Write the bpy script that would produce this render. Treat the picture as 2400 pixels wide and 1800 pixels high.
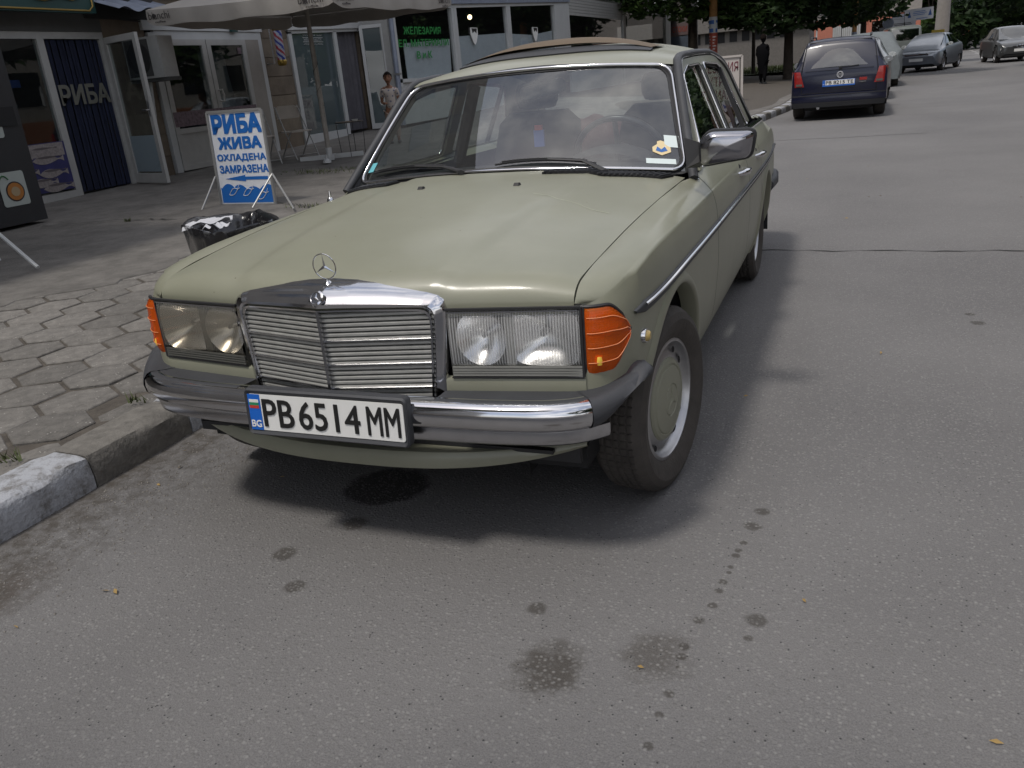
import bpy, bmesh, math, random
import numpy as np
from mathutils import Vector, Matrix
R = math.radians
random.seed(7); rng = np.random.default_rng(7)
for o in list(bpy.data.objects): bpy.data.objects.remove(o)
S = bpy.context.scene
COL = S.collection

# ------------------------------------------------------------------ camera
CAMP = (1.3615, -2.5163, 1.3252); YAW, PIT, ROL, FPX = -0.4079, 0.3551, -0.0926, 1942.2
fw = Vector((math.sin(YAW)*math.cos(PIT), math.cos(YAW)*math.cos(PIT), -math.sin(PIT)))
r0 = Vector((math.cos(YAW), -math.sin(YAW), 0)); u0 = r0.cross(fw)
rt = r0*math.cos(ROL)+u0*math.sin(ROL); up = -r0*math.sin(ROL)+u0*math.cos(ROL)
cd = bpy.data.cameras.new('camera'); cam = bpy.data.objects.new('camera', cd); COL.objects.link(cam)
mw = Matrix.Identity(4)
for i in range(3):
    mw[i][0] = rt[i]; mw[i][1] = up[i]; mw[i][2] = -fw[i]; mw[i][3] = CAMP[i]
cam.matrix_world = mw
cd.sensor_fit = 'HORIZONTAL'; cd.sensor_width = 36; cd.lens = 36*FPX/2400; cd.clip_start = .05; cd.clip_end = 1500
S.camera = cam

# ------------------------------------------------------------------ sky, sun, exposure
SUN_DIR = Vector((-.20, -.44, 1.0)).normalized()          # towards the sun
elev = math.asin(SUN_DIR.z); azim = math.atan2(SUN_DIR.x, SUN_DIR.y)
W = bpy.data.worlds.new('World'); S.world = W; W.use_nodes = True
nt = W.node_tree; nt.nodes.clear()
def N(t, ty, **kw):
    n = t.nodes.new(ty)
    for k, v in kw.items():
        if hasattr(n, k): setattr(n, k, v)
        else: n.inputs[k.replace('_', ' ')].default_value = v
    return n
L = lambda t, a, b: t.links.new(a, b)
sky = N(nt, 'ShaderNodeTexSky', sky_type='NISHITA', sun_disc=False)
sky.sun_elevation = elev; sky.sun_rotation = azim; sky.air_density = 1.2; sky.dust_density = 2.0
tc = N(nt, 'ShaderNodeTexCoord')
mp = N(nt, 'ShaderNodeMapping'); mp.inputs['Scale'].default_value = (1, 1, 2.2); L(nt, tc.outputs['Generated'], mp.inputs[0])
cn = N(nt, 'ShaderNodeTexNoise'); cn.inputs['Scale'].default_value = 2.6; cn.inputs['Detail'].default_value = 7; cn.inputs['Roughness'].default_value = .58
L(nt, mp.outputs[0], cn.inputs[0])
cr = N(nt, 'ShaderNodeValToRGB'); cr.color_ramp.elements[0].position = .36; cr.color_ramp.elements[1].position = .66
cr.color_ramp.elements[0].color = (.30, .30, .30, 1); cr.color_ramp.elements[1].color = (1, 1, 1, 1); L(nt, cn.outputs[0], cr.inputs[0])
cc = N(nt, 'ShaderNodeValToRGB'); cc.color_ramp.elements[0].position = .40; cc.color_ramp.elements[1].position = .75
cc.color_ramp.elements[0].color = (4.6, 4.7, 5.2, 1); cc.color_ramp.elements[1].color = (13.5, 13.2, 13.0, 1); L(nt, cn.outputs[0], cc.inputs[0])
mx = N(nt, 'ShaderNodeMix', data_type='RGBA'); L(nt, cr.outputs[0], mx.inputs[0]); L(nt, sky.outputs[0], mx.inputs[6]); L(nt, cc.outputs[0], mx.inputs[7])
bg = N(nt, 'ShaderNodeBackground'); bg.inputs[1].default_value = .118; L(nt, mx.outputs[2], bg.inputs[0])
wo = N(nt, 'ShaderNodeOutputWorld'); L(nt, bg.outputs[0], wo.inputs[0])
sd = bpy.data.lights.new('sun', 'SUN'); sun = bpy.data.objects.new('sun', sd); COL.objects.link(sun)
sd.energy = 1.75; sd.angle = R(8); sd.color = (1, .95, .88)
sun.rotation_euler = SUN_DIR.to_track_quat('Z', 'Y').to_euler(); sun.location = (0, 0, 30)
S.view_settings.view_transform = 'Standard'; S.view_settings.look = 'None'; S.view_settings.gamma = 1
S.view_settings.use_curve_mapping = False; S.view_settings.exposure = 0.30
S.render.engine = 'CYCLES'

# ------------------------------------------------------------------ materials
MT = {}
def mat(name, col, rough=.6, metal=0, coat=0, bump=0, bscale=40, var=0, vscale=6, spec=.5, alpha=None, emit=0, trans=0, coatr=.06):
    m = bpy.data.materials.new(name); m.use_nodes = True; t = m.node_tree
    b = t.nodes['Principled BSDF']
    b.inputs['Base Color'].default_value = (*col, 1); b.inputs['Roughness'].default_value = rough; b.inputs['Metallic'].default_value = metal
    b.inputs['Coat Weight'].default_value = coat; b.inputs['Coat Roughness'].default_value = coatr; b.inputs['Specular IOR Level'].default_value = spec
    if trans: b.inputs['Transmission Weight'].default_value = trans
    if emit: b.inputs['Emission Color'].default_value = (*col, 1); b.inputs['Emission Strength'].default_value = emit
    if var or bump:
        tc = N(t, 'ShaderNodeTexCoord')
    if var:
        n = N(t, 'ShaderNodeTexNoise'); n.inputs['Scale'].default_value = vscale; n.inputs['Detail'].default_value = 6; n.inputs['Roughness'].default_value = .65
        L(t, tc.outputs['Object'], n.inputs[0])
        r = N(t, 'ShaderNodeMapRange'); r.inputs[1].default_value = .3; r.inputs[2].default_value = .7; r.inputs[3].default_value = 1-var; r.inputs[4].default_value = 1+var
        L(t, n.outputs[0], r.inputs[0])
        mm = N(t, 'ShaderNodeMix', data_type='RGBA', blend_type='MULTIPLY'); mm.inputs[0].default_value = 1
        mm.inputs[6].default_value = (*col, 1); L(t, r.outputs[0], mm.inputs[7]); L(t, mm.outputs[2], b.inputs['Base Color'])
    if bump:
        n = N(t, 'ShaderNodeTexNoise'); n.inputs['Scale'].default_value = bscale; n.inputs['Detail'].default_value = 5
        L(t, tc.outputs['Object'], n.inputs[0])
        bp = N(t, 'ShaderNodeBump'); bp.inputs['Strength'].default_value = bump; bp.inputs['Distance'].default_value = .02
        L(t, n.outputs[0], bp.inputs['Height']); L(t, bp.outputs[0], b.inputs['Normal'])
    MT[name] = m; return m
def glassmat(name, tint, ior=1.5, boost=1.0, haze=0, hazecol=(.3, .32, .36)):
    m = bpy.data.materials.new(name); m.use_nodes = True; t = m.node_tree; t.nodes.clear()
    o = N(t, 'ShaderNodeOutputMaterial'); tr = N(t, 'ShaderNodeBsdfTransparent'); tr.inputs[0].default_value = (*tint, 1)
    gl = N(t, 'ShaderNodeBsdfGlossy'); gl.inputs['Roughness'].default_value = .0; gl.inputs[0].default_value = (1, 1, 1, 1)
    ge = N(t, 'ShaderNodeNewGeometry'); dt = N(t, 'ShaderNodeVectorMath', operation='DOT_PRODUCT'); L(t, ge.outputs['Incoming'], dt.inputs[0]); L(t, ge.outputs['Normal'], dt.inputs[1])
    ab = N(t, 'ShaderNodeMath', operation='ABSOLUTE'); L(t, dt.outputs['Value'], ab.inputs[0])
    om = N(t, 'ShaderNodeMath', operation='SUBTRACT'); om.inputs[0].default_value = 1; L(t, ab.outputs[0], om.inputs[1])
    pw = N(t, 'ShaderNodeMath', operation='POWER'); pw.inputs[1].default_value = 4.5; L(t, om.outputs[0], pw.inputs[0])
    ml = N(t, 'ShaderNodeMath', operation='MULTIPLY_ADD', use_clamp=True); ml.inputs[1].default_value = .92; ml.inputs[2].default_value = .045*boost*2; L(t, pw.outputs[0], ml.inputs[0])
    a = N(t, 'ShaderNodeMixShader'); L(t, ml.outputs[0], a.inputs[0]); L(t, gl.outputs[0], a.inputs[2])
    if haze:
        df = N(t, 'ShaderNodeBsdfDiffuse'); df.inputs[0].default_value = (*hazecol, 1)
        h = N(t, 'ShaderNodeMixShader'); h.inputs[0].default_value = haze; L(t, tr.outputs[0], h.inputs[1]); L(t, df.outputs[0], h.inputs[2]); L(t, h.outputs[0], a.inputs[1])
    else: L(t, tr.outputs[0], a.inputs[1])
    L(t, a.outputs[0], o.inputs[0]); MT[name] = m; return m

mat('paint', (.222, .224, .165), .47, 0, .24, var=.06, vscale=3, coatr=.12)
def _paintwear():
    m = MT['paint']; t = m.node_tree; b = t.nodes['Principled BSDF']
    tc = N(t, 'ShaderNodeTexCoord'); n = N(t, 'ShaderNodeTexNoise'); n.inputs['Scale'].default_value = 5; n.inputs['Detail'].default_value = 9; n.inputs['Roughness'].default_value = .7
    L(t, tc.outputs['Object'], n.inputs[0])
    r = N(t, 'ShaderNodeMapRange'); r.inputs[1].default_value = .35; r.inputs[2].default_value = .75; r.inputs[3].default_value = .09; r.inputs[4].default_value = .28
    L(t, n.outputs[0], r.inputs[0]); L(t, r.outputs[0], b.inputs['Coat Roughness'])
    # long faint orange-peel and panel waviness
    n2 = N(t, 'ShaderNodeTexNoise'); n2.inputs['Scale'].default_value = 3.2; n2.inputs['Detail'].default_value = 1; L(t, tc.outputs['Object'], n2.inputs[0])
    v = N(t, 'ShaderNodeTexVoronoi'); v.inputs['Scale'].default_value = 42; L(t, tc.outputs['Object'], v.inputs[0]); sc_ = N(t, 'ShaderNodeSeparateColor'); L(t, v.outputs['Color'], sc_.inputs[0])
    g1 = N(t, 'ShaderNodeMath', operation='GREATER_THAN'); g1.inputs[1].default_value = .985; L(t, sc_.outputs[0], g1.inputs[0]); g2 = N(t, 'ShaderNodeMath', operation='LESS_THAN'); g2.inputs[1].default_value = .11; L(t, v.outputs['Distance'], g2.inputs[0])
    g3 = N(t, 'ShaderNodeMath', operation='MULTIPLY'); L(t, g1.outputs[0], g3.inputs[0]); L(t, g2.outputs[0], g3.inputs[1])
    n3 = N(t, 'ShaderNodeTexNoise'); n3.inputs['Scale'].default_value = 1.6; n3.inputs['Detail'].default_value = 8; n3.inputs['Roughness'].default_value = .75; L(t, tc.outputs['Object'], n3.inputs[0])
    d_ = N(t, 'ShaderNodeMapRange'); d_.inputs[1].default_value = .42; d_.inputs[2].default_value = .72; d_.inputs[3].default_value = 0; d_.inputs[4].default_value = .34; L(t, n3.outputs[0], d_.inputs[0])
    src = b.inputs['Base Color'].links[0].from_socket; m1 = N(t, 'ShaderNodeMix', data_type='RGBA'); m1.inputs[7].default_value = (.27, .265, .225, 1); L(t, d_.outputs[0], m1.inputs[0]); L(t, src, m1.inputs[6])
    m2 = N(t, 'ShaderNodeMix', data_type='RGBA'); m2.inputs[7].default_value = (.06, .035, .02, 1); L(t, g3.outputs[0], m2.inputs[0]); L(t, m1.outputs[2], m2.inputs[6]); L(t, m2.outputs[2], b.inputs['Base Color'])
    bp = N(t, 'ShaderNodeBump'); bp.inputs['Strength'].default_value = .06; bp.inputs['Distance'].default_value = .05; L(t, n2.outputs[0], bp.inputs['Height'])
    L(t, bp.outputs[0], b.inputs['Coat Normal'])
_paintwear()
mat('chrome', (.62, .62, .64), .09, 1, bump=.015, bscale=9, var=.06, vscale=12)
mat('chrome_dark', (.36, .36, .39), .13, 1); mat('emblem_silver', (.55, .55, .57), .4, .3)
mat('chrome_worn', (.50, .50, .52), .22, 1, var=.1, vscale=20)
mat('slat_metal', (.46, .46, .44), .36, .55, var=.12, vscale=25)
mat('alloy', (.42, .42, .43), .38, .9, var=.12, vscale=14)
mat('rubber', (.042, .044, .05), .62, 0, bump=.08, bscale=200, var=.15, vscale=9)
mat('rubber_black', (.018, .018, .02), .55, var=.1)
mat('tyre', (.052, .046, .041), .8, 0, bump=.15, bscale=90, var=.25, vscale=14)
mat('dark', (.008, .008, .009), .8)
mat('cabin', (.009, .009, .011), .8, var=.2)
mat('cabin_red', (.05, .012, .014), .9, bump=.3, bscale=30)
mat('grey_strip', (.27, .27, .25), .45, .3, var=.1)
mat('white_plate', (.74, .74, .72), .35, var=.03)
mat('ink', (.012, .012, .012), .5)
mat('plate_blue', (.01, .12, .52), .4)
mat('flag_green', (.02, .22, .10), .5); mat('flag_red', (.5, .04, .03), .5); mat('white', (.72, .72, .70), .5, var=.05)
mat('reflector', (.95, .95, .96), .24, 1, bump=.03, bscale=60)
mat('lamp_grey', (.10, .10, .09), .5, .2); mat('lamp_silver', (.42, .42, .41), .35, .7)
mat('yellow_lens', (.42, .30, .10), .35, coat=.4)
mat('sticker_cream', (.70, .56, .32), .6); mat('sticker_white', (.62, .70, .70), .6); mat('sticker_teal', (.12, .42, .48), .6); mat('ink_blue', (.02, .12, .40), .6)
glassmat('glass_ws', (.84, .90, .88), 1.5, 1.45, .03)
glassmat('glass_side', (.80, .86, .83), 1.5, 1.0)
glassmat('glass_dark', (.10, .12, .12), 1.5, 1.6)
glassmat('glass_shop', (.80, .84, .84), 1.5, .55, .01)
glassmat('glass_frost', (.22, .26, .27), 1.5, .8, .5, (.14, .18, .19))
def lensmat(name, tint, ribs, colour):
    m = bpy.data.materials.new(name); m.use_nodes = True; t = m.node_tree; t.nodes.clear()
    o = N(t, 'ShaderNodeOutputMaterial'); tr = N(t, 'ShaderNodeBsdfTransparent'); tr.inputs[0].default_value = (*tint, 1)
    gl = N(t, 'ShaderNodeBsdfGlossy'); gl.inputs['Roughness'].default_value = .08
    df = N(t, 'ShaderNodeBsdfDiffuse'); df.inputs[0].default_value = (*colour, 1)
    tc = N(t, 'ShaderNodeTexCoord'); sp = N(t, 'ShaderNodeSeparateXYZ'); L(t, tc.outputs['Object'], sp.inputs[0])
    w = N(t, 'ShaderNodeMath', operation='MULTIPLY'); w.inputs[1].default_value = ribs; L(t, sp.outputs[0], w.inputs[0])
    s = N(t, 'ShaderNodeMath', operation='SINE'); L(t, w.outputs[0], s.inputs[0])
    bp = N(t, 'ShaderNodeBump'); bp.inputs['Strength'].default_value = .55; bp.inputs['Distance'].default_value = .003; L(t, s.outputs[0], bp.inputs['Height'])
    L(t, bp.outputs[0], gl.inputs['Normal'])
    r = N(t, 'ShaderNodeMapRange'); r.inputs[1].default_value = -1; r.inputs[2].default_value = 1; r.inputs[3].default_value = .08; r.inputs[4].default_value = .50; L(t, s.outputs[0], r.inputs[0])
    a = N(t, 'ShaderNodeMixShader'); L(t, r.outputs[0], a.inputs[0]); L(t, tr.outputs[0], a.inputs[1]); L(t, df.outputs[0], a.inputs[2])
    b = N(t, 'ShaderNodeMixShader'); b.inputs[0].default_value = .12; L(t, a.outputs[0], b.inputs[1]); L(t, gl.outputs[0], b.inputs[2])
    L(t, b.outputs[0], o.inputs[0]); MT[name] = m
lensmat('lens_clear', (.96, .96, .95), 820, (.75, .75, .74))
lensmat('lens_smoky', (.66, .62, .54), 820, (.30, .28, .23))
# amber lamp lens: tinted, half clear over a reflector, with a fine pressed grid
def amber():
    m = mat('amber', (.78, .14, .012), .18, 0, .4); t = m.node_tree; b = t.nodes['Principled BSDF']; o = t.nodes['Material Output']
    tc = N(t, 'ShaderNodeTexCoord'); v = N(t, 'ShaderNodeTexVoronoi'); v.inputs['Scale'].default_value = 170; v.inputs['Randomness'].default_value = .25; L(t, tc.outputs['Object'], v.inputs[0])
    bp = N(t, 'ShaderNodeBump'); bp.inputs['Strength'].default_value = .5; bp.inputs['Distance'].default_value = .002; L(t, v.outputs[0], bp.inputs['Height']); L(t, bp.outputs[0], b.inputs['Normal'])
    tr = N(t, 'ShaderNodeBsdfTransparent'); tr.inputs[0].default_value = (1, .36, .03, 1); ms = N(t, 'ShaderNodeMixShader'); ms.inputs[0].default_value = .42; L(t, tr.outputs[0], ms.inputs[1]); L(t, b.outputs[0], ms.inputs[2]); L(t, ms.outputs[0], o.inputs[0])
amber()
mat('red_lens', (.27, .012, .010), .25, coat=.4, var=.15, vscale=30)

# ------------------------------------------------------------------ geometry helpers
def hermite(xs, ys):
    xs = np.array(xs, float); ys = np.array(ys, float)
    d = np.gradient(ys, xs, axis=0) if len(xs) > 2 else None
    if ys.ndim == 1:                      # limit overshoot
        s = np.diff(ys)/np.diff(xs)
        for i in range(1, len(xs)-1):
            if s[i-1]*s[i] <= 0: d[i] = 0
            else: d[i] = np.sign(s[i])*min(abs(d[i]), 3*min(abs(s[i-1]), abs(s[i])))
        d[0] = s[0]; d[-1] = s[-1]
    def f(x):
        x = min(max(x, xs[0]), xs[-1]); i = min(max(int(np.searchsorted(xs, x)-1), 0), len(xs)-2)
        h = xs[i+1]-xs[i]; t = (x-xs[i])/h
        r = (2*t**3-3*t*t+1)*ys[i]+(t**3-2*t*t+t)*h*d[i]+(3*t*t-2*t**3)*ys[i+1]+(t**3-t*t)*h*d[i+1]
        return float(r) if ys.ndim == 1 else r
    return f
class MB:
    def __init__(s): s.v = []; s.f = []; s.m = []; s.mi = 0
    def add(s, vs, fs):
        b = len(s.v); s.v += [tuple(map(float, p)) for p in vs]; s.f += [tuple(i+b for i in f) for f in fs]; s.m += [s.mi]*len(fs); return s
    def box(s, x0, x1, y0, y1, z0, z1):
        return s.add([(x0,y0,z0),(x1,y0,z0),(x1,y1,z0),(x0,y1,z0),(x0,y0,z1),(x1,y0,z1),(x1,y1,z1),(x0,y1,z1)],
                     [(3,2,1,0),(4,5,6,7),(0,1,5,4),(1,2,6,5),(2,3,7,6),(3,0,4,7)])
    def cbox(s, c, sz): return s.box(c[0]-sz[0]/2, c[0]+sz[0]/2, c[1]-sz[1]/2, c[1]+sz[1]/2, c[2]-sz[2]/2, c[2]+sz[2]/2)
    def tube(s, pts, r, n=8, closed=False, cap=True, r2=None, flat=1.0):
        P = [Vector(p) for p in pts]; m = len(P); rings = []
        ref = None
        for i in range(m):
            if closed: t = P[(i+1) % m]-P[i-1]
            else: t = P[min(i+1, m-1)]-P[max(i-1, 0)]
            t.normalize()
            if ref is None:
                ref = Vector((0, 0, 1)) if abs(t.z) < .9 else Vector((1, 0, 0))
            a = (ref-t*ref.dot(t)).normalized(); b = t.cross(a); ref = a
            rr = r[i] if isinstance(r, (list, tuple, np.ndarray)) else (r if r2 is None else r+(r2-r)*i/(m-1))
            rings.append([P[i]+(a*math.cos(2*math.pi*k/n)*flat+b*math.sin(2*math.pi*k/n))*rr for k in range(n)])
        vs = [p for q in rings for p in q]; fs = []
        for i in range(m if closed else m-1):
            j = (i+1) % m
            for k in range(n): fs.append((i*n+k, i*n+(k+1) % n, j*n+(k+1) % n, j*n+k))
        if cap and not closed: fs += [tuple(range(n))[::-1], tuple((m-1)*n+k for k in range(n))]
        return s.add(vs, fs)
    def cyl(s, a, b, r, n=12, r2=None): return s.tube([a, b], r, n, r2=r2)
    def bar(s, a, b, w, h, upv=(0, 0, 1)):
        a = Vector(a); b = Vector(b); t = (b-a).normalized(); u = Vector(upv); x = t.cross(u).normalized(); u = x.cross(t)
        vs = [p+x*sx*w/2+u*su*h/2 for p in (a, b) for sx, su in ((-1,-1),(1,-1),(1,1),(-1,1))]
        return s.add(vs, [(3,2,1,0),(4,5,6,7),(0,1,5,4),(1,2,6,5),(2,3,7,6),(3,0,4,7)])
    def grid(s, P, closed_u=False, closed_v=False, flip=False):
        nu, nv = len(P), len(P[0]); fs = []
        for i in range(nu if closed_u else nu-1):
            for j in range(nv if closed_v else nv-1):
                a = i*nv+j; b = ((i+1) % nu)*nv+j; c = ((i+1) % nu)*nv+(j+1) % nv; d = i*nv+(j+1) % nv
                fs.append((d, c, b, a) if flip else (a, b, c, d))
        return s.add([p for q in P for p in q], fs)
    def lathe(s, prof, c=(0, 0, 0), axis='z', n=32, a0=0, a1=2*math.pi):
        full = abs(a1-a0-2*math.pi) < 1e-6; P = []
        for i in range(n if full else n+1):
            a = a0+(a1-a0)*i/n; ca, sa = math.cos(a), math.sin(a)
            row = []
            for r, h in prof:
                q = {'z': (r*ca, r*sa, h), 'x': (h, r*ca, r*sa), 'y': (r*sa, h, r*ca)}[axis]
                row.append((c[0]+q[0], c[1]+q[1], c[2]+q[2]))
            P.append(row)
        return s.grid(P, closed_u=full)
    def prism(s, poly, mapf, t):
        """poly: 2-d outline; mapf(a,b,d) -> 3-d; t thickness along d"""
        n = len(poly)
        vs = [mapf(a, b, 0) for a, b in poly]+[mapf(a, b, t) for a, b in poly]
        return s.add(vs, [tuple(range(n))[::-1], tuple(range(n, 2*n))]+[(i, (i+1) % n, n+(i+1) % n, n+i) for i in range(n)])
    def build(s, name, mats, parent=None, smooth=35, loc=None, mirror=False, fixn=True):
        me = bpy.data.meshes.new(name); me.from_pydata(s.v, [], s.f)
        if not isinstance(mats, (list, tuple)): mats = [mats]
        for m in mats: me.materials.append(MT[m] if isinstance(m, str) else m)
        if len(mats) > 1: me.polygons.foreach_set('material_index', s.m)
        if fixn:
            bm = bmesh.new(); bm.from_mesh(me); bmesh.ops.recalc_face_normals(bm, faces=bm.faces); bm.to_mesh(me); bm.free()
        if smooth:
            me.polygons.foreach_set('use_smooth', [True]*len(me.polygons)); me.set_sharp_from_angle(angle=R(smooth))
        o = bpy.data.objects.new(name, me); COL.objects.link(o)
        if parent is not None: o.parent = parent
        if loc is not None: o.location = loc
        return o
def tag(o, label=None, cat=None, group=None, kind=None):
    if label: o['label'] = label
    if cat: o['category'] = cat
    if group: o['group'] = group
    if kind: o['kind'] = kind
    return o
def thing(name, label, cat, loc=(0, 0, 0), rotz=0, group=None):
    o = bpy.data.objects.new(name, None); COL.objects.link(o); o.empty_display_size = .2
    o.location = loc; o.rotation_euler = (0, 0, rotz); return tag(o, label, cat, group)
def copy_tree(o, parent=None):
    c = o.copy(); COL.objects.link(c)
    if parent is not None: c.parent = parent
    for ch in list(o.children): copy_tree(ch, c)
    return c
def text_mesh(string, w, h, extr=.001, bold=.0, spacing=1.0, font_h=None):
    """mesh of a word fitted into w x h, lower left at 0,0, facing +z; bold thickens the strokes by shifted layers"""
    cu = bpy.data.curves.new('txt', 'FONT'); cu.body = string; cu.size = 1; cu.extrude = 0; cu.space_character = spacing; cu.resolution_u = 3
    ob = bpy.data.objects.new('txt', cu); me = bpy.data.meshes.new_from_object(ob); bpy.data.objects.remove(ob)
    n = len(me.vertices); co = np.empty(n*3); me.vertices.foreach_get('co', co); co = co.reshape(-1, 3); fs = [tuple(p.vertices) for p in me.polygons]; bpy.data.meshes.remove(me)
    mn, mxx = co.min(0), co.max(0); bx = bold
    sh = [(0, 0)] if not bold else [(-bx, -bx), (bx, -bx), (-bx, bx), (bx, bx), (0, bx), (0, -bx), (bx, 0), (-bx, 0)]
    allv = []; allf = []
    for k, (dx, dy) in enumerate(sh):
        c = co.copy(); c[:, 0] = (c[:, 0]+dx-mn[0]+bx)/(mxx[0]-mn[0]+2*bx)*w; c[:, 1] = (c[:, 1]+dy-mn[1]+bx)/(mxx[1]-mn[1]+2*bx)*h; c[:, 2] = .00012*k
        allf += [tuple(i+len(allv) for i in f) for f in fs]; allv += [tuple(q) for q in c]
    me = bpy.data.meshes.new('txt'); me.from_pydata(allv, [], allf); bm = bmesh.new(); bm.from_mesh(me)
    if extr:
        r = bmesh.ops.extrude_face_region(bm, geom=list(bm.faces)); bmesh.ops.translate(bm, vec=(0, 0, extr), verts=[e for e in r['geom'] if isinstance(e, bmesh.types.BMVert)])
    bmesh.ops.recalc_face_normals(bm, faces=bm.faces); bm.to_mesh(me); bm.free(); me.update()
    return me
def text(name, string, w, h, m, parent, org, ax, ay, extr=.001, bold=.0, mapf=None, font_h=None, spacing=1.0):
    """org: 3-d lower left, ax, ay: unit vectors of reading direction and up"""
    me = text_mesh(string, w, h, extr, bold, spacing, font_h); ax = Vector(ax).normalized(); ay = Vector(ay).normalized(); az = ax.cross(ay); og = Vector(org)
    for v in me.vertices:
        c = v.co.copy()
        v.co = mapf(c) if mapf else og+ax*c.x+ay*c.y+az*c.z
    me.materials.clear(); me.materials.append(MT[m]); me.name = name
    o = bpy.data.objects.new(name, me); COL.objects.link(o)
    if parent is not None: o.parent = parent
    return o
sm = lambda t: (lambda u: u*u*(3-2*u))(min(max(t, 0), 1))
def pz(x, y):
    u = max(0, min(1.3, (-1.25-x)/7.65)); return .13+u*(.12+.024*max(-3, min(16, y-6.5)))
# ================================================================== the green saloon
car = thing('parked_car', 'pale olive green old saloon with square chrome grille parked at the kerb in the foreground', 'car', (0, 0, 0))
PATH = [(.716,-.536),(.745,-.530),(.775,-.512),(.800,-.480),(.818,-.44),(.832,-.385),(.843,-.31),(.851,-.22),(.858,-.1),(.863,.05),(.867,.3),(.870,.7),(.871,1.2),(.871,1.8),(.869,2.3),(.862,2.8),(.848,3.2),(.825,3.55),(.79,3.82),(.72,3.90)]
_pl = [0]
for a, b in zip(PATH, PATH[1:]): _pl.append(_pl[-1]+math.dist(a, b))
_pf = hermite(_pl, PATH)
y2x = hermite([p[1] for p in PATH], [p[0] for p in PATH])
_ys = np.linspace(0, _pl[-1], 2000); _yy = np.array([_pf(s)[1] for s in _ys])
def s_of_y(y): return float(np.interp(y, _yy, _ys))
def pnorm(s):
    e = .004; a = _pf(max(s-e, 0)); b = _pf(min(s+e, _pl[-1])); t = (b-a)/np.linalg.norm(b-a); return np.array([t[1], -t[0]])
d_of_z = hermite([.20,.245,.33,.47,.60,.71,.80,.843], [.088,.066,.030,.008,0,.002,.012,.026])
crease_z = hermite([-.536,-.50,-.45,-.40,-.25,0,.5,3,3.6,3.9], [.752,.768,.785,.798,.822,.835,.838,.842,.836,.80])
edge_x = hermite([-.536,-.46,-.40,0,.60,.70,.77,.95,3.0,3.25,3.45,3.8,3.9], [.700,.703,.706,.720,.741,.747,.778,.791,.791,.778,.71,.69,.69])
edge_z = hermite([-.536,-.515,-.49,-.46,-.40,-.2,0,.35,.70,.77,.95,3.0,3.3,3.45,3.8,3.9], [.757,.778,.797,.806,.818,.840,.858,.878,.893,.899,.921,.925,.924,.930,.915,.86])
shut_y = hermite([-.536,-.50,-.44,-.40,4], [-.530,-.498,-.44,-.40,4])
def side_pt(s, w, off=0):
    """w 0..1 rocker -> crease, 1..2 crease -> top edge"""
    x, y = _pf(s); n = pnorm(s); zc = crease_z(y)
    if w <= 1:
        z = .20+(zc-.20)*w; k = d_of_z(min(z, .843)) if zc > .8 else d_of_z(min(.843, .20+(.843-.2)*w))
        return np.array([x-n[0]*(k-off), y-n[1]*(k-off), z])
    t = w-1; c = d_of_z(.843); p0 = np.array([x-n[0]*c, y-n[1]*c, zc]); p2 = np.array([edge_x(y), shut_y(y), edge_z(y)])
    hb = 1-sm((y-.55)/.3)
    p1 = (p0*.62+p2*.38); p1[2] += .020*hb+.000; p1[0] += .004
    fz = sm((y+.536)/.12); p1[2] = p1[2]*fz+(p0[2]+p2[2])/2*(1-fz)
    q = (1-t)**2*p0+2*t*(1-t)*p1+t*t*p2
    nn = np.array([.7, 0, .7]) if y > -.3 else np.array([.5, -.3, .8]); return q+nn*off
WL = [0,.07,.14,.22,.30,.38,.46,.54,.62,.69,.75,.80,.84,.88,.92,.955,.985,1.0,1.03,1.1,1.2,1.32,1.45,1.6,1.75,1.88,1.96,2.0]
ARCH = [(.005,.285,.385),(2.795,.285,.375)]
def panel(name, y0, y1, step, wmax=2.0, off=0, m='paint', arch=True, s0=None):
    sa = s_of_y(y0) if s0 is None else s0; sb = s_of_y(y1); n = max(2, int((sb-sa)/step)); ws = [w for w in WL if w <= wmax]
    P = [[side_pt(sa+(sb-sa)*i/n, w, off) for w in ws] for i in range(n+1)]
    mb = MB(); nv = len(ws); keep = np.ones((n+1, nv), bool); A = None
    if arch:
        for (cy, cz, r) in ARCH:
            for i in range(n+1):
                for j in range(nv):
                    p = P[i][j]; dd = math.hypot(p[1]-cy, p[2]-cz)
                    if dd < r and p[0] > .6: keep[i, j] = False
        Q = [[q.copy() for q in row] for row in P]
        for i in range(n+1):
            for j in range(nv):
                if not keep[i, j] and any(keep[a, b] for a in (i-1, i, i+1) for b in (j-1, j, j+1) if 0 <= a <= n and 0 <= b < nv):
                    p = P[i][j]
                    for (cy, cz, r) in ARCH:
                        dd = math.hypot(p[1]-cy, p[2]-cz)
                        if dd < r:
                            ny, nz = cy+(p[1]-cy)/max(dd, 1e-4)*r, cz+(p[2]-cz)/max(dd, 1e-4)*r
                            zc = crease_z(ny); q = side_pt(s_of_y(ny), min(max((nz-.2)/(zc-.2), 0), 1), off); q[1] = ny; q[2] = nz; Q[i][j] = q
        P = Q
    vs = [p for row in P for p in row]; fs = []
    for i in range(n):
        for j in range(nv-1):
            if keep[i, j] or keep[i+1, j] or keep[i, j+1] or keep[i+1, j+1]: fs.append((i*nv+j, (i+1)*nv+j, (i+1)*nv+j+1, i*nv+j+1))
    mb.add(vs, fs)
    return mb
def mirrored(mb):
    q = MB(); q.v = [(-x, y, z) for x, y, z in mb.v]; q.f = [f[::-1] for f in mb.f]; q.m = list(mb.m); return q
def both(mb, name, m, parent=car, smooth=35):
    a = mb.build(name, m, parent, smooth); b = mirrored(mb).build(name, m, parent, smooth); return a, b
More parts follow.
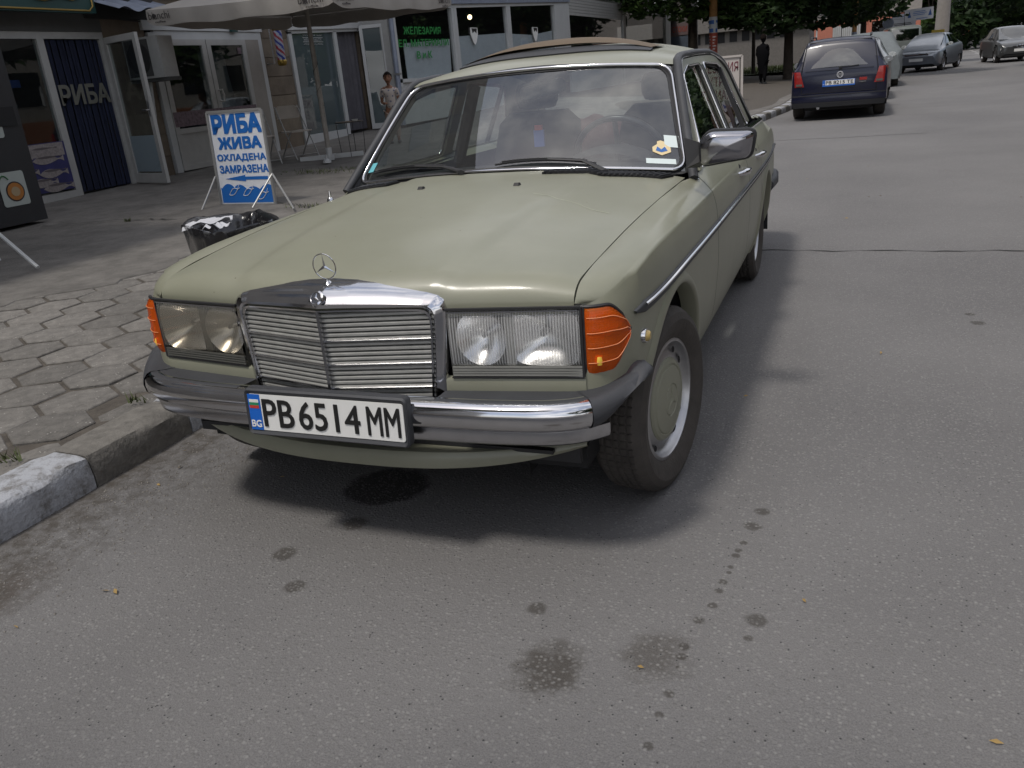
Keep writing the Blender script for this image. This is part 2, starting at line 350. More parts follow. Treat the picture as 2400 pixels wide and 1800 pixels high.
def arch_lip(mb, k):
    cy, cz, r = ARCH[k]; P = []
    for i in range(41):
        a = R(-6)+R(192 if k else 150)*i/40; row = []
        for dr, dx in ((-.004,-.05),(-.004,.001),(.0,.009),(.010,.011),(.024,.007),(.034,-.001)):
            y = cy+math.cos(a)*(r+dr); z = max(cz+math.sin(a)*(r+dr), .235); zc = crease_z(y)
            p = side_pt(s_of_y(y), min(max((z-.2)/(zc-.2), 0), 1)); row.append((p[0]+dx, y, z))
        P.append(row)
    return mb.grid(P)
JOINTS = (.803, 1.850, 2.44)
fender = panel('front_fender', 0, JOINTS[0]-.003, .022, s0=0.0)
fender.f = [f for f in fender.f if not (np.mean([fender.v[i][1] for i in f]) < -.26 and np.mean([fender.v[i][2] for i in f]) < .505)]; fender.m = [0]*len(fender.f)
arch_lip(fender, 0); both(fender, 'front_fender', 'paint', smooth=75)
fdoor = panel('front_door', JOINTS[0]+.003, JOINTS[1]-.003, .05, arch=False)
rdoor = panel('rear_door', JOINTS[1]+.003, JOINTS[2]-.003, .05, arch=False)
fd = both(fdoor, 'front_door', 'paint'); rd = both(rdoor, 'rear_door', 'paint')
quarter = panel('quarter_panel', JOINTS[2]+.003, 3.90, .022); arch_lip(quarter, 1); both(quarter, 'quarter_panel', 'paint')
inner = MB()
for (a, b) in ((.42, 2.40), (3.2, 3.88)):
    q = panel('x', a, b, .1, off=-.012, arch=False); inner.add(q.v, q.f)
for sx in (1, -1):                                          # dark structure behind the panels, wheel housings, floor
    for cy, cz, r in ARCH:
        P = [[(sx*x, cy+math.cos(R(a))*(r+.012), cz+math.sin(R(a))*(r+.012)) for x in (.50,.835)] for a in range(-8, 148, 9)]
        inner.grid(P); inner.add([(sx*.5, cy-.45, .2),(sx*.5, cy+.45, .2),(sx*.5, cy+.45, .75),(sx*.5, cy-.45, .75)], [(0,1,2,3)])
q = mirrored(panel('x', .42, 2.40, .1, off=-.012, arch=False)); inner.add(q.v, q.f)
inner.box(-.68, .68, -.44, 3.8, .235, .30); inner.box(-.49, .49, -.50, .60, .30, .74); inner.box(-.70,.70,-.47,-.40,.33,.70); inner.box(-.74,.74,3.3,3.84,.3,.8); inner.box(-.78,.78,.42,.62,.28,.80)
inner.build('inner_shell', 'dark', car, 0)

# ---- bonnet
zc_h = hermite([-.62,-.55,-.45,-.236,0,.387,.72], [.815,.838,.860,.892,.915,.946,.957])
zs_h = hermite([-.62,-.40,-.2,0,.35,.70,.8], [.785,.818,.840,.858,.878,.893,.897])
xs_h = hermite([-.60,-.53,-.46,-.40,0,.60,.76], [.697,.697,.699,.702,.716,.737,.745])
def hood_top(x, y):
    xs = xs_h(y); r = min(abs(x)/xs, 1.02); zc, zs = zc_h(y), zs_h(y)
    z = zc-(zc-zs)*(.42*r*r+.58*r**4)
    xc = .335+.07*(y+.6); f = sm((abs(x)-xc+.02)/.045)*(1-sm((abs(x)-xc-.03)/.26)); return z-.0095*f
def yfront(x): a = abs(x); return -.578+(a-.345)*.150 if a > .345 else -.578-(.345-a)*.16
def hood_pt(x, y):
    yf = yfront(x); t = (y-yf)/.075; z = hood_top(x, y)
    if t < 1: z -= (hood_top(x, yf)-.757)*(1-math.sqrt(max(0, 1-(1-t)**2)))
    return z
NU = 56; rows = []
tt = [0,.006,.02,.05,.1,.17,.27,.4,.55,.75,1.0]
for i in range(len(tt)+34):
    row = []
    for k in range(NU+1):
        u = -1+2*k/NU
        if i < len(tt):
            x = u*.697; yf = yfront(x); y = yf+.075*tt[i]
        else:
            f = (i-len(tt)+1)/34; x = u*.70; yr = .735+.084*(x/.744)**2-.026; yf = yfront(x)+.075; y = yf+(yr-yf)*f
        x = u*xs_h(y); yb = y
        row.append((x, yb, hood_pt(x, yb)))
    rows.append(row)
# fold the edges down
first = [(x, y+.004, z-.03) for x, y, z in rows[0]]; rows = [first]+rows
rows = [[(r[0][0]-.002*0, r[0][1], r[0][2]-.016)]+r+[(r[-1][0], r[-1][1], r[-1][2]-.016)] for r in rows]
hood = MB().grid(rows).build('hood', 'paint', car, 60)
hs = MB(); hs.grid([[(x*.97, y+.02, z-.035) for x, y, z in r] for r in rows[3:]]); hs.build('hood_underside', 'dark', car, 0)
for x in (-.20, .20):
    noz = MB(); z = hood_top(x, .387); noz.add([(x-.012,.378,z),(x+.012,.378,z),(x+.012,.402,z),(x-.012,.402,z),(x-.008,.384,z+.011),(x+.008,.384,z+.011),(x+.009,.400,z+.009),(x-.009,.400,z+.009)],[(4,5,6,7),(0,1,5,4),(1,2,6,5),(2,3,7,6),(3,0,4,7)])
    noz.build('washer_nozzle', 'rubber_black', hood)

# ---- lower front panel under the lamps, front valance
def yface(x): a = abs(x); return -.590+max(0, a-.30)*.135
for sx in (1, -1):
    P = []; lp = MB()
    for i in range(12):
        x = .30+(.722-.30)*i/11; y = yface(x)
        P.append([(sx*x, y+.012, .556),(sx*x, y-.004, .552),(sx*x, y-.006, .546),(sx*x, y-.004, .50),(sx*x, y+.02, .44)])
    lp.grid(P); lp.build('lower_front_panel', 'paint', car)
va = MB(); P = []
for i in range(33):
    u = -1+2*i/32; x = u*.70; y = -.625+.13*abs(u)**2.4; zb = .266+.060*abs(u)**3; zt = .322+.03*abs(u)**3
    P.append([(x, y+.06, zt+.004),(x, y+.008, zt+.002),(x, y, zt-.008),(x, y-.003, (zt+zb)/2),(x, y+.004, zb+.006),(x, y+.02, zb)])
va.grid(P); va.build('front_valance', 'paint', car)
dk = MB()
for i in range(4): dk.box(-.62, .62, -.56+.006*i, -.54, .33+.026*i, .341+.026*i)
dk.box(-.68, .68, -.50, -.48, .28, .48); dk.build('intake_grille', 'rubber_black', car, 0)

# ---- grille with chrome shell
gr = MB()
inn = [(.293,.488),(.300,.493),(.311,.60),(.321,.715),(.321,.738),(.314,.751),(.306,.757),(.290,.761),(.24,.763),(.16,.765),(.08,.767),(0,.768)]
out = [(.319,.480),(.327,.486),(.338,.60),(.351,.72),(.351,.752),(.345,.775),(.331,.791),(.30,.801),(.24,.811),(.16,.820),(.08,.8265),(0,.8285)]
def gy(x): return -.667+.068*abs(x)/.325
def gpath(pts):
    q = [(a, b) for a, b in pts]; return q+[(-a, b) for a, b in q[::-1][1:]]
def dens(pts, n=8):
    o = []
    for a, b in zip(pts, pts[1:]): o += [(a[0]+(b[0]-a[0])*i/n, a[1]+(b[1]-a[1])*i/n) for i in range(n)]
    return o+[pts[-1]]
I = dens(gpath(inn)); O = dens(gpath(out)); P = []
for (xi, zi), (xo, zo) in zip(I, O):
    y = gy(xi); topf = sm((zo-.755)/.03); lean = .012+.060*topf*(zo-.76)/.07
    P.append([(xi, y+.035, zi),(xi, y+.004, zi),(xi*.98+xo*.02, y-.001, zi*.98+zo*.02),(xi*.8+xo*.2, y-.004, zi*.8+zo*.2),(xi*.55+xo*.45, y+.10*lean, zi*.55+zo*.45),(xi*.25+xo*.75, y+.45*lean, zi*.25+zo*.75),(xo, y+lean, zo),(xo+.002*np.sign(xo), y+lean+.014, zo+.002),(xo, -.55, zo+.004)])
gr.grid(P)
shell = gr.build('grille', 'chrome', car, 50)
inl = MB(); P = []
for (xi, zi) in I:
    y = gy(xi); P.append([(xi*.985, y+.002, zi-.004),(xi*.985, y-.004, zi-.004),(xi*.965, y-.004, zi-.009),(xi*.965, y+.002, zi-.009)])
inl.grid(P); inl.bar((-.30, gy(.3)+.006, .490), (0, gy(0)+.006, .488), .02, .012); inl.bar((.30, gy(.3)+.006, .490), (0, gy(0)+.006, .488), .02, .012)
inl.build('grille_trim', 'chrome', shell)
MB().add([(-.32,gy(.32)+.045,.48),(0,gy(0)+.045,.48),(.32,gy(.32)+.045,.48),(.32,gy(.32)+.045,.76),(0,gy(0)+.045,.76),(-.32,gy(.32)+.045,.76)],[(0,1,4,5),(1,2,3,4)]).build('grille_backing', 'dark', shell, 0)
NS = 18
for k in range(NS):
    z = .497+(.752-.497)*(k+.5)/NS; hw = .300+.022*min(1, (z-.49)/.2); b = MB(); big = k in (2, 7, 12)
    for sx in (1, -1):
        a = (0, gy(0)+.006, z); e = (sx*hw, gy(hw)+.006, z); P = []
        for q in (a, e):
            h = .0066 if not big else .0074
            P.append([(q[0], q[1]+.020, z+h*.2),(q[0], q[1]+.004, z+h),(q[0], q[1]-.0015-(.0025 if big else 0), z+h*.55),(q[0], q[1]-.0015-(.0025 if big else 0), z-h*.25),(q[0], q[1]+.003, z-h*.75),(q[0], q[1]+.02, z-h*.9)])
        b.grid(P, flip=sx < 0)
    bo_ = b.build('grille_slat', 'slat_metal', shell, 0)
    if big:
        tb = MB()
        for sx in (1, -1): tb.tube([(0, gy(0)+.0005, z-.001), (sx*hw, gy(hw)+.0005, z-.001)], .0032, 6)
        tb.build('slat_trim', 'chrome', bo_)
MB().bar((0, gy(0)-.002, .488), (0, gy(0)-.002, .762), .009, .012, (0, 1, 0)).build('grille_spine', 'chrome_worn', shell)
bd = MB().lathe([(0,-.0065),(.0125,-.0065),(.0135,-.005),(.0145,-.0075),(.019,-.006),(.0205,.0)], (0, 0, 0), 'y', 28)
for k in range(3):
    a = R(90+120*k); bd.add([(0,-.0105,0),(.0035*math.sin(a),-.007,-.0035*math.cos(a)),(.0125*math.cos(a),-.007,.0125*math.sin(a)),(-.0035*math.sin(a),-.007,.0035*math.cos(a))],[(0,1,2),(0,2,3)])
bo = bd.build('badge', 'chrome', shell, 30); bo.scale = (1.2, 1.2, 1.2); bo.location = (0, -.661, .795); bo.rotation_euler = (R(-38), 0, 0)
st = MB(); RS = .0365
st.tube([(RS*math.cos(a), 0, RS*math.sin(a)) for a in np.linspace(0, 2*math.pi, 41)[:-1]], .0017, 6, closed=True)
for k in range(3):
    a = R(90+120*k); ca, sa = math.cos(a), math.sin(a); w = .0042
    st.add([(0,-.0028,0),(0,.0028,0),(-sa*w+ca*.003,0,ca*w+sa*.003),(sa*w+ca*.003,0,-ca*w+sa*.003),(ca*RS,0,sa*RS)],[(0,2,4),(0,4,3),(1,4,2),(1,3,4)])
st.lathe([(0,-.050),(.0125,-.052),(.0135,-.049),(.008,-.044),(.004,-.041),(.0025,-.036)], (0, 0, 0), 'z', 16)
so = st.build('bonnet_star', 'chrome', shell, 30); so.location = (0, -.603, .873); so.rotation_euler = (R(6), 0, 0)

# ---- head lamps
def headlamp(sx, smoky):
    hl = MB(); X0, X1, Z0, Z1 = .352, .718, .558, .750
    f = lambda x: yface(x)-.002
    hb = MB(); hb.add([(sx*X0, f(X0)+.075, Z0),(sx*X1, f(X1)+.075, Z0),(sx*X1, f(X1)+.075, Z1),(sx*X0, f(X0)+.075, Z1)], [(0,1,2,3)])
    for a, b in (((X0,Z0),(X1,Z0)),((X1,Z0),(X1,Z1)),((X1,Z1),(X0,Z1)),((X0,Z1),(X0,Z0))):
        hb.add([(sx*a[0], f(a[0]), a[1]),(sx*b[0], f(b[0]), b[1]),(sx*b[0], f(b[0])+.075, b[1]),(sx*a[0], f(a[0])+.075, a[1])], [(0,1,2,3)])
    root = hb.build('headlamp', 'lamp_grey' if smoky else 'lamp_silver', car, 0)
    if smoky: root['label'] = 'smoky yellowed headlamp unit'
    def bowl(cx, cz, rx, rz, dep, p=2.0, name='reflector'):
        mb = MB(); P = []
        for i in range(9):
            t = i/8; row = []
            for k in range(36):
                a = 2*math.pi*k/36; ca, sa = math.cos(a), math.sin(a); e = 2/p
                ux = math.copysign(abs(ca)**e, ca); uz = math.copysign(abs(sa)**e, sa); x = cx+rx*t*ux; row.append((sx*x, f(cx)+.012+dep*(1-t*t), cz+rz*t*uz))
            P.append(row)
        mb.grid(P, closed_v=True); mb.build(name, 'reflector', root, 60)
    bowl(.437, .664, .074, .078, .055); bowl(.612, .664, .100, .080, .058, 4.0)
    bb = MB(); bb.lathe([(0,-.012),(.008,-.011),(.010,-.004),(.010,.02)], (sx*.602, f(.6)+.045, .668), 'y', 12); bb.lathe([(0,-.012),(.006,-.011),(.008,.02)], (sx*.437, f(.437)+.045, .664), 'y', 12); bb.build('bulb', 'chrome_worn', root)
    cl = MB(); cl.cbox((sx*.519, f(.519)+.012, .662), (.026, .012, .17)); cl.box(min(sx*X0,sx*X1), max(sx*X0,sx*X1), f(.6)+.010, f(.6)+.02, Z0, .580); cl.build('lamp_divider', 'lamp_grey' if smoky else 'lamp_silver', root, 0)
    gl = MB(); P = []
    for i in range(25):
        x = X0+.004+(X1-X0-.008)*i/24; y = f(x); P.append([(sx*x, y+.006, Z0+.030),(sx*x, y-.004, Z0+.036),(sx*x, y-.0075, .60),(sx*x, y-.0085, .66),(sx*x, y-.0075, .715),(sx*x, y-.003, Z1-.008),(sx*x, y+.006, Z1-.003)])
    gl.grid(P); gl.build('lamp_lens', 'lens_smoky' if smoky else 'lens_clear', root, 50)
    rb = MB()
    for k in range(4): z = Z0+.003+.0075*k; rb.bar((sx*(X0+.004), f(X0)-.003, z+.003), (sx*(X1-.003), f(X1)-.003, z+.003), .006, .0055)
    rb.build('lamp_rib', 'grey_strip' if not smoky else 'lamp_grey', root, 0)
    fr = MB(); fr.bar((sx*X0, f(X0)-.004, Z1+.001), (sx*X1, f(X1)-.003, Z1+.001), .010, .006); fr.bar((sx*X0, f(X0)-.004, Z0-.001), (sx*X1, f(X1)-.003, Z0-.001), .008, .003); fr.bar((sx*X1, f(X1)-.003, Z0), (sx*X1, f(X1)-.003, Z1), .006, .008, (0, 1, 0))
    fr.build('lamp_seal', 'rubber_black', root, 0)
    ct = MB(); ct.bar((sx*(X0+.006), f(X0)-.009, Z1-.006), (sx*(X1-.006), f(X1)-.009, Z1-.006), .004, .004); ct.build('lamp_trim', 'chrome_worn', root, 0)
headlamp(1, False); headlamp(-1, True)
mat('bulb_amber', (.95, .62, .08), .25); mat('amber_pale', (.80, .30, .12), .3)
# ---- indicators wrapping the corners
def indicator():
    mb = MB(); P = []; s1 = s_of_y(-.432); n = 16
    for i in range(n+1):
        s = .006+(s1-.006)*i/n; x, y = _pf(s); nn = pnorm(s); f = i/n
        zt = .748-.050*sm((f-.45)/.55)-.03*sm((f-.8)/.2); zb = .556+.012*f+.075*sm((f-.5)/.5)+.02*sm((f-.85)/.15); row = []
        for j in range(15):
            t = j/14; z = zb+(zt-zb)*t; o = .016*(1-abs(2*t-1)**6)*(1-abs(2*f-1)**8*.8)
            if j in (3, 6, 9, 12): o += .0022
            k = d_of_z(z)*.6; row.append((x-nn[0]*(k-o+.006), y-nn[1]*(k-o+.006), z))
        P.append(row)
    mb.grid(P); sl = MB()
    global IRIB; IRIB = MB()
    for j in (3, 6, 9, 12): IRIB.tube([(P[i][j][0]+pnorm(.006+(s1-.006)*i/n)[0]*.0006, P[i][j][1]+pnorm(.006+(s1-.006)*i/n)[1]*.0006, P[i][j][2]) for i in range(1, n)], .0011, 5)
    rim = [P[0][j] for j in range(15)]+[P[i][14] for i in range(1, n+1)]+[P[n][j] for j in range(13, -1, -1)]+[P[i][0] for i in range(n-1, 0, -1)]
    sl.tube([(x, y, z) for x, y, z in rim], .0055, 6, closed=True); return mb, sl
imb, isl = indicator()
def ind_back():
    P = []; s1 = s_of_y(-.432)
    for i in range(13):
        s = .006+(s1-.006)*i/12; x, y = _pf(s); nn = pnorm(s); P.append([(x-nn[0]*(d_of_z(z)*.6+.003), y-nn[1]*(d_of_z(z)*.6+.003), z) for z in np.linspace(.575, .735-.05*sm((i/12-.45)/.55), 9)])
    return MB().grid(P)
ib = ind_back()
for o, s, b_ in zip(both(imb, 'indicator', 'amber', car, 40), (isl, mirrored(isl)), (ib, mirrored(ib))): s.build('indicator_seal', 'rubber_black', o); (IRIB if b_ is ib else mirrored(IRIB)).build('indicator_rib', 'amber_pale', o); b_.build('indicator_reflector', 'reflector', o, 60); bb_ = MB(); bb_.lathe([(0,-.014),(.010,-.011),(.0125,0),(.010,.012),(0,.015)], (math.copysign(.757, np.mean([v[0] for v in b_.v])), -.526, .602), 'z', 12); bb_.build('indicator_bulb', 'bulb_amber', o)
rp = MB(); q = side_pt(s_of_y(-.352), .70); rp.lathe([(0,.020),(.010,.019),(.015,.014),(.0165,.006)], (q[0], q[1], .619), 'x', 18); ro = rp.build('side_repeater', 'yellow_lens', car)
MB().lathe([(.0165,.007),(.020,.008),(.0215,.004),(.022,-.004)], (q[0], q[1], .619), 'x', 18).build('repeater_ring', 'chrome', ro)

# ---- bumper
BP = [(0,-.688),(.30,-.682),(.54,-.667),(.655,-.648),(.715,-.624),(.765,-.585),(.803,-.54),(.832,-.49),(.849,-.45),(.857,-.415)]
_bl = [0]
for a, b in zip(BP, BP[1:]): _bl.append(_bl[-1]+math.dist(a, b))
_bf = hermite(_bl, BP); BLEN = _bl[-1]
def bn(s): e = .004; a = _bf(max(s-e, 0)); b = _bf(min(s+e, BLEN)); t = (b-a)/np.linalg.norm(b-a); return np.array([t[1], -t[0]])
def bsweep(sec, sa, sb, n, mod=None):
    P = []
    for i in range(n+1):
        s = sa+(sb-sa)*i/n; p = _bf(s); nn = bn(s) if s > 1e-6 else np.array([0, -1.]); row = []
        for o, z in sec:
            if mod: o, z = mod(s, o, z)
            row.append((p[0]+nn[0]*o, p[1]+nn[1]*o, z))
        P.append(row)
    return P
bulge = [(-.03,.520),(-.012,.521),(0,.520),(.012,.514),(.021,.503),(.025,.486),(.023,.467),(.014,.451),(0,.441),(-.014,.438)]
lip = [(-.014,.439),(-.007,.437),(-.006,.43),(-.007,.410),(-.010,.400),(-.018,.393),(-.04,.393)]
SE = _bl[5]-.005
bm_ = MB(); P = bsweep(bulge, 0, SE, 34); bm_.grid(P); bm_.grid([[(-x, y, z) for x, y, z in r] for r in P], flip=True)
bumper = bm_.build('bumper', 'chrome', car, 60)
lm = MB(); P = bsweep(lip, 0, SE+.045, 34); lm.grid(P); lm.grid([[(-x, y, z) for x, y, z in r] for r in P], flip=True); lm.build('bumper_lip', 'chrome_worn', bumper, 60)
def padsec(s, o, z): return (o, z)
pm = MB(); pad = [(-.13,.515),(-.05,.518),(-.016,.521),(-.004,.5215),(.000,.5195),(-.012,.5185)]
P = bsweep(pad, .33, SE+.02, 24); pm.grid(P); both(pm, 'bumper_pad', 'rubber', bumper, 50)
cap = [(-.10,.517),(-.02,.522),(-.004,.524),(.010,.519),(.022,.504),(.0275,.484),(.024,.462),(.012,.445),(-.006,.436),(-.05,.434)]
def capmod(s, o, z):
    f = (s-SE+.02)/(BLEN-SE+.02); return o*(1-.25*f)+.001, z+ (z < .504)*.085*sm(f*1.05)*(.504-z)/.06 + .030*sm(f)
P = bsweep(cap, SE-.02, BLEN, 20, capmod); P.append([(np.mean([q[0] for q in P[-1]])-.006, P[-1][0][1]+.008, np.mean([q[2] for q in P[-1]])+.01)]*len(cap))
cm = MB().grid(P); both(cm, 'bumper_end', 'rubber', bumper, 50)

# ---- number plate
pr = MB(); PC = Vector((.002, -.724, .469)); 
def rrect(w, h, r, n=5):
    o = []
    for cx, cz, a0 in ((w-r, h-r, 0),(-w+r, h-r, 90),(-w+r, -h+r, 180),(w-r, -h+r, 270)):
        o += [(cx+r*math.cos(R(a0+90*k/n)), cz+r*math.sin(R(a0+90*k/n))) for k in range(n+1)]
    return o
pm_ = lambda a, b, d: (PC.x+a, PC.y+d+b*.07, PC.z+b)
pl = MB().prism(rrect(.271, .0725, .016), pm_, .022); plate = pl.build('number_plate', 'rubber', car, 30)
rimr = MB(); o1 = rrect(.2705, .072, .016); o2 = rrect(.2615, .0575, .008)
rimr.grid([[(PC.x+a[0], PC.y-.001+a[1]*.07, PC.z+a[1]) , (PC.x+a[0]*.6+b[0]*.4, PC.y-.007+a[1]*.07, PC.z+a[1]*.6+b[1]*.4), (PC.x+b[0], PC.y-.002+b[1]*.07, PC.z+b[1])] for a, b in zip(o1, o2)], closed_u=True); rimr.build('plate_frame', 'rubber', plate, 40)
MB().prism(rrect(.2585, .0545, .008), lambda a, b, d: pm_(a, b, d-.0035), .003).build('plate_face', 'white_plate', plate)
fm = lambda off: (lambda c: Vector(pm_(c.x, c.y, -.0036-off-c.z)))
MB().prism([(-.2585,-.0545),(-.216,-.0545),(-.216,.0545),(-.2585,.0545)], lambda a, b, d: pm_(a, b, d-.0048), .0012).build('plate_band', 'plate_blue', plate)
def ptxt(s, x, z, w, h, m, bold=.022, ex=.0016, spacing=1.0):
    me_map = lambda c: Vector(pm_(x+c.x, z+c.y, -.0042-.0008*(m == 'white')-c.z)); return text('plate_letters', s, w, h, m, plate, (0,0,0), (1,0,0), (0,0,1), ex, bold, me_map, spacing=spacing)
ptxt('PB', -.209, -.042, .107, .084, 'ink', .009); ptxt('6514', -.084, -.042, .204, .084, 'ink', .009); ptxt('MM', .143, -.042, .104, .084, 'ink', .010); ptxt('BG', -.2545, -.046, .035, .022, 'white', .02, .0006)
for k, m in enumerate(('white', 'flag_green', 'flag_red')): MB().prism([(-.254,.030-.009*k),(-.221,.030-.009*k),(-.221,.039-.009*k),(-.254,.039-.009*k)], lambda a, b, d: pm_(a, b, d-.0056), .0008).build('plate_flag', m, plate, 0)

# ---- wheels
def wheel(cx, cy, sx, yaw=0):
    root_m = MB(); r = .302
    prof = [(.195,-.060),(.230,-.082),(.262,-.088),(.284,-.080),(.296,-.066),(.300,-.058)]
    prof2 = [(.300,.058),(.296,.066),(.284,.080),(.262,.088),(.238,.084),(.212,.072),(.194,.060)]
    nseg = 70; P = []
    for i in range(nseg):
        for ph, dr in ((0, 0), (.74, 0), (.80, -.0045), (.94, -.0045)):
            a = 2*math.pi*(i+ph)/nseg
            row = []
            tread = []
            for h, g in ((-.056,0),(-.040,0),(-.037,1),(-.031,1),(-.028,0),(-.011,0),(-.008,1),(-.003,1),(0,0),(.010,0),(.013,1),(.018,1),(.021,0),(.036,0),(.039,1),(.043,1),(.046,0),(.056,0)): tread.append((r+.002*(1-(h/.058)**2)-.006*g+(dr if not g else 0), h))
            for q, h in prof+tread+prof2: row.append((h, q*math.cos(a+.25*h*0), q*math.sin(a)))
            P.append(row)
    tm = MB().grid(P, closed_u=True); wh = thing_part('wheel', (cx, cy, .302), yaw, sx)
    ty = tm.build('tyre', 'tyre', wh, 25)
    rim = MB().lathe([(.194,-.06),(.194,.058),(.199,.064),(.203,.062),(.198,.066),(.190,.066),(.186,.058),(.183,.044),(.174,.036),(.160,.040),(.146,.050),(.134,.052)], (0,0,0), 'x', 48); rim.build('rim', 'alloy', wh, 40)
    for g in range(4):
        for da in (-13, 13):
            sl = MB(); a = R(45+90*g+da); c = Vector((.044, .166*math.cos(a), .166*math.sin(a))); t = Vector((0, -math.sin(a), math.cos(a))); rr = Vector((0, math.cos(a), math.sin(a)))
            n_ = 8; sl.add([c+t*.016*math.cos(k*2*math.pi/n_)+rr*.0105*math.sin(k*2*math.pi/n_)+Vector((.0015, 0, 0)) for k in range(n_)], [tuple(range(n_))]); sl.build('rim_slot', 'dark', wh, 0)
    hc = MB().lathe([(.138,.045),(.137,.054),(.130,.060),(.118,.063),(.114,.0605),(.110,.064),(.07,.070),(.054,.0715),(.052,.069),(.049,.0715),(.0,.073)], (0,0,0), 'x', 48); hub = hc.build('hubcap', 'paint', wh, 25)
    em = MB()
    for k in range(3):
        a = R(90+120*k); ca, sa = math.cos(a), math.sin(a); w = .006; em.add([(.078,0,0),(.0725,-sa*w,ca*w),(.0725,ca*.049,sa*.049),(.0725,sa*w,-ca*w)],[(0,1,2),(0,2,3)])
    em.build('hubcap_star', 'paint', hub, 0); return wh
def thing_part(name, loc, yaw, sx):
    o = bpy.data.objects.new(name, None); COL.objects.link(o); o.parent = car; o.location = loc; o.rotation_euler = (0, 0, yaw if sx > 0 else math.pi+yaw); return o
wheel(.776, -.028, 1, R(-9)); wheel(-.742, 0, -1, R(-9)); wheel(.735, 2.795, 1); wheel(-.735, 2.795, -1)

# ---- rub strips
def strip(sx):
    z0 = lambda y: .700+.012*sm((y+.4)/.6)
    for (a, b) in ((-.405, JOINTS[0]-.004), (JOINTS[0]+.004, JOINTS[1]-.004), (JOINTS[1]+.004, 2.70), (2.708, 3.72)):
        P = []; Q = []; n = max(6, int((b-a)/.06))
        for i in range(n+1):
            y = a+(b-a)*i/n; z = z0(y); e = 1-.75*max(0, 1-(y-a)/.04)*(a < -.3); zc = crease_z(y); p = side_pt(s_of_y(y), (z-.2)/(zc-.2)); x = p[0]; tip = (a < -.3 and i == 0)
            P.append([(sx*(x-.004), y, z-.017*e),(sx*(x+.006), y, z-.015*e),(sx*(x+.009), y, z-.010*e),(sx*(x+.009), y, z+.010*e),(sx*(x+.006), y, z+.015*e),(sx*(x-.004), y, z+.017*e)])
            if not (a < -.3 and y < -.37): Q.append([(sx*(x+.0085), y, z+.002),(sx*(x+.0125), y, z+.004),(sx*(x+.0125), y, z+.009),(sx*(x+.0085), y, z+.012)])
        par = car
        s_ = MB().grid(P).build('rub_strip', 'rubber', par, 50); MB().grid(Q).build('strip_trim', 'chrome', s_, 50)
strip(1); strip(-1)

# ---- glasshouse
def wsb(u): return np.array([.744*u, .735+.084*u*u, .957-.041*u*u])
def wst(u): return np.array([.611*u, 1.160+.055*u*u, 1.338-.034*u*u])
def ws(u, v, off=0):
    p = wsb(u)*(1-v)+wst(u)*v; n = np.array([0, -.68, .73]); return p+n*(.016*4*v*(1-v)*(1-.4*u*u)+off)
xg = hermite([.765,1.0,1.25,1.6,2.0,2.4,2.75,3.05,3.38], [.781,.705,.632,.606,.600,.601,.613,.640,.694])
zg = hermite([.765,1.0,1.25,1.35,1.6,2.0,2.4,2.75,3.05,3.38], [.892,1.110,1.316,1.332,1.343,1.348,1.333,1.268,1.12,.895])
zroof = hermite([1.15,1.3,1.5,1.8,2.1,2.4,2.7,2.9], [1.338,1.378,1.408,1.430,1.436,1.425,1.388,1.345])
def roof(x, y):
    X = xg(y); r = min(1, abs(x)/X); return zroof(y)-(zroof(y)-zg(y)-.004)*r**2.7
P = []
for i in range(41):
    v = i/40; row = []
    for k in range(33):
        u = -1+2*k/32; yf = 1.168+.055*u*u; yr = 2.88-.10*u*u; y = yf+(yr-yf)*v; x = u*xg(y)*.985; row.append((x, y, roof(x, y)))
    P.append(row)
rf = MB().grid(P).build('roof', 'paint', car, 60)
P = [[ws(-1+2*k/32, v*.999+.0005) for k in range(33)] for v in np.linspace(0, 1, 17)]
wsc = MB().grid(P).build('windscreen', 'glass_ws', car, 80)
def wsedge(o=.004, iu=1.0):
    pts = [ws(u, 0, o) for u in np.linspace(-.93, .93, 25)]
    cr = [ws(.93+.07*math.sin(a), .10*(1-math.cos(a)), o) for a in np.linspace(.2, math.pi/2, 5)]
    side = [ws(1, v, o) for v in np.linspace(.14, .86, 12)]
    ct = [ws(.91+.09*math.cos(a), .87+.13*math.sin(a), o) for a in np.linspace(.15, math.pi/2, 6)]
    top = [ws(u, 1, o) for u in np.linspace(.86, -.86, 25)]
    m = lambda q: [np.array([-p[0], p[1], p[2]]) for p in q[::-1]]
    return pts+cr+side+ct+top+m(ct)+m(side)+m(cr)
E1 = wsedge(.006); MB().tube(E1, .0085, 8, closed=True).build('windscreen_trim', 'chrome', wsc, 60)
cs = MB(); c0 = E1; n_ = len(c0); cen = np.mean(c0, 0)
P = [[p+(np.array(cen)-p)/np.linalg.norm(np.array(cen)-p)*d+np.array([0,-.004,.004])*(d > .01) for d in (-.030,-.002,.020)] for p in c0]
P = [[q-np.array([0,-.72,.70])*o for q, o in zip(r, (.014,.006,.004))] for r in P]
cs.grid(P, closed_u=True).build('windscreen_seal', 'rubber_black', wsc, 60)
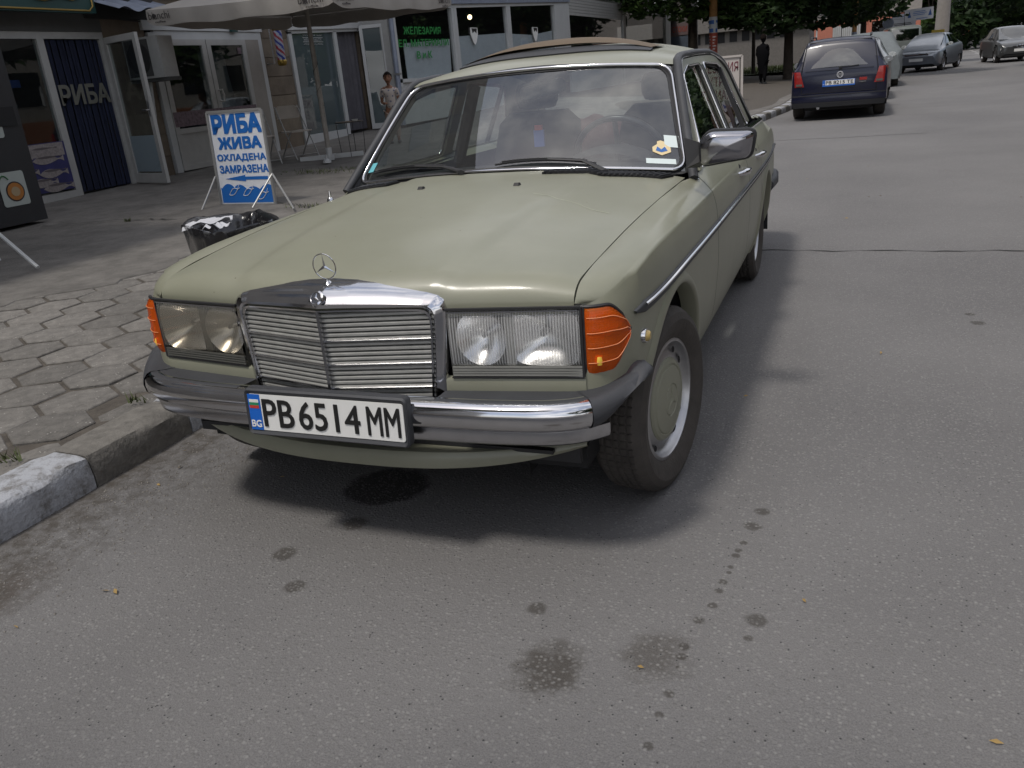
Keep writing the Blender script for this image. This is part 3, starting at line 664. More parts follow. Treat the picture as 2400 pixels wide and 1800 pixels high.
# pillars and gutters
def gut(y, dx=0, dz=0): return (xg(y)+dx, y, zg(y)+dz)
for sx in (1, -1):
    ap = MB(); P = []
    for i in range(15):
        v = i/14; a = ws(1, v, -.003); y = .765+(1.262-.765)*v; g = gut(y); P.append([(sx*a[0], a[1], a[2]),(sx*(a[0]*.5+g[0]*.5+.004), a[1]*.5+g[1]*.5, a[2]*.5+g[2]*.5+.002),(sx*g[0], g[1], g[2])])
    ap.grid(P); ap.build('windscreen_pillar', 'rubber_black', car, 60)
    gy_ = list(np.linspace(.765, 1.2, 14))+list(np.linspace(1.24, 1.36, 6))+list(np.linspace(1.42, 3.38, 40))
    gm = MB().tube([(sx*(xg(y)+.002), y-.006*(y < 1.3), zg(y)+.004) for y in gy_], .0185, 8, flat=.9); gu = gm.build('roof_gutter', 'rubber', car, 60)
    MB().tube([(sx*(xg(y)+.016), y+.004*(y < 1.3), zg(y)-.003) for y in gy_], .0042, 6).build('gutter_trim', 'chrome', gu, 60)
# side glass plane and door frames
def xs_side(z): return .792-.415*(z-.925)
def gtop(y): return zg(y)-.012
def plate_holes(outer, holes, mapf, t):
    bm = bmesh.new(); loops = []
    for lp_ in [outer]+holes:
        vs = [bm.verts.new((a, b, 0)) for a, b in lp_]; loops.append(vs)
        for i in range(len(vs)): bm.edges.new((vs[i], vs[(i+1) % len(vs)]))
    bmesh.ops.triangle_fill(bm, use_beauty=True, edges=bm.edges[:])
    bm.verts.index_update(); V = [(v.co.x, v.co.y) for v in bm.verts]; F = [tuple(v.index for v in f.verts) for f in bm.faces]
    E = [(e.verts[0].index, e.verts[1].index) for e in bm.edges if len(e.link_faces) == 1]; bm.free()
    n = len(V); mb = MB(); mb.add([mapf(a, b, 0) for a, b in V]+[mapf(a, b, t) for a, b in V], F+[tuple(i+n for i in f[::-1]) for f in F]+[(a, b, b+n, a+n) for a, b in E]); return mb
def rnd(poly, r=.03, n=4):
    o = []; m = len(poly)
    for i in range(m):
        p = np.array(poly[i], float); a = np.array(poly[i-1], float); b = np.array(poly[(i+1) % m], float); da = (a-p)/np.linalg.norm(a-p); db = (b-p)/np.linalg.norm(b-p); rr = min(r, np.linalg.norm(a-p)*.45, np.linalg.norm(b-p)*.45)
        for k in range(n+1): t = k/n; o.append(tuple((1-t)**2*(p+da*rr)+2*t*(1-t)*p+t*t*(p+db*rr)))
    return o
fw_poly = rnd([(.965,.945),(1.745,.945),(1.745,1.302),(1.43,1.298),(1.255,1.262)], .035)
rw_poly = rnd([(1.845,.945),(2.66,.945),(2.42,1.262),(2.28,1.292),(1.845,1.303)], .035)
outer = [(.83,.915),(3.34,.915)]+[(y, gtop(y)) for y in np.linspace(3.32, 1.26, 40)]+[(y, gtop(y)-.004) for y in np.linspace(1.22, .84, 8)]
for sx in (1, -1):
    mf = lambda y, z, d: (sx*(xs_side(z)-d-sm((y-2.15)/.5)*max(0, xs_side(zg(y))-xg(y)-.002)), y, z)
    fr = plate_holes(outer, [fw_poly, rw_poly], mf, .022).build('door_frame', 'paint', car, 30)
    for poly, nm in ((fw_poly, 'side_window'), (rw_poly, 'side_window')):
        g = MB(); g.add([mf(a, b, .014) for a, b in poly], [tuple(range(len(poly)))]); go = g.build(nm, 'glass_side', car, 0)
        MB().tube([mf(a, b, -.002) for a, b in poly], .0065, 6, closed=True).build('window_trim', 'chrome', go, 60)
        cen = np.mean(poly, 0); ins = [tuple(np.array(p)+(cen-np.array(p))*.0+(-(np.array(p)-cen)/np.linalg.norm(np.array(p)-cen))*.022) for p in poly]
        MB().grid([[mf(*a, .008), mf(*b, .010)] for a, b in zip(poly, ins)], closed_u=True).build('window_seal', 'rubber_black', go, 60)
        if poly is rw_poly: MB().bar(mf(2.375,.945,.004), mf(2.385,1.275,.004), .022, .018, (0, 1, 0)).build('window_bar', 'rubber_black', go)
    MB().grid([[mf(1.762, z, -.003), mf(1.805, z, -.003)] for z in np.linspace(.94, 1.296, 5)]).build('door_post', 'rubber_black', car, 0)
    MB().tube([mf(1.812, z, -.004) for z in np.linspace(.94, 1.296, 5)], .006, 6).build('post_trim', 'chrome', car)
    bl = MB(); P = []
    for y in np.linspace(.86, 3.28, 40): p = side_pt(s_of_y(y), 2.0); P.append([(sx*(p[0]+.002), y, p[2]-.006),(sx*(p[0]+.004), y, p[2]+.006),(sx*(p[0]-.006), y, p[2]+.012),(sx*(p[0]-.02), y, p[2]+.012)])
    bl.grid(P).build('belt_trim', 'chrome', car, 60)
# rear glass, deck
P = []
for v in np.linspace(0, 1, 9):
    row = []
    for u in np.linspace(-1, 1, 17): a = np.array([u*.60, 2.87-.10*u*u, 1.345-.05*u*u]); b = np.array([u*.68, 3.40-.05*u*u, .945]); row.append(a*(1-v)+b*v+np.array([0,.02,.03])*4*v*(1-v)*.5)
    P.append(row)
MB().grid(P).build('rear_window', 'glass_side', car, 80)
for sx in (1, -1):
    MB().grid([[(sx*xg(y), y, zg(y)), (sx*(.60+.08*(y-2.78)/.6), y+.005, 1.30-(y-2.78)/.6*.36)] for y in np.linspace(2.76, 3.36, 10)]).build('rear_pillar', 'paint', car, 60)
P = []
for i in range(14):
    f = i/13; y = 3.38+f*.52; z = .945-.02*f-.03*max(0, f-.8)*5*.5; P.append([(u*(.72-.04*f), y-.02*u*u, z-.02*u**4) for u in np.linspace(-1, 1, 15)])
P += [[(x, y+.012, z-.04) for x, y, z in P[-1]], [(x, y+.02, .5) for x, y, z in P[-1]]]
MB().grid(P).build('trunk_lid', 'paint', car, 40)
rb_ = MB(); rb_.tube([(.815, 3.34, .49), (.825, 3.6, .49), (.80, 3.92, .49), (.6, 4.02, .50), (0, 4.05, .50), (-.6, 4.02, .50), (-.80, 3.92, .49), (-.825, 3.6, .49), (-.815, 3.34, .49)], .040, 10); rb_.build('rear_bumper', 'rubber', car, 60)

# ---- mirror, handles, wipers, cowl vents, sun roof deflector, aerial
mm = MB(); 
def mpt(a, b, d): return (.845+a, .575+.30*a*0+.10*a-.02*(b)+d, 1.022+b)
P = []
for t, sc in ((0,.93),(.012,1.0),(.045,1.0),(.062,.90),(.070,.6),(.071,0.0)):
    P.append([mpt(.0875+(a)*sc, b*sc+.003, -t+.03) for a, b in rnd([(-.090,-.062),(.078,-.040),(.092,.048),(-.062,.054),(-.094,.018)], .022, 4)])
mir = mm.grid(P, closed_v=True).build('wing_mirror', 'chrome_dark', car, 50)
MB().add([mpt(.0875+a*.95, b*.95+.003, .0305) for a, b in rnd([(-.090,-.062),(.078,-.040),(.092,.048),(-.062,.054),(-.094,.018)], .022, 4)], [tuple(range(25))]).build('mirror_glass', 'reflector', mir, 0)
sk = MB(); sk.tube([mpt(.0875+a*1.015, b*1.02+.003, .022) for a, b in rnd([(-.090,-.062),(.078,-.040),(.092,.048),(-.062,.054),(-.094,.018)], .022, 4)], .008, 6, closed=True); sk.build('mirror_rim', 'rubber_black', mir)
ft = MB(); ft.add([(.785,.60,.955),(.80,.80,.93),(.775,.62,1.06),(.79,.78,1.0),(.86,.60,.985),(.86,.62,1.03)],[(0,1,4),(2,5,3),(0,4,5,2),(1,3,5,4)]); ft.build('mirror_foot', 'rubber_black', mir, 0)
for sx in (1, -1):
    for y in (1.62, 2.46 if False else 2.33):
        p = side_pt(s_of_y(y), .985); h = MB(); x = p[0]+.004
        h.tube([(sx*x, y-.105, .806),(sx*(x+.022), y-.085, .808),(sx*(x+.034), y-.04, .809),(sx*(x+.034), y+.03, .809),(sx*(x+.022), y+.06, .808),(sx*x, y+.075, .806)], [.008,.013,.015,.015,.012,.008], 8, flat=1.0)
        ho = h.build('door_handle', 'chrome', car, 60)
        MB().lathe([(0,.004),(.030,.002),(.036,-.004)], (x-.004, y-.02, .808), 'x', 16).build('handle_recess', 'dark', ho) if sx > 0 else None
def wiper(px, tipx, v0, v1, nm='wiper'):
    w = MB(); u0_, u1_ = px/.744, tipx/.744; base = np.array([px, .70, hood_top(px, .70)+.012]); mid = ws((px*.75+tipx*.25)/.744, v0+.03, .020); kn = ws((px*.42+tipx*.58)/.744, (v0+v1)/2+.02, .026)
    w.tube([base-np.array([.0,.012,.0]), base, mid, kn], [.016,.015,.010,.006], 8, flat=.6)
    B = [ws((px*(1-t)+tipx*t)/.744, v0*(1-t)+v1*t+.045*4*t*(1-t)*.6, .012) for t in np.linspace(.13, 1.12, 14)]; w.tube(B, .0045, 6)
    B2 = [b+np.array([0,-.008,.008]) for b in B]; w.tube(B2[1:-1], .0035, 6)
    return w.build(nm, 'rubber_black', car, 50)
wiper(.455, .02, .02, .055); wiper(-.165, -.62, .02, .085)
def vent(x0, x1, cnt):
    fy = lambda x, k: .735+.084*(x/.744)**2-.036-k
    P = [(x0+.05, .020),(x1-.005, .020),(x1-.035, .088),(x0, .082)]
    base = [(x, fy(x, k), hood_top(x, fy(x, k))+.009) for x, k in P]; m = MB().add(base+[(x, y, z-.008) for x, y, z in base], [(0,1,2,3),(0,4,5,1),(1,5,6,2),(2,6,7,3),(3,7,4,0)]); vo = m.build('cowl_vent', 'dark', car, 0)
    fin = MB()
    for i in range(cnt):
        t = (i+.5)/cnt; xa = P[3][0]+(P[2][0]-P[3][0])*t; xb = P[0][0]+(P[1][0]-P[0][0])*t; ya, yb = fy(xa, .084), fy(xb, .022)
        fin.bar((xa, ya, hood_top(xa, ya)+.012), (xb, yb, hood_top(xb, yb)+.012), .0075, .005)
    fin.build('vent_fin', 'rubber', vo, 0)
vent(.215, .712, 22); vent(-.735, -.47, 9) 
df = MB(); P = []
for k in range(33):
    u = -1+2*k/32; x = u*.475; y = 1.40+.05*u*u; zr = roof(x, y); h = .030*(1-.5*abs(u)**3); P.append([(x, y, zr-.002),(x, y-.004, zr+.006),(x*1.0, y+.03, zr+h*.8),(x, y+.05, zr+h),(x, y+.06, zr+h-.003),(x, y+.035, zr+.004)])
df.grid(P); dfo = df.build('sunroof_deflector', 'rubber', car, 40)
mat('bronze_tint', (.12, .085, .050), .6, 0, 0, spec=.25)
P = []
for i in range(9):
    v_ = i/8; y = 1.442+.36*v_; P.append([(u*.468, y+.05*u*u*(1-v_), roof(u*.468, y)+.030*(1-.5*abs(u)**3)*(1-.75*v_)+.028*math.sin(math.pi*min(1, v_*1.05+.06))*(1-u*u)+.003) for u in np.linspace(-1, 1, 17)])
MB().grid(P).build('sunroof_panel', 'bronze_tint', car, 50)
ae = MB(); zz = side_pt(s_of_y(.62), 1.7); ae.lathe([(.016,0),(.013,.012),(.007,.018),(.005,.045),(0,.046)], (-zz[0], .62, zz[2]-.002), 'z', 12); ae.build('aerial_base', 'chrome', car)
# hood scratch and chips
sc = MB(); pts = [(.31,.26),(.36,.238),(.42,.225),(.46,.205),(.50,.175),(.54,.135),(.58,.105),(.63,.09)]; f_ = hermite([p[0] for p in pts], [p[1] for p in pts])
sc.grid([[(x, f_(x)+d, hood_top(x, f_(x)+d)+.0008) for d in (-.0022, .0022)] for x in np.linspace(.31, .63, 30)]); sc.build('hood_scratch', mat('scratch', (.38, .39, .30), .7), hood, 0)

# ---- cabin
ca = MB(); ca.box(-.66, .66, .98, 1.18, .55, .90); ca.grid([[(x, y, z-.03*abs(x/.7)**2) for x in np.linspace(-.70, .70, 9)] for y, z in ((.80,.925),(.92,.952),(1.10,.950),(1.18,.92),(1.19,.70))]); ca.build('dashboard', 'cabin', car, 40)
hood_b = MB().grid([[(.36+.19*a, y, z+.05*(1-a*a)) for a in np.linspace(-1, 1, 9)] for y, z in ((1.02,.93),(1.08,.955),(1.16,.955),(1.20,.92))]).build('instrument_binnacle', 'cabin', car, 50)
sw = MB(); cw = Vector((.36, 1.30, .93)); ax = Vector((0, -.88, -.47)).normalized(); e1 = Vector((1, 0, 0)); e2 = ax.cross(e1)
sw.tube([cw+e1*.205*math.cos(a)+e2*.205*math.sin(a) for a in np.linspace(0, 2*math.pi, 33)[:-1]], .0135, 8, closed=True)
for a in (R(0), R(180), R(270), R(90)): sw.tube([cw+ax*.03, cw+(e1*math.cos(a)+e2*math.sin(a))*.2], .012, 6)
sw.lathe([(0,-.02),(.06,-.015),(.065,.02)], (cw.x, cw.y, cw.z), 'y', 14); sw.build('steering_wheel', mat('wheel_black', (.03, .03, .034), .35), car, 50)
def seat(x, m):
    s = MB(); w = .25
    P = []
    for y, z, k in ((1.55,.55,.9),(1.58,.62,1),(1.80,.64,1),(2.02,.60,1),(2.05,.65,1),(2.14,.90,1),(2.20,1.06,.92),(2.22,1.115,.7),(2.27,1.12,.7),(2.30,1.05,.95),(2.24,.7,1),(2.18,.5,1)): P.append([(x+u*w*k, y+.05*(1-abs(u)**3)*(z > .64 and y < 2.2), z+.02*abs(u)**2*(y < 2.0)) for u in np.linspace(-1, 1, 9)])
    s.grid(P); o = s.build('seat', m, car, 60)
    h = MB(); P = []
    for t in np.linspace(0, 2*math.pi, 15)[:-1]: P.append([(x+u*.145*(1-.15*abs(u)**6), 2.235+.048*math.cos(t)*(1-abs(u)**8*.6), 1.205+.075*math.sin(t)*(1-abs(u)**6*.5)) for u in np.linspace(-1, 1, 9)])
    h.grid(P, closed_u=True); h.build('headrest', m, o, 60)
seat(.37, 'cabin'); seat(-.37, 'cabin')
MB().grid([[(u*.63, y, z+.015*math.sin(9*u)+.012*math.sin(23*u)) for u in np.linspace(-1, 1, 33)] for y, z in ((2.60,.60),(2.62,.66),(2.95,.68),(3.00,.74),(3.12,1.00),(3.20,1.01),(3.36,.95))]).build('rear_seat', 'cabin_red', car, 60)
MB().box(-.72, .72, 1.0, 3.3, .30, .34).build('cabin_floor', 'cabin', car, 0)
MB().grid([[(u*xg(y)*.97, y, roof(u*xg(y)*.97, y)-.028) for u in np.linspace(-1, 1, 13)] for y in np.linspace(1.22, 2.82, 12)]).build('headliner', mat('headliner_grey', (.06, .06, .056), .9), car, 60)
for sx in (1, -1):
    MB().grid([[(sx*.745, y, .34), (sx*.745, y, .93)] for y in (.9, 2.0, 3.2)]).build('door_trim', 'cabin', car, 0)
    MB().tube([(sx*.70, 1.80, .9), (sx*.56, 1.80, 1.29)], .035, 8).build('inner_post', 'cabin', car)
rm = MB(); P = []
for t, k in ((0,.9),(.01,1),(.022,1),(.03,.86),(.031,0)): P.append([(a*k, t, b*k) for a, b in rrect(.105, .032, .024, 5)])
rm.grid(P, closed_v=True); ro = rm.build('rear_view_mirror', 'rubber_black', car, 40); ro.location = (.030, 1.225, 1.250); ro.rotation_euler = (R(8), R(-9), R(16))
MB().tube([(0, 1.205, 1.318), (.01, 1.24, 1.25)], .009, 6).build('mirror_stem', 'rubber_black', car)
def stick(name, pts, m, off=.0025): return MB().add([ws(u, v, off) for u, v in pts], [tuple(range(len(pts)))]).build(name, m, wsc, 0)
stick('sticker', [(.80,.055),(.955,.052),(.955,.095),(.80,.098)], 'sticker_white')
stick('sticker', [(.905,.20),(.985,.195),(.985,.30),(.905,.305)], 'sticker_white')
dia = [(.885,.125),(.935,.155),(.935,.195),(.905,.222),(.905,.245),(.885,.255),(.865,.245),(.865,.222),(.838,.195),(.838,.155)]
stick('sticker', dia, 'sticker_cream')
stick('sticker_print', [(.855,.165),(.885,.150),(.918,.165),(.905,.20),(.885,.175),(.865,.20)], 'ink_blue', .0032)
stick('sticker', [(-.985,.11),(-.935,.11),(-.935,.20),(-.985,.20)], 'sticker_teal')
# air freshener hanging from the mirror: a thing of its own
fr = thing('air_freshener', 'small blue and red air freshener dangling inside the green saloon windscreen', 'air freshener', (-.02, 1.27, 1.04))
MB().cyl((0,0,.06),(.01,0,.19),.0015,4).build('string', 'ink', fr)
MB().cbox((0,0,0),(.05,.012,.075)).build('card', mat('card_blue', (.03,.08,.3), .5), fr, 0); MB().cbox((0,0,.048),(.036,.014,.022)).build('cap', mat('card_red', (.4,.05,.04), .5), fr, 0)
# ================================================================== setting: road, kerb, pavement
def roadmat():
    m = bpy.data.materials.new('asphalt'); m.use_nodes = True; t = m.node_tree; b = t.nodes['Principled BSDF']; b.inputs['Roughness'].default_value = .86
    b.inputs['Specular IOR Level'].default_value = .35
    tc = N(t, 'ShaderNodeTexCoord'); P = tc.outputs['Object']
    def noise(sc, d=4, r=.6): n = N(t, 'ShaderNodeTexNoise'); n.inputs['Scale'].default_value = sc; n.inputs['Detail'].default_value = d; n.inputs['Roughness'].default_value = r; L(t, P, n.inputs[0]); return n.outputs[0]
    def rng_(s, a, b_, c, d): r = N(t, 'ShaderNodeMapRange'); r.inputs[1].default_value = a; r.inputs[2].default_value = b_; r.inputs[3].default_value = c; r.inputs[4].default_value = d; L(t, s, r.inputs[0]); return r.outputs[0]
    def mix(f, a, b_, blend='MIX'):
        x = N(t, 'ShaderNodeMix', data_type='RGBA', blend_type=blend)
        for s, v in ((0, f), (6, a), (7, b_)):
            if isinstance(v, (int, float)): x.inputs[s].default_value = v
            elif isinstance(v, tuple): x.inputs[s].default_value = (*v, 1)
            else: L(t, v, x.inputs[s])
        return x.outputs[2]
    def math_(op, a, b_=None):
        x = N(t, 'ShaderNodeMath', operation=op)
        for i, v in enumerate((a, b_)):
            if v is None: continue
            if isinstance(v, (int, float)): x.inputs[i].default_value = v
            else: L(t, v, x.inputs[i])
        return x.outputs[0]
    base = mix(rng_(math_('ADD', math_('MULTIPLY', noise(.55, 6), .6), math_('MULTIPLY', noise(.13, 3), .4)), .38, .60, 0, 1), (.122, .118, .118), (.162, .157, .155))
    base = mix(rng_(noise(260, 3), .3, .7, 0, 1), mix(1., base, (.74, .74, .74), 'MULTIPLY'), mix(1., base, (1.24, 1.24, 1.24), 'MULTIPLY'))
    v = N(t, 'ShaderNodeTexVoronoi'); v.inputs['Scale'].default_value = 92; v.inputs['Randomness'].default_value = 1; L(t, P, v.inputs[0])
    vs = N(t, 'ShaderNodeSeparateColor'); L(t, v.outputs['Color'], vs.inputs[0])
    stone = math_('MULTIPLY', rng_(v.outputs['Distance'], .22, .56, 1, 0), rng_(vs.outputs[0], .08, .7, .05, .85))
    tone = mix(vs.outputs[1], (.138, .134, .130), (.245, .24, .232))
    base = mix(stone, base, tone)
    dk_ = math_('MULTIPLY', rng_(v.outputs['Distance'], .12, .3, 1, 0), rng_(vs.outputs[2], .972, .978, 0, 1))
    base = mix(dk_, base, (.03, .03, .032))
    # stains of oil and water, each with its own place and size
    sp = N(t, 'ShaderNodeSeparateXYZ'); L(t, P, sp.inputs[0])
    wob = noise(22, 4); wob2 = noise(7, 3)
    def stain(base, x, y, rx, ry, col, strength=1, ang=0, soft=.25, broken=0):
        r_dark = col[0]
        ca, sa = math.cos(ang), math.sin(ang)
        dx = math_('SUBTRACT', sp.outputs[0], x); dy = math_('SUBTRACT', sp.outputs[1], y)
        a = math_('DIVIDE', math_('ADD', math_('MULTIPLY', dx, ca), math_('MULTIPLY', dy, sa)), rx); c = math_('DIVIDE', math_('SUBTRACT', math_('MULTIPLY', dy, ca), math_('MULTIPLY', dx, sa)), ry)
        d = math_('SQRT', math_('ADD', math_('MULTIPLY', a, a), math_('MULTIPLY', c, c))); d = math_('ADD', d, math_('MULTIPLY', math_('SUBTRACT', wob, .5), .5+broken*2.2))
        f = rng_(d, 1-soft, 1+soft, strength, 0); k = math_('MULTIPLY', f, math_('SUBTRACT', 1, math_('MULTIPLY', stone, .55 if r_dark < .3 else .85)))
        return mix(k, base, mix(1., base, col, 'MULTIPLY'))
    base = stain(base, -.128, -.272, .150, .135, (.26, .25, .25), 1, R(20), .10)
    for (x, y, r) in STAINS: base = stain(base, x, y, r*1.1, r*1.15, (.47, .45, .42), .95, R(20+int(x*997) % 90), .22, .30)
    base = stain(base, .745, -1.03, .075, .085, (.40, .37, .33), .9, 0, .35, .6); base = stain(base, .975, -.915, .07, .075, (.52, .49, .45), .75, 0, .4, .7); base = stain(base, -1.0, -1.2, .12, .2, (.45, .38, .32), .8, 0, .5, .6)
    # dirt gathered along the kerb
    ed = math_('ADD', sp.outputs[0], math_('MULTIPLY', math_('SUBTRACT', wob2, .5), .35)); f = rng_(ed, -1.18, -.72, .85, 0)
    base = mix(math_('MULTIPLY', f, rng_(noise(16, 6, .7), .42, .6, 0, 1)), base, (.045, .038, .030)); base = mix(rng_(ed, -1.27, -1.02, .55, 0), base, (.07, .06, .05))
    L(t, base, b.inputs['Base Color'])
    bp = N(t, 'ShaderNodeBump'); bp.inputs['Strength'].default_value = .55; bp.inputs['Distance'].default_value = .006
    h = math_('ADD', math_('MULTIPLY', stone, .8), noise(180, 4)); L(t, h, bp.inputs['Height']); L(t, bp.outputs[0], b.inputs['Normal'])
    MT['asphalt'] = m
STAINS = [(1.146,-0.169,0.019),(1.128,-0.264,0.022),(1.114,-0.363,0.010),(1.105,-0.408,0.009),(1.102,-0.437,0.010),(1.096,-0.497,0.008),(1.095,-0.525,0.006),(1.085,-0.573,0.011),(1.08,-0.617,0.011),(1.075,-0.684,0.011),(1.051,-0.754,0.014),(1.187,-0.718,0.023),(1.177,-0.794,0.011),(1.035,-0.866,0.012),(1.034,-0.903,0.012),(1.036,-0.942,0.006),(1.033,-1.034,0.012),(1.026,-1.103,0.009),(1.023,-1.197,0.010),(0.639,-0.813,0.023),(-0.223,-0.749,0.035),(-0.079,-0.892,0.028),(-0.099,-0.53,0.036),(1.95,1.9,.03),(1.93,2.05,.02)]
roadmat()
def zroad(x, y): return max(0, min(y, 160)-95)*.012
ys_r = [-35,-12]+list(np.linspace(-8, 43, 52))+[50,60,75,90,105,160,300]
xs_r = [-60,-30]+list(np.linspace(-10, 12, 23))+[30,60]
road = MB().grid([[(x, y, zroad(x, y)) for x in xs_r] for y in ys_r]).build('road', 'asphalt', None, 30); road['kind'] = 'structure'
# crack across the road
mat('crack_dark', (.018, .017, .016), .95)
ck = MB(); P = []
for i in range(70):
    f = i/69; x = .30+3.6*f; y = 3.60-.19*f*.9+.012*math.sin(x*9)+.008*math.sin(x*23+1)+.012*rng.normal()*.5; w = .006+.003*math.sin(x*17); P.append([(x, y-w, .004), (x, y+w, .004)])
ck.grid(P); P = []
for i in range(50):
    f = i/49; x = -.6+2.9*f; y = 11.62-.1*f+.03*math.sin(x*4)+.02*rng.normal()*.5; P.append([(x, y-.010, .004), (x, y+.010, .004)])
ck.grid(P); tag(ck.build('road_crack', 'crack_dark', road, 0), kind='stuff')
# kerb, stone by stone
kerb_x = hermite([-4,6,9,12,16,19.5,24,40], [-1.25,-1.25,-1.13,-.86,-.45,-.12,-.10,-.10])
def stonemat(name, col, painted):
    m = bpy.data.materials.new(name); m.use_nodes = True; t = m.node_tree; b = t.nodes['Principled BSDF']; b.inputs['Roughness'].default_value = .9
    tc = N(t, 'ShaderNodeTexCoord'); n = N(t, 'ShaderNodeTexNoise'); n.inputs['Scale'].default_value = 14; n.inputs['Detail'].default_value = 8; n.inputs['Roughness'].default_value = .72; L(t, tc.outputs['Object'], n.inputs[0])
    r = N(t, 'ShaderNodeValToRGB')
    if painted: r.color_ramp.elements[0].position = .36; r.color_ramp.elements[1].position = .52; r.color_ramp.elements[0].color = (.16, .155, .15, 1); r.color_ramp.elements[1].color = (*col, 1)
    else: r.color_ramp.elements[0].position = .3; r.color_ramp.elements[1].position = .72; r.color_ramp.elements[0].color = (col[0]*.55, col[1]*.55, col[2]*.55, 1); r.color_ramp.elements[1].color = (col[0]*1.3, col[1]*1.3, col[2]*1.3, 1)
    L(t, n.outputs[0], r.inputs[0]); L(t, r.outputs[0], b.inputs['Base Color'])
    n2 = N(t, 'ShaderNodeTexNoise'); n2.inputs['Scale'].default_value = 70; n2.inputs['Detail'].default_value = 6; L(t, tc.outputs['Object'], n2.inputs[0])
    bp = N(t, 'ShaderNodeBump'); bp.inputs['Strength'].default_value = .5; bp.inputs['Distance'].default_value = .012; L(t, n2.outputs[0], bp.inputs['Height']); L(t, bp.outputs[0], b.inputs['Normal']); MT[name] = m
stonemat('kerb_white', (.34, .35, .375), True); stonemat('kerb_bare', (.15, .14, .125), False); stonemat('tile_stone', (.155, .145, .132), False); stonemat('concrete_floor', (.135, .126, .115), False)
def tilevar():
    t = MT['tile_stone'].node_tree; b = t.nodes['Principled BSDF']; src = b.inputs['Base Color'].links[0].from_socket
    oi = N(t, 'ShaderNodeObjectInfo'); r = N(t, 'ShaderNodeMapRange'); r.inputs[3].default_value = .80; r.inputs[4].default_value = 1.22; L(t, oi.outputs['Random'], r.inputs[0])
    m = N(t, 'ShaderNodeMix', data_type='RGBA', blend_type='MULTIPLY'); m.inputs[0].default_value = 1; L(t, src, m.inputs[6]); L(t, r.outputs[0], m.inputs[7])
    tc = N(t, 'ShaderNodeTexCoord'); v = N(t, 'ShaderNodeTexVoronoi'); v.inputs['Scale'].default_value = 75; L(t, tc.outputs['Object'], v.inputs[0]); sc_ = N(t, 'ShaderNodeSeparateColor'); L(t, v.outputs['Color'], sc_.inputs[0])
    a = N(t, 'ShaderNodeMapRange'); a.inputs[1].default_value = .12; a.inputs[2].default_value = .3; a.inputs[3].default_value = 1; a.inputs[4].default_value = 0; L(t, v.outputs['Distance'], a.inputs[0])
    g = N(t, 'ShaderNodeMath', operation='GREATER_THAN'); g.inputs[1].default_value = .93; L(t, sc_.outputs[0], g.inputs[0]); mm = N(t, 'ShaderNodeMath', operation='MULTIPLY'); L(t, a.outputs[0], mm.inputs[0]); L(t, g.outputs[0], mm.inputs[1])
    m2 = N(t, 'ShaderNodeMix', data_type='RGBA'); m2.inputs[7].default_value = (.42, .40, .37, 1); L(t, mm.outputs[0], m2.inputs[0]); L(t, m.outputs[2], m2.inputs[6]); L(t, m2.outputs[2], b.inputs['Base Color'])
tilevar()
kerb = MB().box(-2, -1.3, -4.2, -4.1, -.3, -.2).build('kerb', 'dark', None, 0); kerb['kind'] = 'structure'
def kerb_stone(ya, yb, m):
    mb = MB(); sub = 7; P = []
    for i in range(sub+1):
        y = ya+.004+(yb-ya-.008)*i/sub; x = kerb_x(y); j = lambda s: rng.normal()*s
        e = .012 if i in (0, sub) else 0
        P.append([(x+.002, y, -.05),(x+.002+j(.002), y, .05),(x-.004+j(.004)-e*.4, y, .108),(x-.016+j(.005)-e*.5, y, .127-e*.5+j(.003)),(x-.05, y, .135-e*.4),(x-.17, y, .138-e*.3),(x-.205, y, .132-e),(x-.21, y, .05)])
    mb.grid(P); n8 = 8; mb.f += [tuple(range(n8))[::-1], tuple(range(sub*n8, sub*n8+n8))]; mb.m += [0, 0]
    return mb.build('kerb_stone', m, kerb, 40)
yk = -4.16
for k in range(74): kerb_stone(yk, yk+.52, 'kerb_white' if (k % 2 == 0 or k == 53) else 'kerb_bare'); yk += .52
# pavement sheet
xp = [-14,-12,-10,-9,-8,-7,-6,-5,-4,-3.2,-2.4,-1.8,-1.25]; yp = [-30,-15]+list(np.arange(-8, 46.1, 1.0))+[60,80,120]
def px_(x, y): return x+(kerb_x(y)+1.25)*max(0, (x+6)/4.75)-(.19 if x == -1.25 else 0)
stonemat('joint_dirt', (.075, .064, .052), False)
pave = MB().grid([[(px_(x, y), y, pz(x, y)-.008) for x in xp] for y in yp]).build('pavement', 'joint_dirt', None, 30); pave['kind'] = 'structure'
# hexagon tiles
HS = .187; cnt = 0
hexme = []
for var in range(6):
    mb = MB(); r1, r2, r3 = HS-.010, HS-.015, HS-.021; j = [rng.normal()*.0015 for _ in range(6)]
    ring = lambda r, z: [(r*math.sin(R(60*k)), r*math.cos(R(60*k)), z+j[k]*.4) for k in range(6)]
    mb.grid([ring(r1, -.03), ring(r1, -.006), ring(r2, -.001), ring(r3, .0)], closed_v=True); b0 = len(mb.v)-6; mb.f.append(tuple(range(b0, b0+6))); mb.m.append(0)
    o = mb.build('paving_tile', 'tile_stone', pave, 25); hexme.append(o.data); bpy.data.objects.remove(o)
def conc_edge(y): return float(np.interp(y, [-6,-2,0,.9,1.35,1.6,1.75,1.95,2.15,2.6,2.95,3.6,5,8], [-4.9,-4.6,-4.35,-4.15,-4.06,-3.9,-3.74,-3.69,-3.63,-3.66,-3.80,-3.5,-3.3,-2.6]))
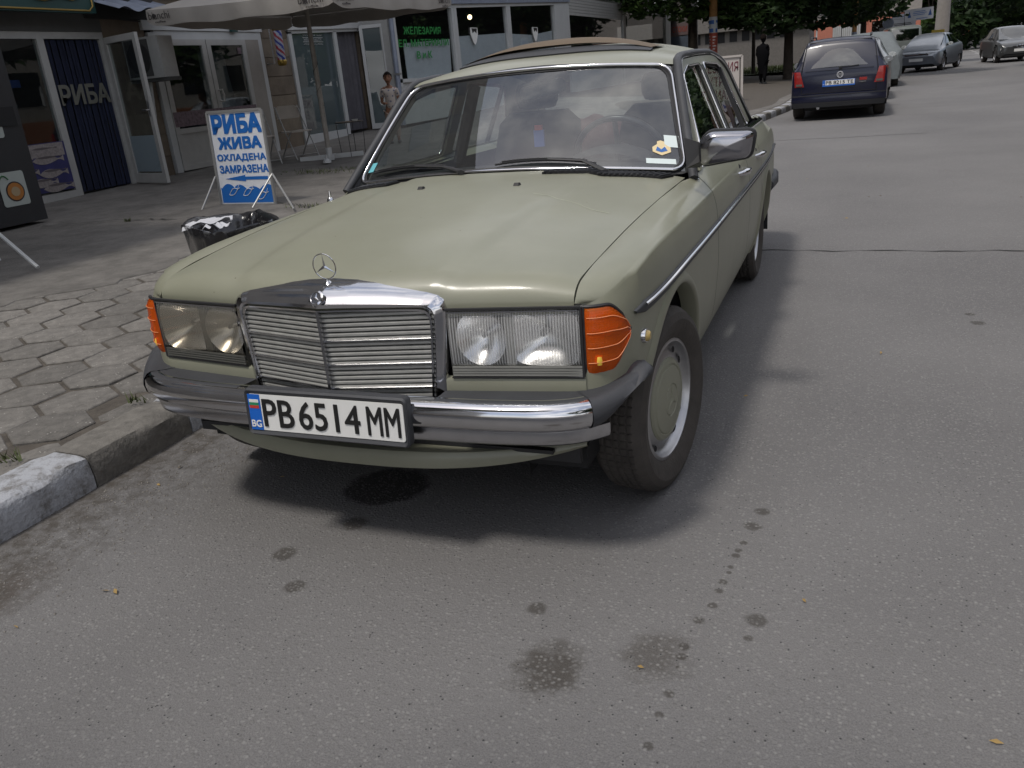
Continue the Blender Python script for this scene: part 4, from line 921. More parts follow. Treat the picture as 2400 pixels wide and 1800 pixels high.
for j in range(-13, 34):
    for i in range(-11, 2):
        x = -1.835+.3235*i-(.1617 if j % 2 else 0); y = -.045+.2802*j
        if x > -1.40 or x < conc_edge(y)-.25 or cnt > 290: continue
        if y > 4.6 and x < -3.0: continue
        o = bpy.data.objects.new('paving_tile', hexme[rng.integers(6)]); COL.objects.link(o); o.parent = pave; sx = -(pz(x, y)-pz(x-.1, y))/.1
        o.location = (x+rng.normal()*.002, y+rng.normal()*.002, pz(x, y)+rng.normal()*.0015-(.006 if x > -1.56 else 0)); o.rotation_euler = (rng.normal()*.004, .018+rng.normal()*.004, rng.normal()*.006+R(60*rng.integers(6))); cnt += 1
# edge filler next to the kerb, concrete forecourt laid over the tiles
fo = MB(); P = []
for y in np.arange(-6, 24, .13):
    xe = conc_edge(y)+.05*math.sin(y*11)+.03*math.sin(y*29+2)+rng.normal()*.012 if y < 8 else kerb_x(y)-.23
    row = [(xe+.0, y, pz(xe, y)-.006),(xe-.012, y, pz(xe, y)+.008),(xe-.06, y, pz(xe, y)+.011)]
    for x in np.linspace(xe-.4, -9.3, 14): row.append((x, y, pz(x, y)+.010+.006*math.sin(x*2.1+y*1.3)))
    P.append(row)
fo.grid(P); MT['concrete_floor'].node_tree.nodes['Noise Texture'].inputs['Scale'].default_value = 3.0
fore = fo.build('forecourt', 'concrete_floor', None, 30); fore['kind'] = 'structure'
ck = MB()
for pts in ([(-7.1,4.2),(-6.3,4.5),(-5.4,4.52),(-4.7,4.9),(-4.0,5.3)], [(-4.9,5.5),(-4.2,5.2),(-3.6,4.4)], [(-6.8,7.6),(-6.0,8.0),(-5.2,8.6),(-4.4,8.9)], [(-5.6,7.0),(-4.8,7.7),(-3.9,8.0)]):
    f_ = hermite(np.arange(len(pts)), [p for p in pts]) if False else None
    for a, b in zip(pts, pts[1:]):
        n = 10; Q = []
        for i in range(n+1):
            x = a[0]+(b[0]-a[0])*i/n+rng.normal()*.012; y = a[1]+(b[1]-a[1])*i/n+rng.normal()*.02; Q.append([(x-.004, y-.010, pz(x, y)+.021),(x+.004, y+.010, pz(x, y)+.021)])
        ck.grid(Q)
tag(ck.build('forecourt_crack', 'crack_dark', fore, 0), kind='stuff')
# weeds in the cracks
mat('weed', (.07, .085, .03), .8, var=.3, vscale=8)
wd = MB()
for (cx, cy, n, r) in ((-6.06,8.1,200,.5),(-5.5,8.4,120,.35),(-4.2,5.2,60,.2),(-6.1,4.47,30,.05),(-1.50,-.03,16,.05),(-1.52,-.62,18,.06),(-4.9,8.6,60,.3)):
    for _ in range(n):
        x = cx+rng.normal()*r*.6; y = cy+rng.normal()*r*.25; h = rng.uniform(.015, .055); a = rng.uniform(0, 6.28); z = pz(x, y)+.008; w = .005; dx, dy = math.cos(a), math.sin(a)
        wd.add([(x-dy*w, y+dx*w, z),(x+dy*w, y-dx*w, z),(x+dx*h*.7, y+dy*h*.7, z+h)], [(0,1,2)])
tag(wd.build('weeds', 'weed', None, 0, fixn=False), kind='stuff')
# grit swept against the kerb
mat('grit', (.20, .185, .165), .9, var=.4, vscale=60); gm_ = MB()
for _ in range(900):
    y = rng.uniform(-1.5, 1.2); x = -1.24+abs(rng.normal())*.22+.05; 
    if rng.random() < .5: x, y = -.98+rng.normal()*.10+.35*(y+.6)*.2, rng.normal()*.35-.35
    r = rng.uniform(.0018, .0055); z = .001; a = rng.uniform(0, 6.28); q = [(x+r*math.cos(a+k*2.1), y+r*math.sin(a+k*2.1), z) for k in range(3)]+[(x, y, z+r*.9)]
    gm_.add(q, [(0,1,3),(1,2,3),(2,0,3)])
tag(gm_.build('gravel', 'grit', None, 0, fixn=False), kind='stuff')
# litter: dry leaves on the road
mat('dry_leaf', (.30, .20, .07), .8); mat('paper_bit', (.5, .48, .42), .8)
lf = MB()
for _ in range(26):
    x, y = rng.uniform(.8, 3.2), rng.uniform(-1.4, 9); 
    if rng.random() < .4: x, y = rng.uniform(-1.2, -.5), rng.uniform(-1.4, 0)
    a = rng.uniform(0, 6.28); s = rng.uniform(.006, .02); lf.add([(x+s*math.cos(a), y+s*math.sin(a), .006),(x-.3*s*math.sin(a), y+.3*s*math.cos(a), .010),(x-s*math.cos(a), y-s*math.sin(a), .005),(x+.3*s*math.sin(a), y-.3*s*math.cos(a), .005)], [(0,1,2,3)])
tag(lf.build('fallen_leaves', 'dry_leaf', None, 0), kind='stuff')

# ================================================================== the shop building on the left
XF = -8.9
gz = lambda y: pz(XF, y)+.012
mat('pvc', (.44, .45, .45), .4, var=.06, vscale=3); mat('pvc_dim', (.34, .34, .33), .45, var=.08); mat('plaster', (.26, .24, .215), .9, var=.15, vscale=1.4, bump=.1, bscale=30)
mat('cladding', (.135, .108, .080), .85, var=.22, vscale=3, bump=.25, bscale=25); mat('shop_dark', (.022, .022, .022), .8); mat('shop_wall', (.06, .06, .058), .8, var=.3, vscale=1)
mat('sign_green', (.010, .045, .042), .45); mat('gold', (.35, .24, .07), .4, .6); mat('tin', (.24, .27, .34), .5, .4, var=.15); mat('poster_blue', (.03, .03, .11), .5, var=.25, vscale=5); mat('fish_grey', (.24, .215, .21), .5, var=.3, vscale=30); mat('fish_dark', (.10, .085, .09), .5)
mat('curtain_blue', (.006, .010, .032), .85, var=.25, vscale=4); mat('curtain_letter', (.13, .13, .11), .8); mat('frost_film', (.20, .25, .28), .5); mat('drape', (.085, .082, .095), .9, var=.15)
bld = thing('apartment_building', 'long plastered building over the row of shops on the left', 'building', (XF, 0, 0))
bw = MB(); bw.box(-3.2, .05, -34, 13.6, 2.95, 17); bw.box(-3.3, -3.0, -34, 14.6, -.2, 2.95); bw.box(-3.2, -.02, -34, 2.0, -.2, 2.95); bw.box(-3.2, -.8, 13.6, 48, 3.8, 9); bw.build('wall', 'plaster', bld, 0)
bw = MB()
for zz in (4.3, 7.2, 10.1, 13.0):
    for yy in np.arange(-32, 12, 3.1): w_ = MB().box(.04, .09, yy, yy+1.5, zz, zz+1.5).build('window', 'glass_dark', bld, 0)
fl = MB(); fl.grid([[(-3.1, y, gz(y)+.004), (-.02, y, gz(y)+.004)] for y in np.linspace(-2, 15, 18)]); fl.build('shop_floor', 'shop_dark', bld, 0)
for yy in (2.0, 7.8, 11.5, 14.9): MB().box(-3.1, -.3, yy-.05, yy+.05, -.1, 3.0).build('partition_wall', 'shop_wall', bld, 0)
pier = MB(); pier.box(-.25, .0, 11.05, 11.92, .2, 2.96); pier.box(-.25, .0, 7.42, 8.28, .1, 2.96); pier.box(-.25, -.0, 14.55, 15.4, .1, 3.2); pier.box(-.12, -.005, 2.0, 15.4, 2.70, 2.97); pier.build('pier', 'cladding', bld, 0)
mat('cladding_light', (.165, .135, .10), .85, var=.2, vscale=4, bump=.25, bscale=25)
for (ya, yb) in ((11.06, 11.91), (7.43, 8.27)):
    z = gz(ya)-.02; k = 0
    while z < 2.66:
        h = .335; MB().box(.001, .022, ya, yb, z+.006, min(z+h, 2.69)-.006).build('stone_slab', 'cladding_light' if k in (1, 2, 5) else 'cladding', bld, 0); z += h; k += 1
# ---- fish shop front
fs = thing('fish_shop', 'dark glazed fish shop front with grey frames at the left edge', 'shop front', (XF, 0, 0))
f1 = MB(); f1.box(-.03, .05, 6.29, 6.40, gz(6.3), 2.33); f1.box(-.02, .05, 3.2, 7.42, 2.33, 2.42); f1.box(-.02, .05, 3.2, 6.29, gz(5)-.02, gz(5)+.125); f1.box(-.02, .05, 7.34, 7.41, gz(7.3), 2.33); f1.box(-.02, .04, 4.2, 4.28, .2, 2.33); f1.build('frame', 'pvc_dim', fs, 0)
MB().box(.0, .012, 3.2, 6.29, .35, 2.33).build('glass_pane', 'glass_shop', fs, 0)
MB().box(-.05, .06, 3.0, 7.42, 2.42, 2.66).build('fascia', 'shop_wall', fs, 0)
sh = MB()
for zz in (.75, 1.15, 1.5): sh.box(-.9, -.4, 3.4, 6.1, zz, zz+.05)
sh.box(-.9, -.3, 3.4, 6.2, .3, .72); sh.build('counter', 'shop_wall', fs, 0)
for (yy, zz, w, h, c) in ((5.5,2.0,.25,.16,(.35,.30,.02)),(5.72,1.52,.22,.12,(.30,.30,.30)),(5.9,1.75,.3,.10,(.02,.05,.2)),(5.2,.9,.4,.3,(.25,.26,.25))): MB().box(-.38, -.36, yy, yy+w, zz, zz+h).build('price_card', mat('card_%d' % (yy*100), c, .6), fs, 0)
po = thing('fish_poster', 'blue poster printed with silver fish on the lower shop window', 'poster', (XF+.055, 5.3, .36))
MB().box(.0, .006, .0, .98, .02, .66).build('sheet', 'poster_blue', po, 0)
MB().box(.006, .0075, .03, .95, .48, .65).build('print_sky', 'fish_grey', po, 0)
def fish_poly(cx, cz, l, h, flip=1):
    p = []
    for t in np.linspace(0, 1, 12): p.append((cx+flip*l*(t-.5), cz+h*math.sin(math.pi*min(t/.86, 1)**.8)*.5+ (.35*h*max(0, (t-.86)/.14))))
    for t in np.linspace(1, 0, 12)[:-1]: p.append((cx+flip*l*(t-.5), cz-h*math.sin(math.pi*min(t/.86, 1)**.8)*.5-(.35*h*max(0, (t-.86)/.14))))
    return p
for k, (a, b, l, h) in enumerate(((.62,.56,.5,.10),(.66,.44,.5,.11),(.70,.26,.46,.12),(.52,.15,.42,.12),(.72,.07,.50,.12),(.25,.30,.45,.12),(.22,.50,.42,.11),(.2,.12,.4,.1))):
    MB().prism(fish_poly(a, b, l, h), lambda u, v, d: (.0085+.0006*k+d, u, v), .002).build('printed_fish', 'fish_grey', po, 0)
    MB().prism([(u, v) for u, v in fish_poly(a+.02, b+h*.3, l*.8, h*.28)], lambda u, v, d: (.0115+.0006*k+d, u, v), .001).build('printed_back', 'fish_dark', po, 0)
cu = thing('strip_curtain', 'dark blue strip door curtain with pale letters in the shop doorway', 'curtain', (XF, 6.41, 0))
for k in range(24):
    y0_ = k*.0388; MB().grid([[(.012*math.sin(k*2.3)+.004*math.sin(z*5+k), y0_, z), (.020+.012*math.sin(k*2.3)+.004*math.sin(z*5+k), y0_+.019, z), (.012*math.sin(k*2.3)+.004*math.sin(z*5+k), y0_+.037, z)] for z in np.linspace(gz(6.8)+.03, 2.32, 8)]).build('strip', 'curtain_blue', cu, 0)
text('curtain_letters', 'РИБА', .86, .27, 'curtain_letter', cu, (.042, .03, 1.47), (0, 1, 0), (0, 0, 1), .002, .03)
def leaf(name, label, hinge, free, z0, z1, m, glass, wst=.085, panel=0, film=False, handle=True, group=None, zp=.0):
    h = Vector((*hinge, 0)); f = Vector((*free, 0)); w = (f-h).length; t = thing(name, label, 'door', (hinge[0], hinge[1], z0), math.atan2(f.y-h.y, f.x-h.x), group); H = z1-z0
    fr = MB(); fr.box(0, wst, -.025, .025, 0, H); fr.box(w-wst, w, -.025, .025, 0, H); fr.box(wst, w-wst, -.025, .025, H-wst, H); fr.box(wst, w-wst, -.025, .025, 0, wst*1.6); fr.build('frame', m, t, 0)
    if panel: MB().box(wst, w-wst, -.012, .012, wst*1.6, panel).build('panel', m, t, 0); MB().box(wst, w-wst, -.022, .022, panel, panel+.05).build('rail', m, t, 0)
    MB().box(wst, w-wst, -.005, .005, max(wst*1.6, panel+.05), H-wst).build('glass_pane', glass, t, 0)
    if film: MB().box(wst+.01, w-wst-.01, -.009, -.006, .16, H*.33).build('frosted_film', 'frost_film', t, 0); MB().prism([(.1+.35*math.cos(a)+w/2-.1, .40+.16*math.sin(a)) for a in np.linspace(math.pi, 2*math.pi, 12)], lambda u, v, d: (u, -.0115-d, v-.05), .001).build('film_arc', 'frost_film', t, 0)
    if handle:
        hd = MB(); hd.box(w-wst*.75, w-wst*.25, -.032, -.025, H*.46, H*.56); hd.tube([(w-wst*.5, -.03, H*.5), (w-wst*.5, -.065, H*.5), (w-wst*.5-.12, -.065, H*.5)], .010, 8); hd.tube([(w-wst*.5, .02, H*.5), (w-wst*.5, .065, H*.5), (w-wst*.5-.12, .065, H*.5)], .010, 8); hd.build('handle', 'alloy', t)
    return t
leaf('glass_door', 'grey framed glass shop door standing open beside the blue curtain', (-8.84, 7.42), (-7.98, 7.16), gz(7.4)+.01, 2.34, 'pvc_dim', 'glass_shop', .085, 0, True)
cb = thing('cable', 'black cable sagging along the shop fronts under the parasol', 'cable', (-8.84, 7.4, 2.64)); MB().tube([(0, t*7, -.05*math.sin(math.pi*((t*4) % 1))-.01) for t in np.linspace(0, 1, 45)], .009, 5).build('wire', 'rubber_black', cb)
jb = thing('junction_box', 'small blue grey box fixed over the white double door', 'junction box', (-8.83, 10.2, 2.50)); MB().box(0, .06, 0, .16, -.05, .05).build('case', 'sign_green', jb, 0)
# big sign and tin awning above
sg = thing('shop_sign', 'dark green shop sign with gold scrollwork above the fish shop', 'sign', (-8.55, 0, 0))
MB().box(-.1, 0, 2.6, 7.12, 2.63, 3.6).build('board', 'sign_green', sg, 0)
gd = MB(); gd.tube([(.01, 2.7, 2.66), (.01, 7.0, 2.66), (.01, 7.07, 2.72), (.01, 7.08, 3.6)], .012, 6); gd.tube([(.012, 6.15, 2.80), (.012, 6.3, 2.78), (.012, 6.55, 2.82), (.012, 6.75, 2.79), (.012, 6.88, 2.82), (.012, 6.80, 2.86)], [.03,.028,.02,.016,.014,.008], 6); gd.tube([(.012, 6.4+.1*math.cos(a), 2.98+.07*math.sin(a)) for a in np.linspace(2.6, 6.9, 10)], .014, 6); gd.build('scroll', 'gold', sg, 0)
tn = thing('tin_awning', 'corrugated grey tin awning edge beside the green sign', 'awning', (-8.8, 7.15, 2.7))
MB().grid([[(x, y, .03*math.sin(y*2*math.pi/.45)+.30*(.5-x)) for x in (-.1, .65)] for y in np.linspace(0, 1.38, 60)]).build('sheet', 'tin', tn, 60); MB().box(-.1, -.02, 0, 1.38, -.1, .4).build('bracket', 'shop_dark', tn, 0)
# striped canvas awning over the fish shop forecourt, out of the frame above the vending machine
aw = thing('awning', 'low canvas awning over the vending machine, known by the shade it throws on the forecourt', 'awning', (-8.8, -2.6, 2.75)); mat('awning_cloth', (.10, .11, .12), .9)
MB().grid([[(x, y, .55*(1-x/3.6)+.02*math.sin(y*3)) for x in np.linspace(0, 3.6, 8)] for y in np.linspace(0, 5.7, 20)]).build('cloth', 'awning_cloth', aw, 60)
for y in (.1, 5.6): MB().tube([(0, y, .45), (3.58, y, -.03)], .02, 6).build('arm', 'pvc_dim', aw)
# vending machine
vm = thing('vending_machine', 'black coffee vending machine with cup pictures standing outside the fish shop', 'vending machine', (-7.36, 3.5, .235))
MB().box(-.75, 0, -.9, 1.02, 0, 1.85).build('cabinet', 'rubber_black', vm, 0); MB().box(.0, .012, -.85, .96, 1.05, 1.25).build('ledge', 'dark', vm, 0)
mat('cup_white', (.33, .36, .34), .5); mat('coffee', (.34, .13, .025), .5); mat('coffee_foam', (.32, .24, .14), .5); mat('cup_dark', (.03, .02, .02), .5); mat('print_green', (.03, .12, .04), .5)
def cup(y, z):
    q = thing_child('cup_picture', vm); MB().prism(rrect(.165, .185, .03), lambda a, b, d: (.004+d, y+a, z+b), .004).build('print', 'cup_white', q, 0)
    for r, m, o in ((.115, 'cup_dark', .009), (.10, 'coffee', .0115), (.055, 'coffee_foam', .014)): MB().prism([(r*math.cos(a), r*math.sin(a)) for a in np.linspace(0, 2*math.pi, 25)[:-1]], lambda a, b, d: (o+d, y+.01+a, z-.03+b*.95), .0015).build('print_ring', m, q, 0)
    MB().tube([(.010, y-.16+.02*k, z+.10+.05*math.sin(k*.5)) for k in range(7)], .008, 5).build('print_stroke', 'print_green', q, 0)
def thing_child(n, p): o = bpy.data.objects.new(n, None); COL.objects.link(o); o.parent = p; return o
cup(.69, .39); cup(.60, 1.12)
# white A-frame stand cut by the left edge
A2 = thing('sandwich_board', 'white folding board stand cut off at the left edge of the picture', 'sign stand', (-5.6, 2.35, .20))
MB().bar((-.3, .1, .0), (-.42, -.12, .95), .62, .02, (0, 1, 0)).build('panel', 'pvc', A2, 0); MB().tube([(.82, -.13, .0), (-.05, .04, .50)], .016, 6).build('leg', 'pvc', A2); MB().tube([(.05, .12, .0), (-.05, .04, .50)], .016, 6).build('leg', 'pvc', A2)
# AC unit
ac = thing('air_conditioner', 'old beige air conditioner unit hung beside the open glass door', 'air conditioner', (-8.88, 7.76, 1.75))
MB().box(.02, .70, 0, .30, 0, .57).build('case', 'pvc_dim', ac, 0); MB().box(.05, .50, -.006, 0, .03, .54).build('grille', 'shop_wall', ac, 0); MB().lathe([(.0,-.012),(.21,-.012),(.225,-.006)], (.28, 0, .285), 'y', 24).build('fan_guard', 'shop_dark', ac, 0); MB().box(-.02, .75, .02, .28, -.05, 0).build('bracket', 'shop_wall', ac, 0); MB().tube([(.3,.1,-.05),(.25,.1,-.5),(.1,.12,-1.2)], .025, 6).build('pipe', 'pvc_dim', ac)
# white double door unit (8.3 .. 11.05)
dd = thing('double_door', 'white plastic double door with pink stickers under the parasol', 'door', (XF+.02, 8.30, gz(8.4)))
def dz(z): return z-gz(8.4)
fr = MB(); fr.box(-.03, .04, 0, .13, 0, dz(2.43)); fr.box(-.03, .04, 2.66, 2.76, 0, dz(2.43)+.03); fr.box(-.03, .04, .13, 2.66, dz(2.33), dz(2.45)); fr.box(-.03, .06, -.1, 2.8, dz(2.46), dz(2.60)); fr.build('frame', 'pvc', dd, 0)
MB().box(-.02, .03, .13, 2.66, dz(2.40)+.05, dz(2.47)).build('transom', 'pvc_dim', dd, 0)
mat('door_cream', (.36, .355, .34), .45, var=.08)
for k, (ya, yb) in enumerate(((.14, 1.24), (1.26, 2.28))):
    l = thing_child('door_leaf', dd); lb = MB(); lb.box(0, .05, ya, ya+.1, .02, dz(2.33)); lb.box(0, .05, yb-.1, yb, .02, dz(2.33)); lb.box(0, .05, ya+.1, yb-.1, dz(2.24), dz(2.33)); lb.box(0, .05, ya+.1, yb-.1, .02, .10); lb.box(0, .05, ya+.1, yb-.1, dz(.90), dz(.98)); lb.build('leaf_frame', 'door_cream', l, 0)
    MB().box(.01, .03, ya+.1, yb-.1, .10, dz(.90)).build('leaf_panel', 'door_cream', l, 0); MB().box(.015, .025, ya+.1, yb-.1, dz(.98), dz(2.24)).build('leaf_glass', 'glass_shop', l, 0)
MB().box(0, .04, 2.28, 2.66, .0, dz(2.33)).build('side_panel', 'plaster', dd, 0)
MB().tube([(.05, 1.33, dz(1.52)), (.12, 1.35, dz(1.53)), (.13, 1.36, dz(1.44)), (.12, 1.35, dz(1.34)), (.05, 1.33, dz(1.35))], .016, 8).build('handle', 'door_cream', dd)
mat('sticker_pink', (.14, .10, .115), .7, var=.5, vscale=22); MB().box(.051, .053, .15, 2.26, dz(1.01), dz(1.24)).build('sticker_band', 'sticker_pink', dd, 0); MB().box(.031, .033, 2.05, 2.15, dz(2.1), dz(2.2)).build('round_sticker', 'sticker_pink', dd, 0)
mat('cloth_grey', (.13, .14, .145), .9, var=.15); MB().grid([[(-.25+.03*math.sin(8*y), y, z) for y in np.linspace(1.38-.0, 2.0+.15*(1.9-z), 9)] for z in np.linspace(dz(1.0), dz(2.15), 5)]).build('hanging_cloth', 'cloth_grey', dd, 40)
# barber pole
bp_ = thing('barber_pole', 'striped red white and blue barber pole with gold caps on the stone pier', 'barber pole', (-8.58, 11.22, 1.86))
mat('pole_white', (.36, .38, .46), .35); mat('pole_red', (.30, .03, .045), .35); mat('pole_blue', (.02, .04, .26), .35); mat('brass', (.35, .24, .06), .35, .8)
pm2 = MB(); nr, nh = 24, 30
for i in range(nh):
    for k in range(nr):
        a0, a1 = 2*math.pi*k/nr, 2*math.pi*(k+1)/nr; z0_, z1_ = .10+.50*i/nh, .10+.50*(i+1)/nh; q = ((k/nr)+(i/nh)*1.15) % 1; c = [0, 1, 0, 2][int(q*8) % 4]
        pm2.mi = c; pm2.add([(.075*math.cos(a0), .075*math.sin(a0), z0_),(.075*math.cos(a1), .075*math.sin(a1), z0_),(.075*math.cos(a1), .075*math.sin(a1), z1_),(.075*math.cos(a0), .075*math.sin(a0), z1_)], [(0,1,2,3)])
pm2.build('striped_tube', ['pole_white', 'pole_red', 'pole_blue'], bp_, 60)
MB().lathe([(0,0),(.06,.0),(.085,.03),(.09,.08),(.08,.10)], (0,0,0), 'z', 20).build('lower_cap', 'brass', bp_); MB().lathe([(.08,.60),(.09,.62),(.085,.68),(.05,.71),(0,.72)], (0,0,0), 'z', 20).build('upper_cap', 'brass', bp_); MB().tube([(-.3, -.05, .05), (-.09, -.11, .05), (-.09, -.11, .65), (-.3, -.05, .65)], .014, 6).build('bracket', 'alloy', bp_)
# barber shop front
bs = thing('barber_shop', 'white framed barber shop front with frosted glass panel and grey curtain', 'shop front', (XF, 11.93, gz(12.5)))
def bz(z): return z-gz(12.5)
fr = MB(); 
def qbar(mb, ya, yb, za0, za1, zb0, zb1, x0=-.03, x1=.05): return mb.add([(x0,ya,za0),(x1,ya,za0),(x1,yb,zb0),(x0,yb,zb0),(x0,ya,za1),(x1,ya,za1),(x1,yb,zb1),(x0,yb,zb1)],[(3,2,1,0),(4,5,6,7),(0,1,5,4),(1,2,6,5),(2,3,7,6),(3,0,4,7)])
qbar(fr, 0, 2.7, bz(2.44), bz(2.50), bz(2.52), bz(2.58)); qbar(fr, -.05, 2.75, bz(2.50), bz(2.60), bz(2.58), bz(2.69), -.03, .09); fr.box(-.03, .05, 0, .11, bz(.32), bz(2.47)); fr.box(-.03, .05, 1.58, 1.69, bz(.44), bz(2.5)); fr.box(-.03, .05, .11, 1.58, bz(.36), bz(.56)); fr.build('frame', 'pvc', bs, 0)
MB().add([(.012,.11,bz(.54)),(.012,1.58,bz(.56)),(.012,1.58,bz(2.5)),(.012,.11,bz(2.45))],[(0,1,2,3)]).build('glass_pane', 'glass_frost', bs, 0)
mat('etch_white', (.32, .33, .33), .7)
et = MB()
for zz in (2.30, 2.38): et.bar((.016, .50, bz(zz)), (.016, 1.20, bz(zz)), .006, .012)
for c in (.62, .85, 1.08):
    for s in (1, -1): et.tube([(.016, c+s*.02*k, bz(2.41)+.022*abs(math.sin(k*1.1))) for k in range(6)], .006, 5); et.tube([(.016, c+s*.02*k, bz(2.27)-.022*abs(math.sin(k*1.1))) for k in range(6)], .006, 5)
et.build('etched_ornament', 'etch_white', bs, 0); text('etched_letters', 'HAIR BEAUTY', .62, .055, 'etch_white', bs, (.015, .54, bz(2.312)), (0, 1, 0), (0, 0, 1), .002, .0)
for k in range(5): MB().box(-.5, -.48, .15, 1.55, bz(.75+.36*k), bz(.80+.36*k)).build('blind_band', 'shop_wall', bs, 0)
MB().box(-.55, -.52, .1, 1.6, bz(.5), bz(2.5)).build('blind', mat('blind_grey', (.16, .18, .19), .8), bs, 0)
MB().grid([[(-.06+.025*math.sin(y*38)+.01*math.sin(y*91), y, z) for y in np.linspace(1.69, 2.62, 60)] for z in (bz(.5), bz(1.5), bz(2.55))]).build('drape', 'drape', bs, 60)
leaf('glass_door', 'white framed glass door of the barber shop standing open', (-8.80, 14.46), (-8.30, 14.66), gz(14)+.03, 2.62, 'pvc', 'glass_frost', .07, 0, False, False)
# ================================================================== hardware shop projecting beyond the barber
XH = -8.12
hw = thing('hardware_shop', 'white framed hardware shop windows with green lettering and paper panels', 'shop front', (XH, 14.7, 0))
gh = lambda y: pz(XH, y)
HW = lambda y: y-14.7
def wall_quad(mb, ya, yb, za0, za1, zb0, zb1, x0, x1): return qbar(mb, HW(ya), HW(yb), za0, za1, zb0, zb1, x0, x1)
fr = MB(); wall_quad(fr, 14.72, 25.7, .2, 1.385, .4, 1.40, -.06, 0); wall_quad(fr, 14.7, 25.7, 1.385, 1.46, 1.40, 1.46, -.06, .05)
for (ya, yb) in ((14.70, 14.80), (17.70, 18.0), (21.36, 21.68), (25.6, 27.15)): wall_quad(fr, ya, yb, 1.3, 2.87+.045*(ya-14.8), 1.3, 2.87+.045*(yb-14.8), -.05, .05+(.02 if ya > 25 else 0))
wall_quad(fr, 17.83, 17.87, 1.4, 3.0, 1.4, 3.0, .05, .056); wall_quad(fr, 14.7, 27.15, 2.87, 2.95, 3.42, 3.5, -.05, .05)
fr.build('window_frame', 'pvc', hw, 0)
mb = MB(); wall_quad(mb, 14.5, 27.2, 2.95, 4.2, 3.5, 4.6, -.1, .10); mb.build('fascia', 'tin', hw, 0)
mb = MB(); mb.box(-.9, -.06, HW(14.62), HW(14.72), .2, 3.4); mb.build('side_wall', 'pvc_dim', hw, 0)
mb = MB(); mb.box(-4, -3.9, 0, 34, 0, 3.6); mb.box(-4, 0, -.08, 34, .1, .5); mb.box(-4, -.1, -.08, 34, 3.4, 3.6); mb.build('dark_interior', 'shop_dark', hw, 0)
for ya, yb in ((14.8, 17.7), (18.0, 21.36), (21.68, 25.6)):
    g = MB().add([(-.01, HW(ya), 1.44),(-.01, HW(yb), 1.44),(-.01, HW(yb), 2.87+.045*(yb-14.8)),(-.01, HW(ya), 2.87+.045*(ya-14.8))],[(0,1,2,3)]).build('window_pane', 'glass_shop', hw, 0)
mat('paper_white', (.50, .52, .56), .7, var=.05, vscale=3)
for k, (pts) in enumerate(([(15.22,1.44),(17.53,1.44),(17.62,2.30),(15.20,2.20)], [(18.02,1.44),(21.34,1.44),(21.34,2.47),(18.02,2.36)], [(21.7,1.44),(25.58,1.44),(25.5,2.58),(23.6,2.44),(21.7,2.46)])):
    MB().prism([(HW(a), b) for a, b in pts], lambda a, b, d: (-.05+d+.01*math.sin(a*3+b*4)*(k == 2), a, b), .012).build('paper_panel', 'paper_white', hw, 0)
mat('letter_green', (.010, .21, .035), .5)
for s, y0_, w, z, h in (('ЖЕЛЕЗАРИЯ', 15.19, 1.89, 2.38, .165), ('ЕЛ. МАТЕРИАЛИ', 14.90, 2.55, 2.12, .155), ('В и К', 15.71, .77, 1.87, .16)): text('window_letters', s, w, h, 'letter_green', hw, (.004, HW(y0_), z), (0, 1, .012), (0, 0, 1), .002, .02)
for yy, z in ((19.05, 2.40), (23.75, 2.48)):
    sh = MB().prism([(-.22, .22),(.22,.22),(.22,.02),(.10,-.22),(0,-.30),(-.10,-.22),(-.22,.02)], lambda a, b, d: (.0+d, HW(yy)+a, z+b*.8), .02).build('shield_emblem', 'white', hw, 0)
    MB().prism([(-.17, .20),(.17,.20),(.12,.05),(0,.12),(-.12,.05)], lambda a, b, d: (.021+d, HW(yy)+a, z+b*.8), .006).build('emblem_mark', 'ink', hw, 0)
mat('bulb_glow', (1, .74, .42), .4, emit=5); MB().lathe([(0,-.07),(.05,-.05),(.065,0),(.045,.05),(0,.065)], (-1.2, HW(21.6), 3.02), 'z', 14).build('lamp_bulb', 'bulb_glow', hw)
# shutters beyond
for ya, yb, zb in ((27.2, 34.6, 3.10), (35.0, 44.2, 3.40)):
    for k in range(6): MB().box(-.04, .03, HW(ya), HW(yb), zb+.10*k, zb+.10*k+.09).build('shutter_slat', 'pvc_dim', hw, 0)
mb = MB(); mb.box(-.05, .06, HW(34.6), HW(35.0), .3, 4); mb.box(-.05, .08, HW(43.2), HW(44.4), .3, 4.0); mb.box(-.05, .03, HW(27.15), HW(44.4), .2, 1.3); mb.build('shutter_post', 'pvc_dim', hw, 0)
MB().add([(0, HW(27.2), 1.3),(0, HW(44), 1.3),(0, HW(44), 4.0),(0, HW(27.2), 3.7)],[(0,1,2,3)]).build('shop_glass', 'glass_shop', hw, 0)
for k in range(9): MB().box(-1.4, -1.0, HW(28+1.7*k), HW(28.8+1.7*k), .9, 1.5+.5*rng.random()).build('shelf_goods', mat('goods%d' % k, tuple(rng.uniform(.02, .22, 3)), .6), hw, 0)
pp = thing('drain_pipe', 'grey rain pipe running down the corner of the hardware shop', 'pipe', (XH+.05, 14.58, .5)); MB().tube([(0,0,0),(.0,0,1.2),(0,.02,2.3),(0,.02,2.9)], .055, 10).build('tube', 'tin', pp, 60); MB().box(-.07,.07,-.07,.07,1.05,1.09).build('clamp','alloy',pp,0)
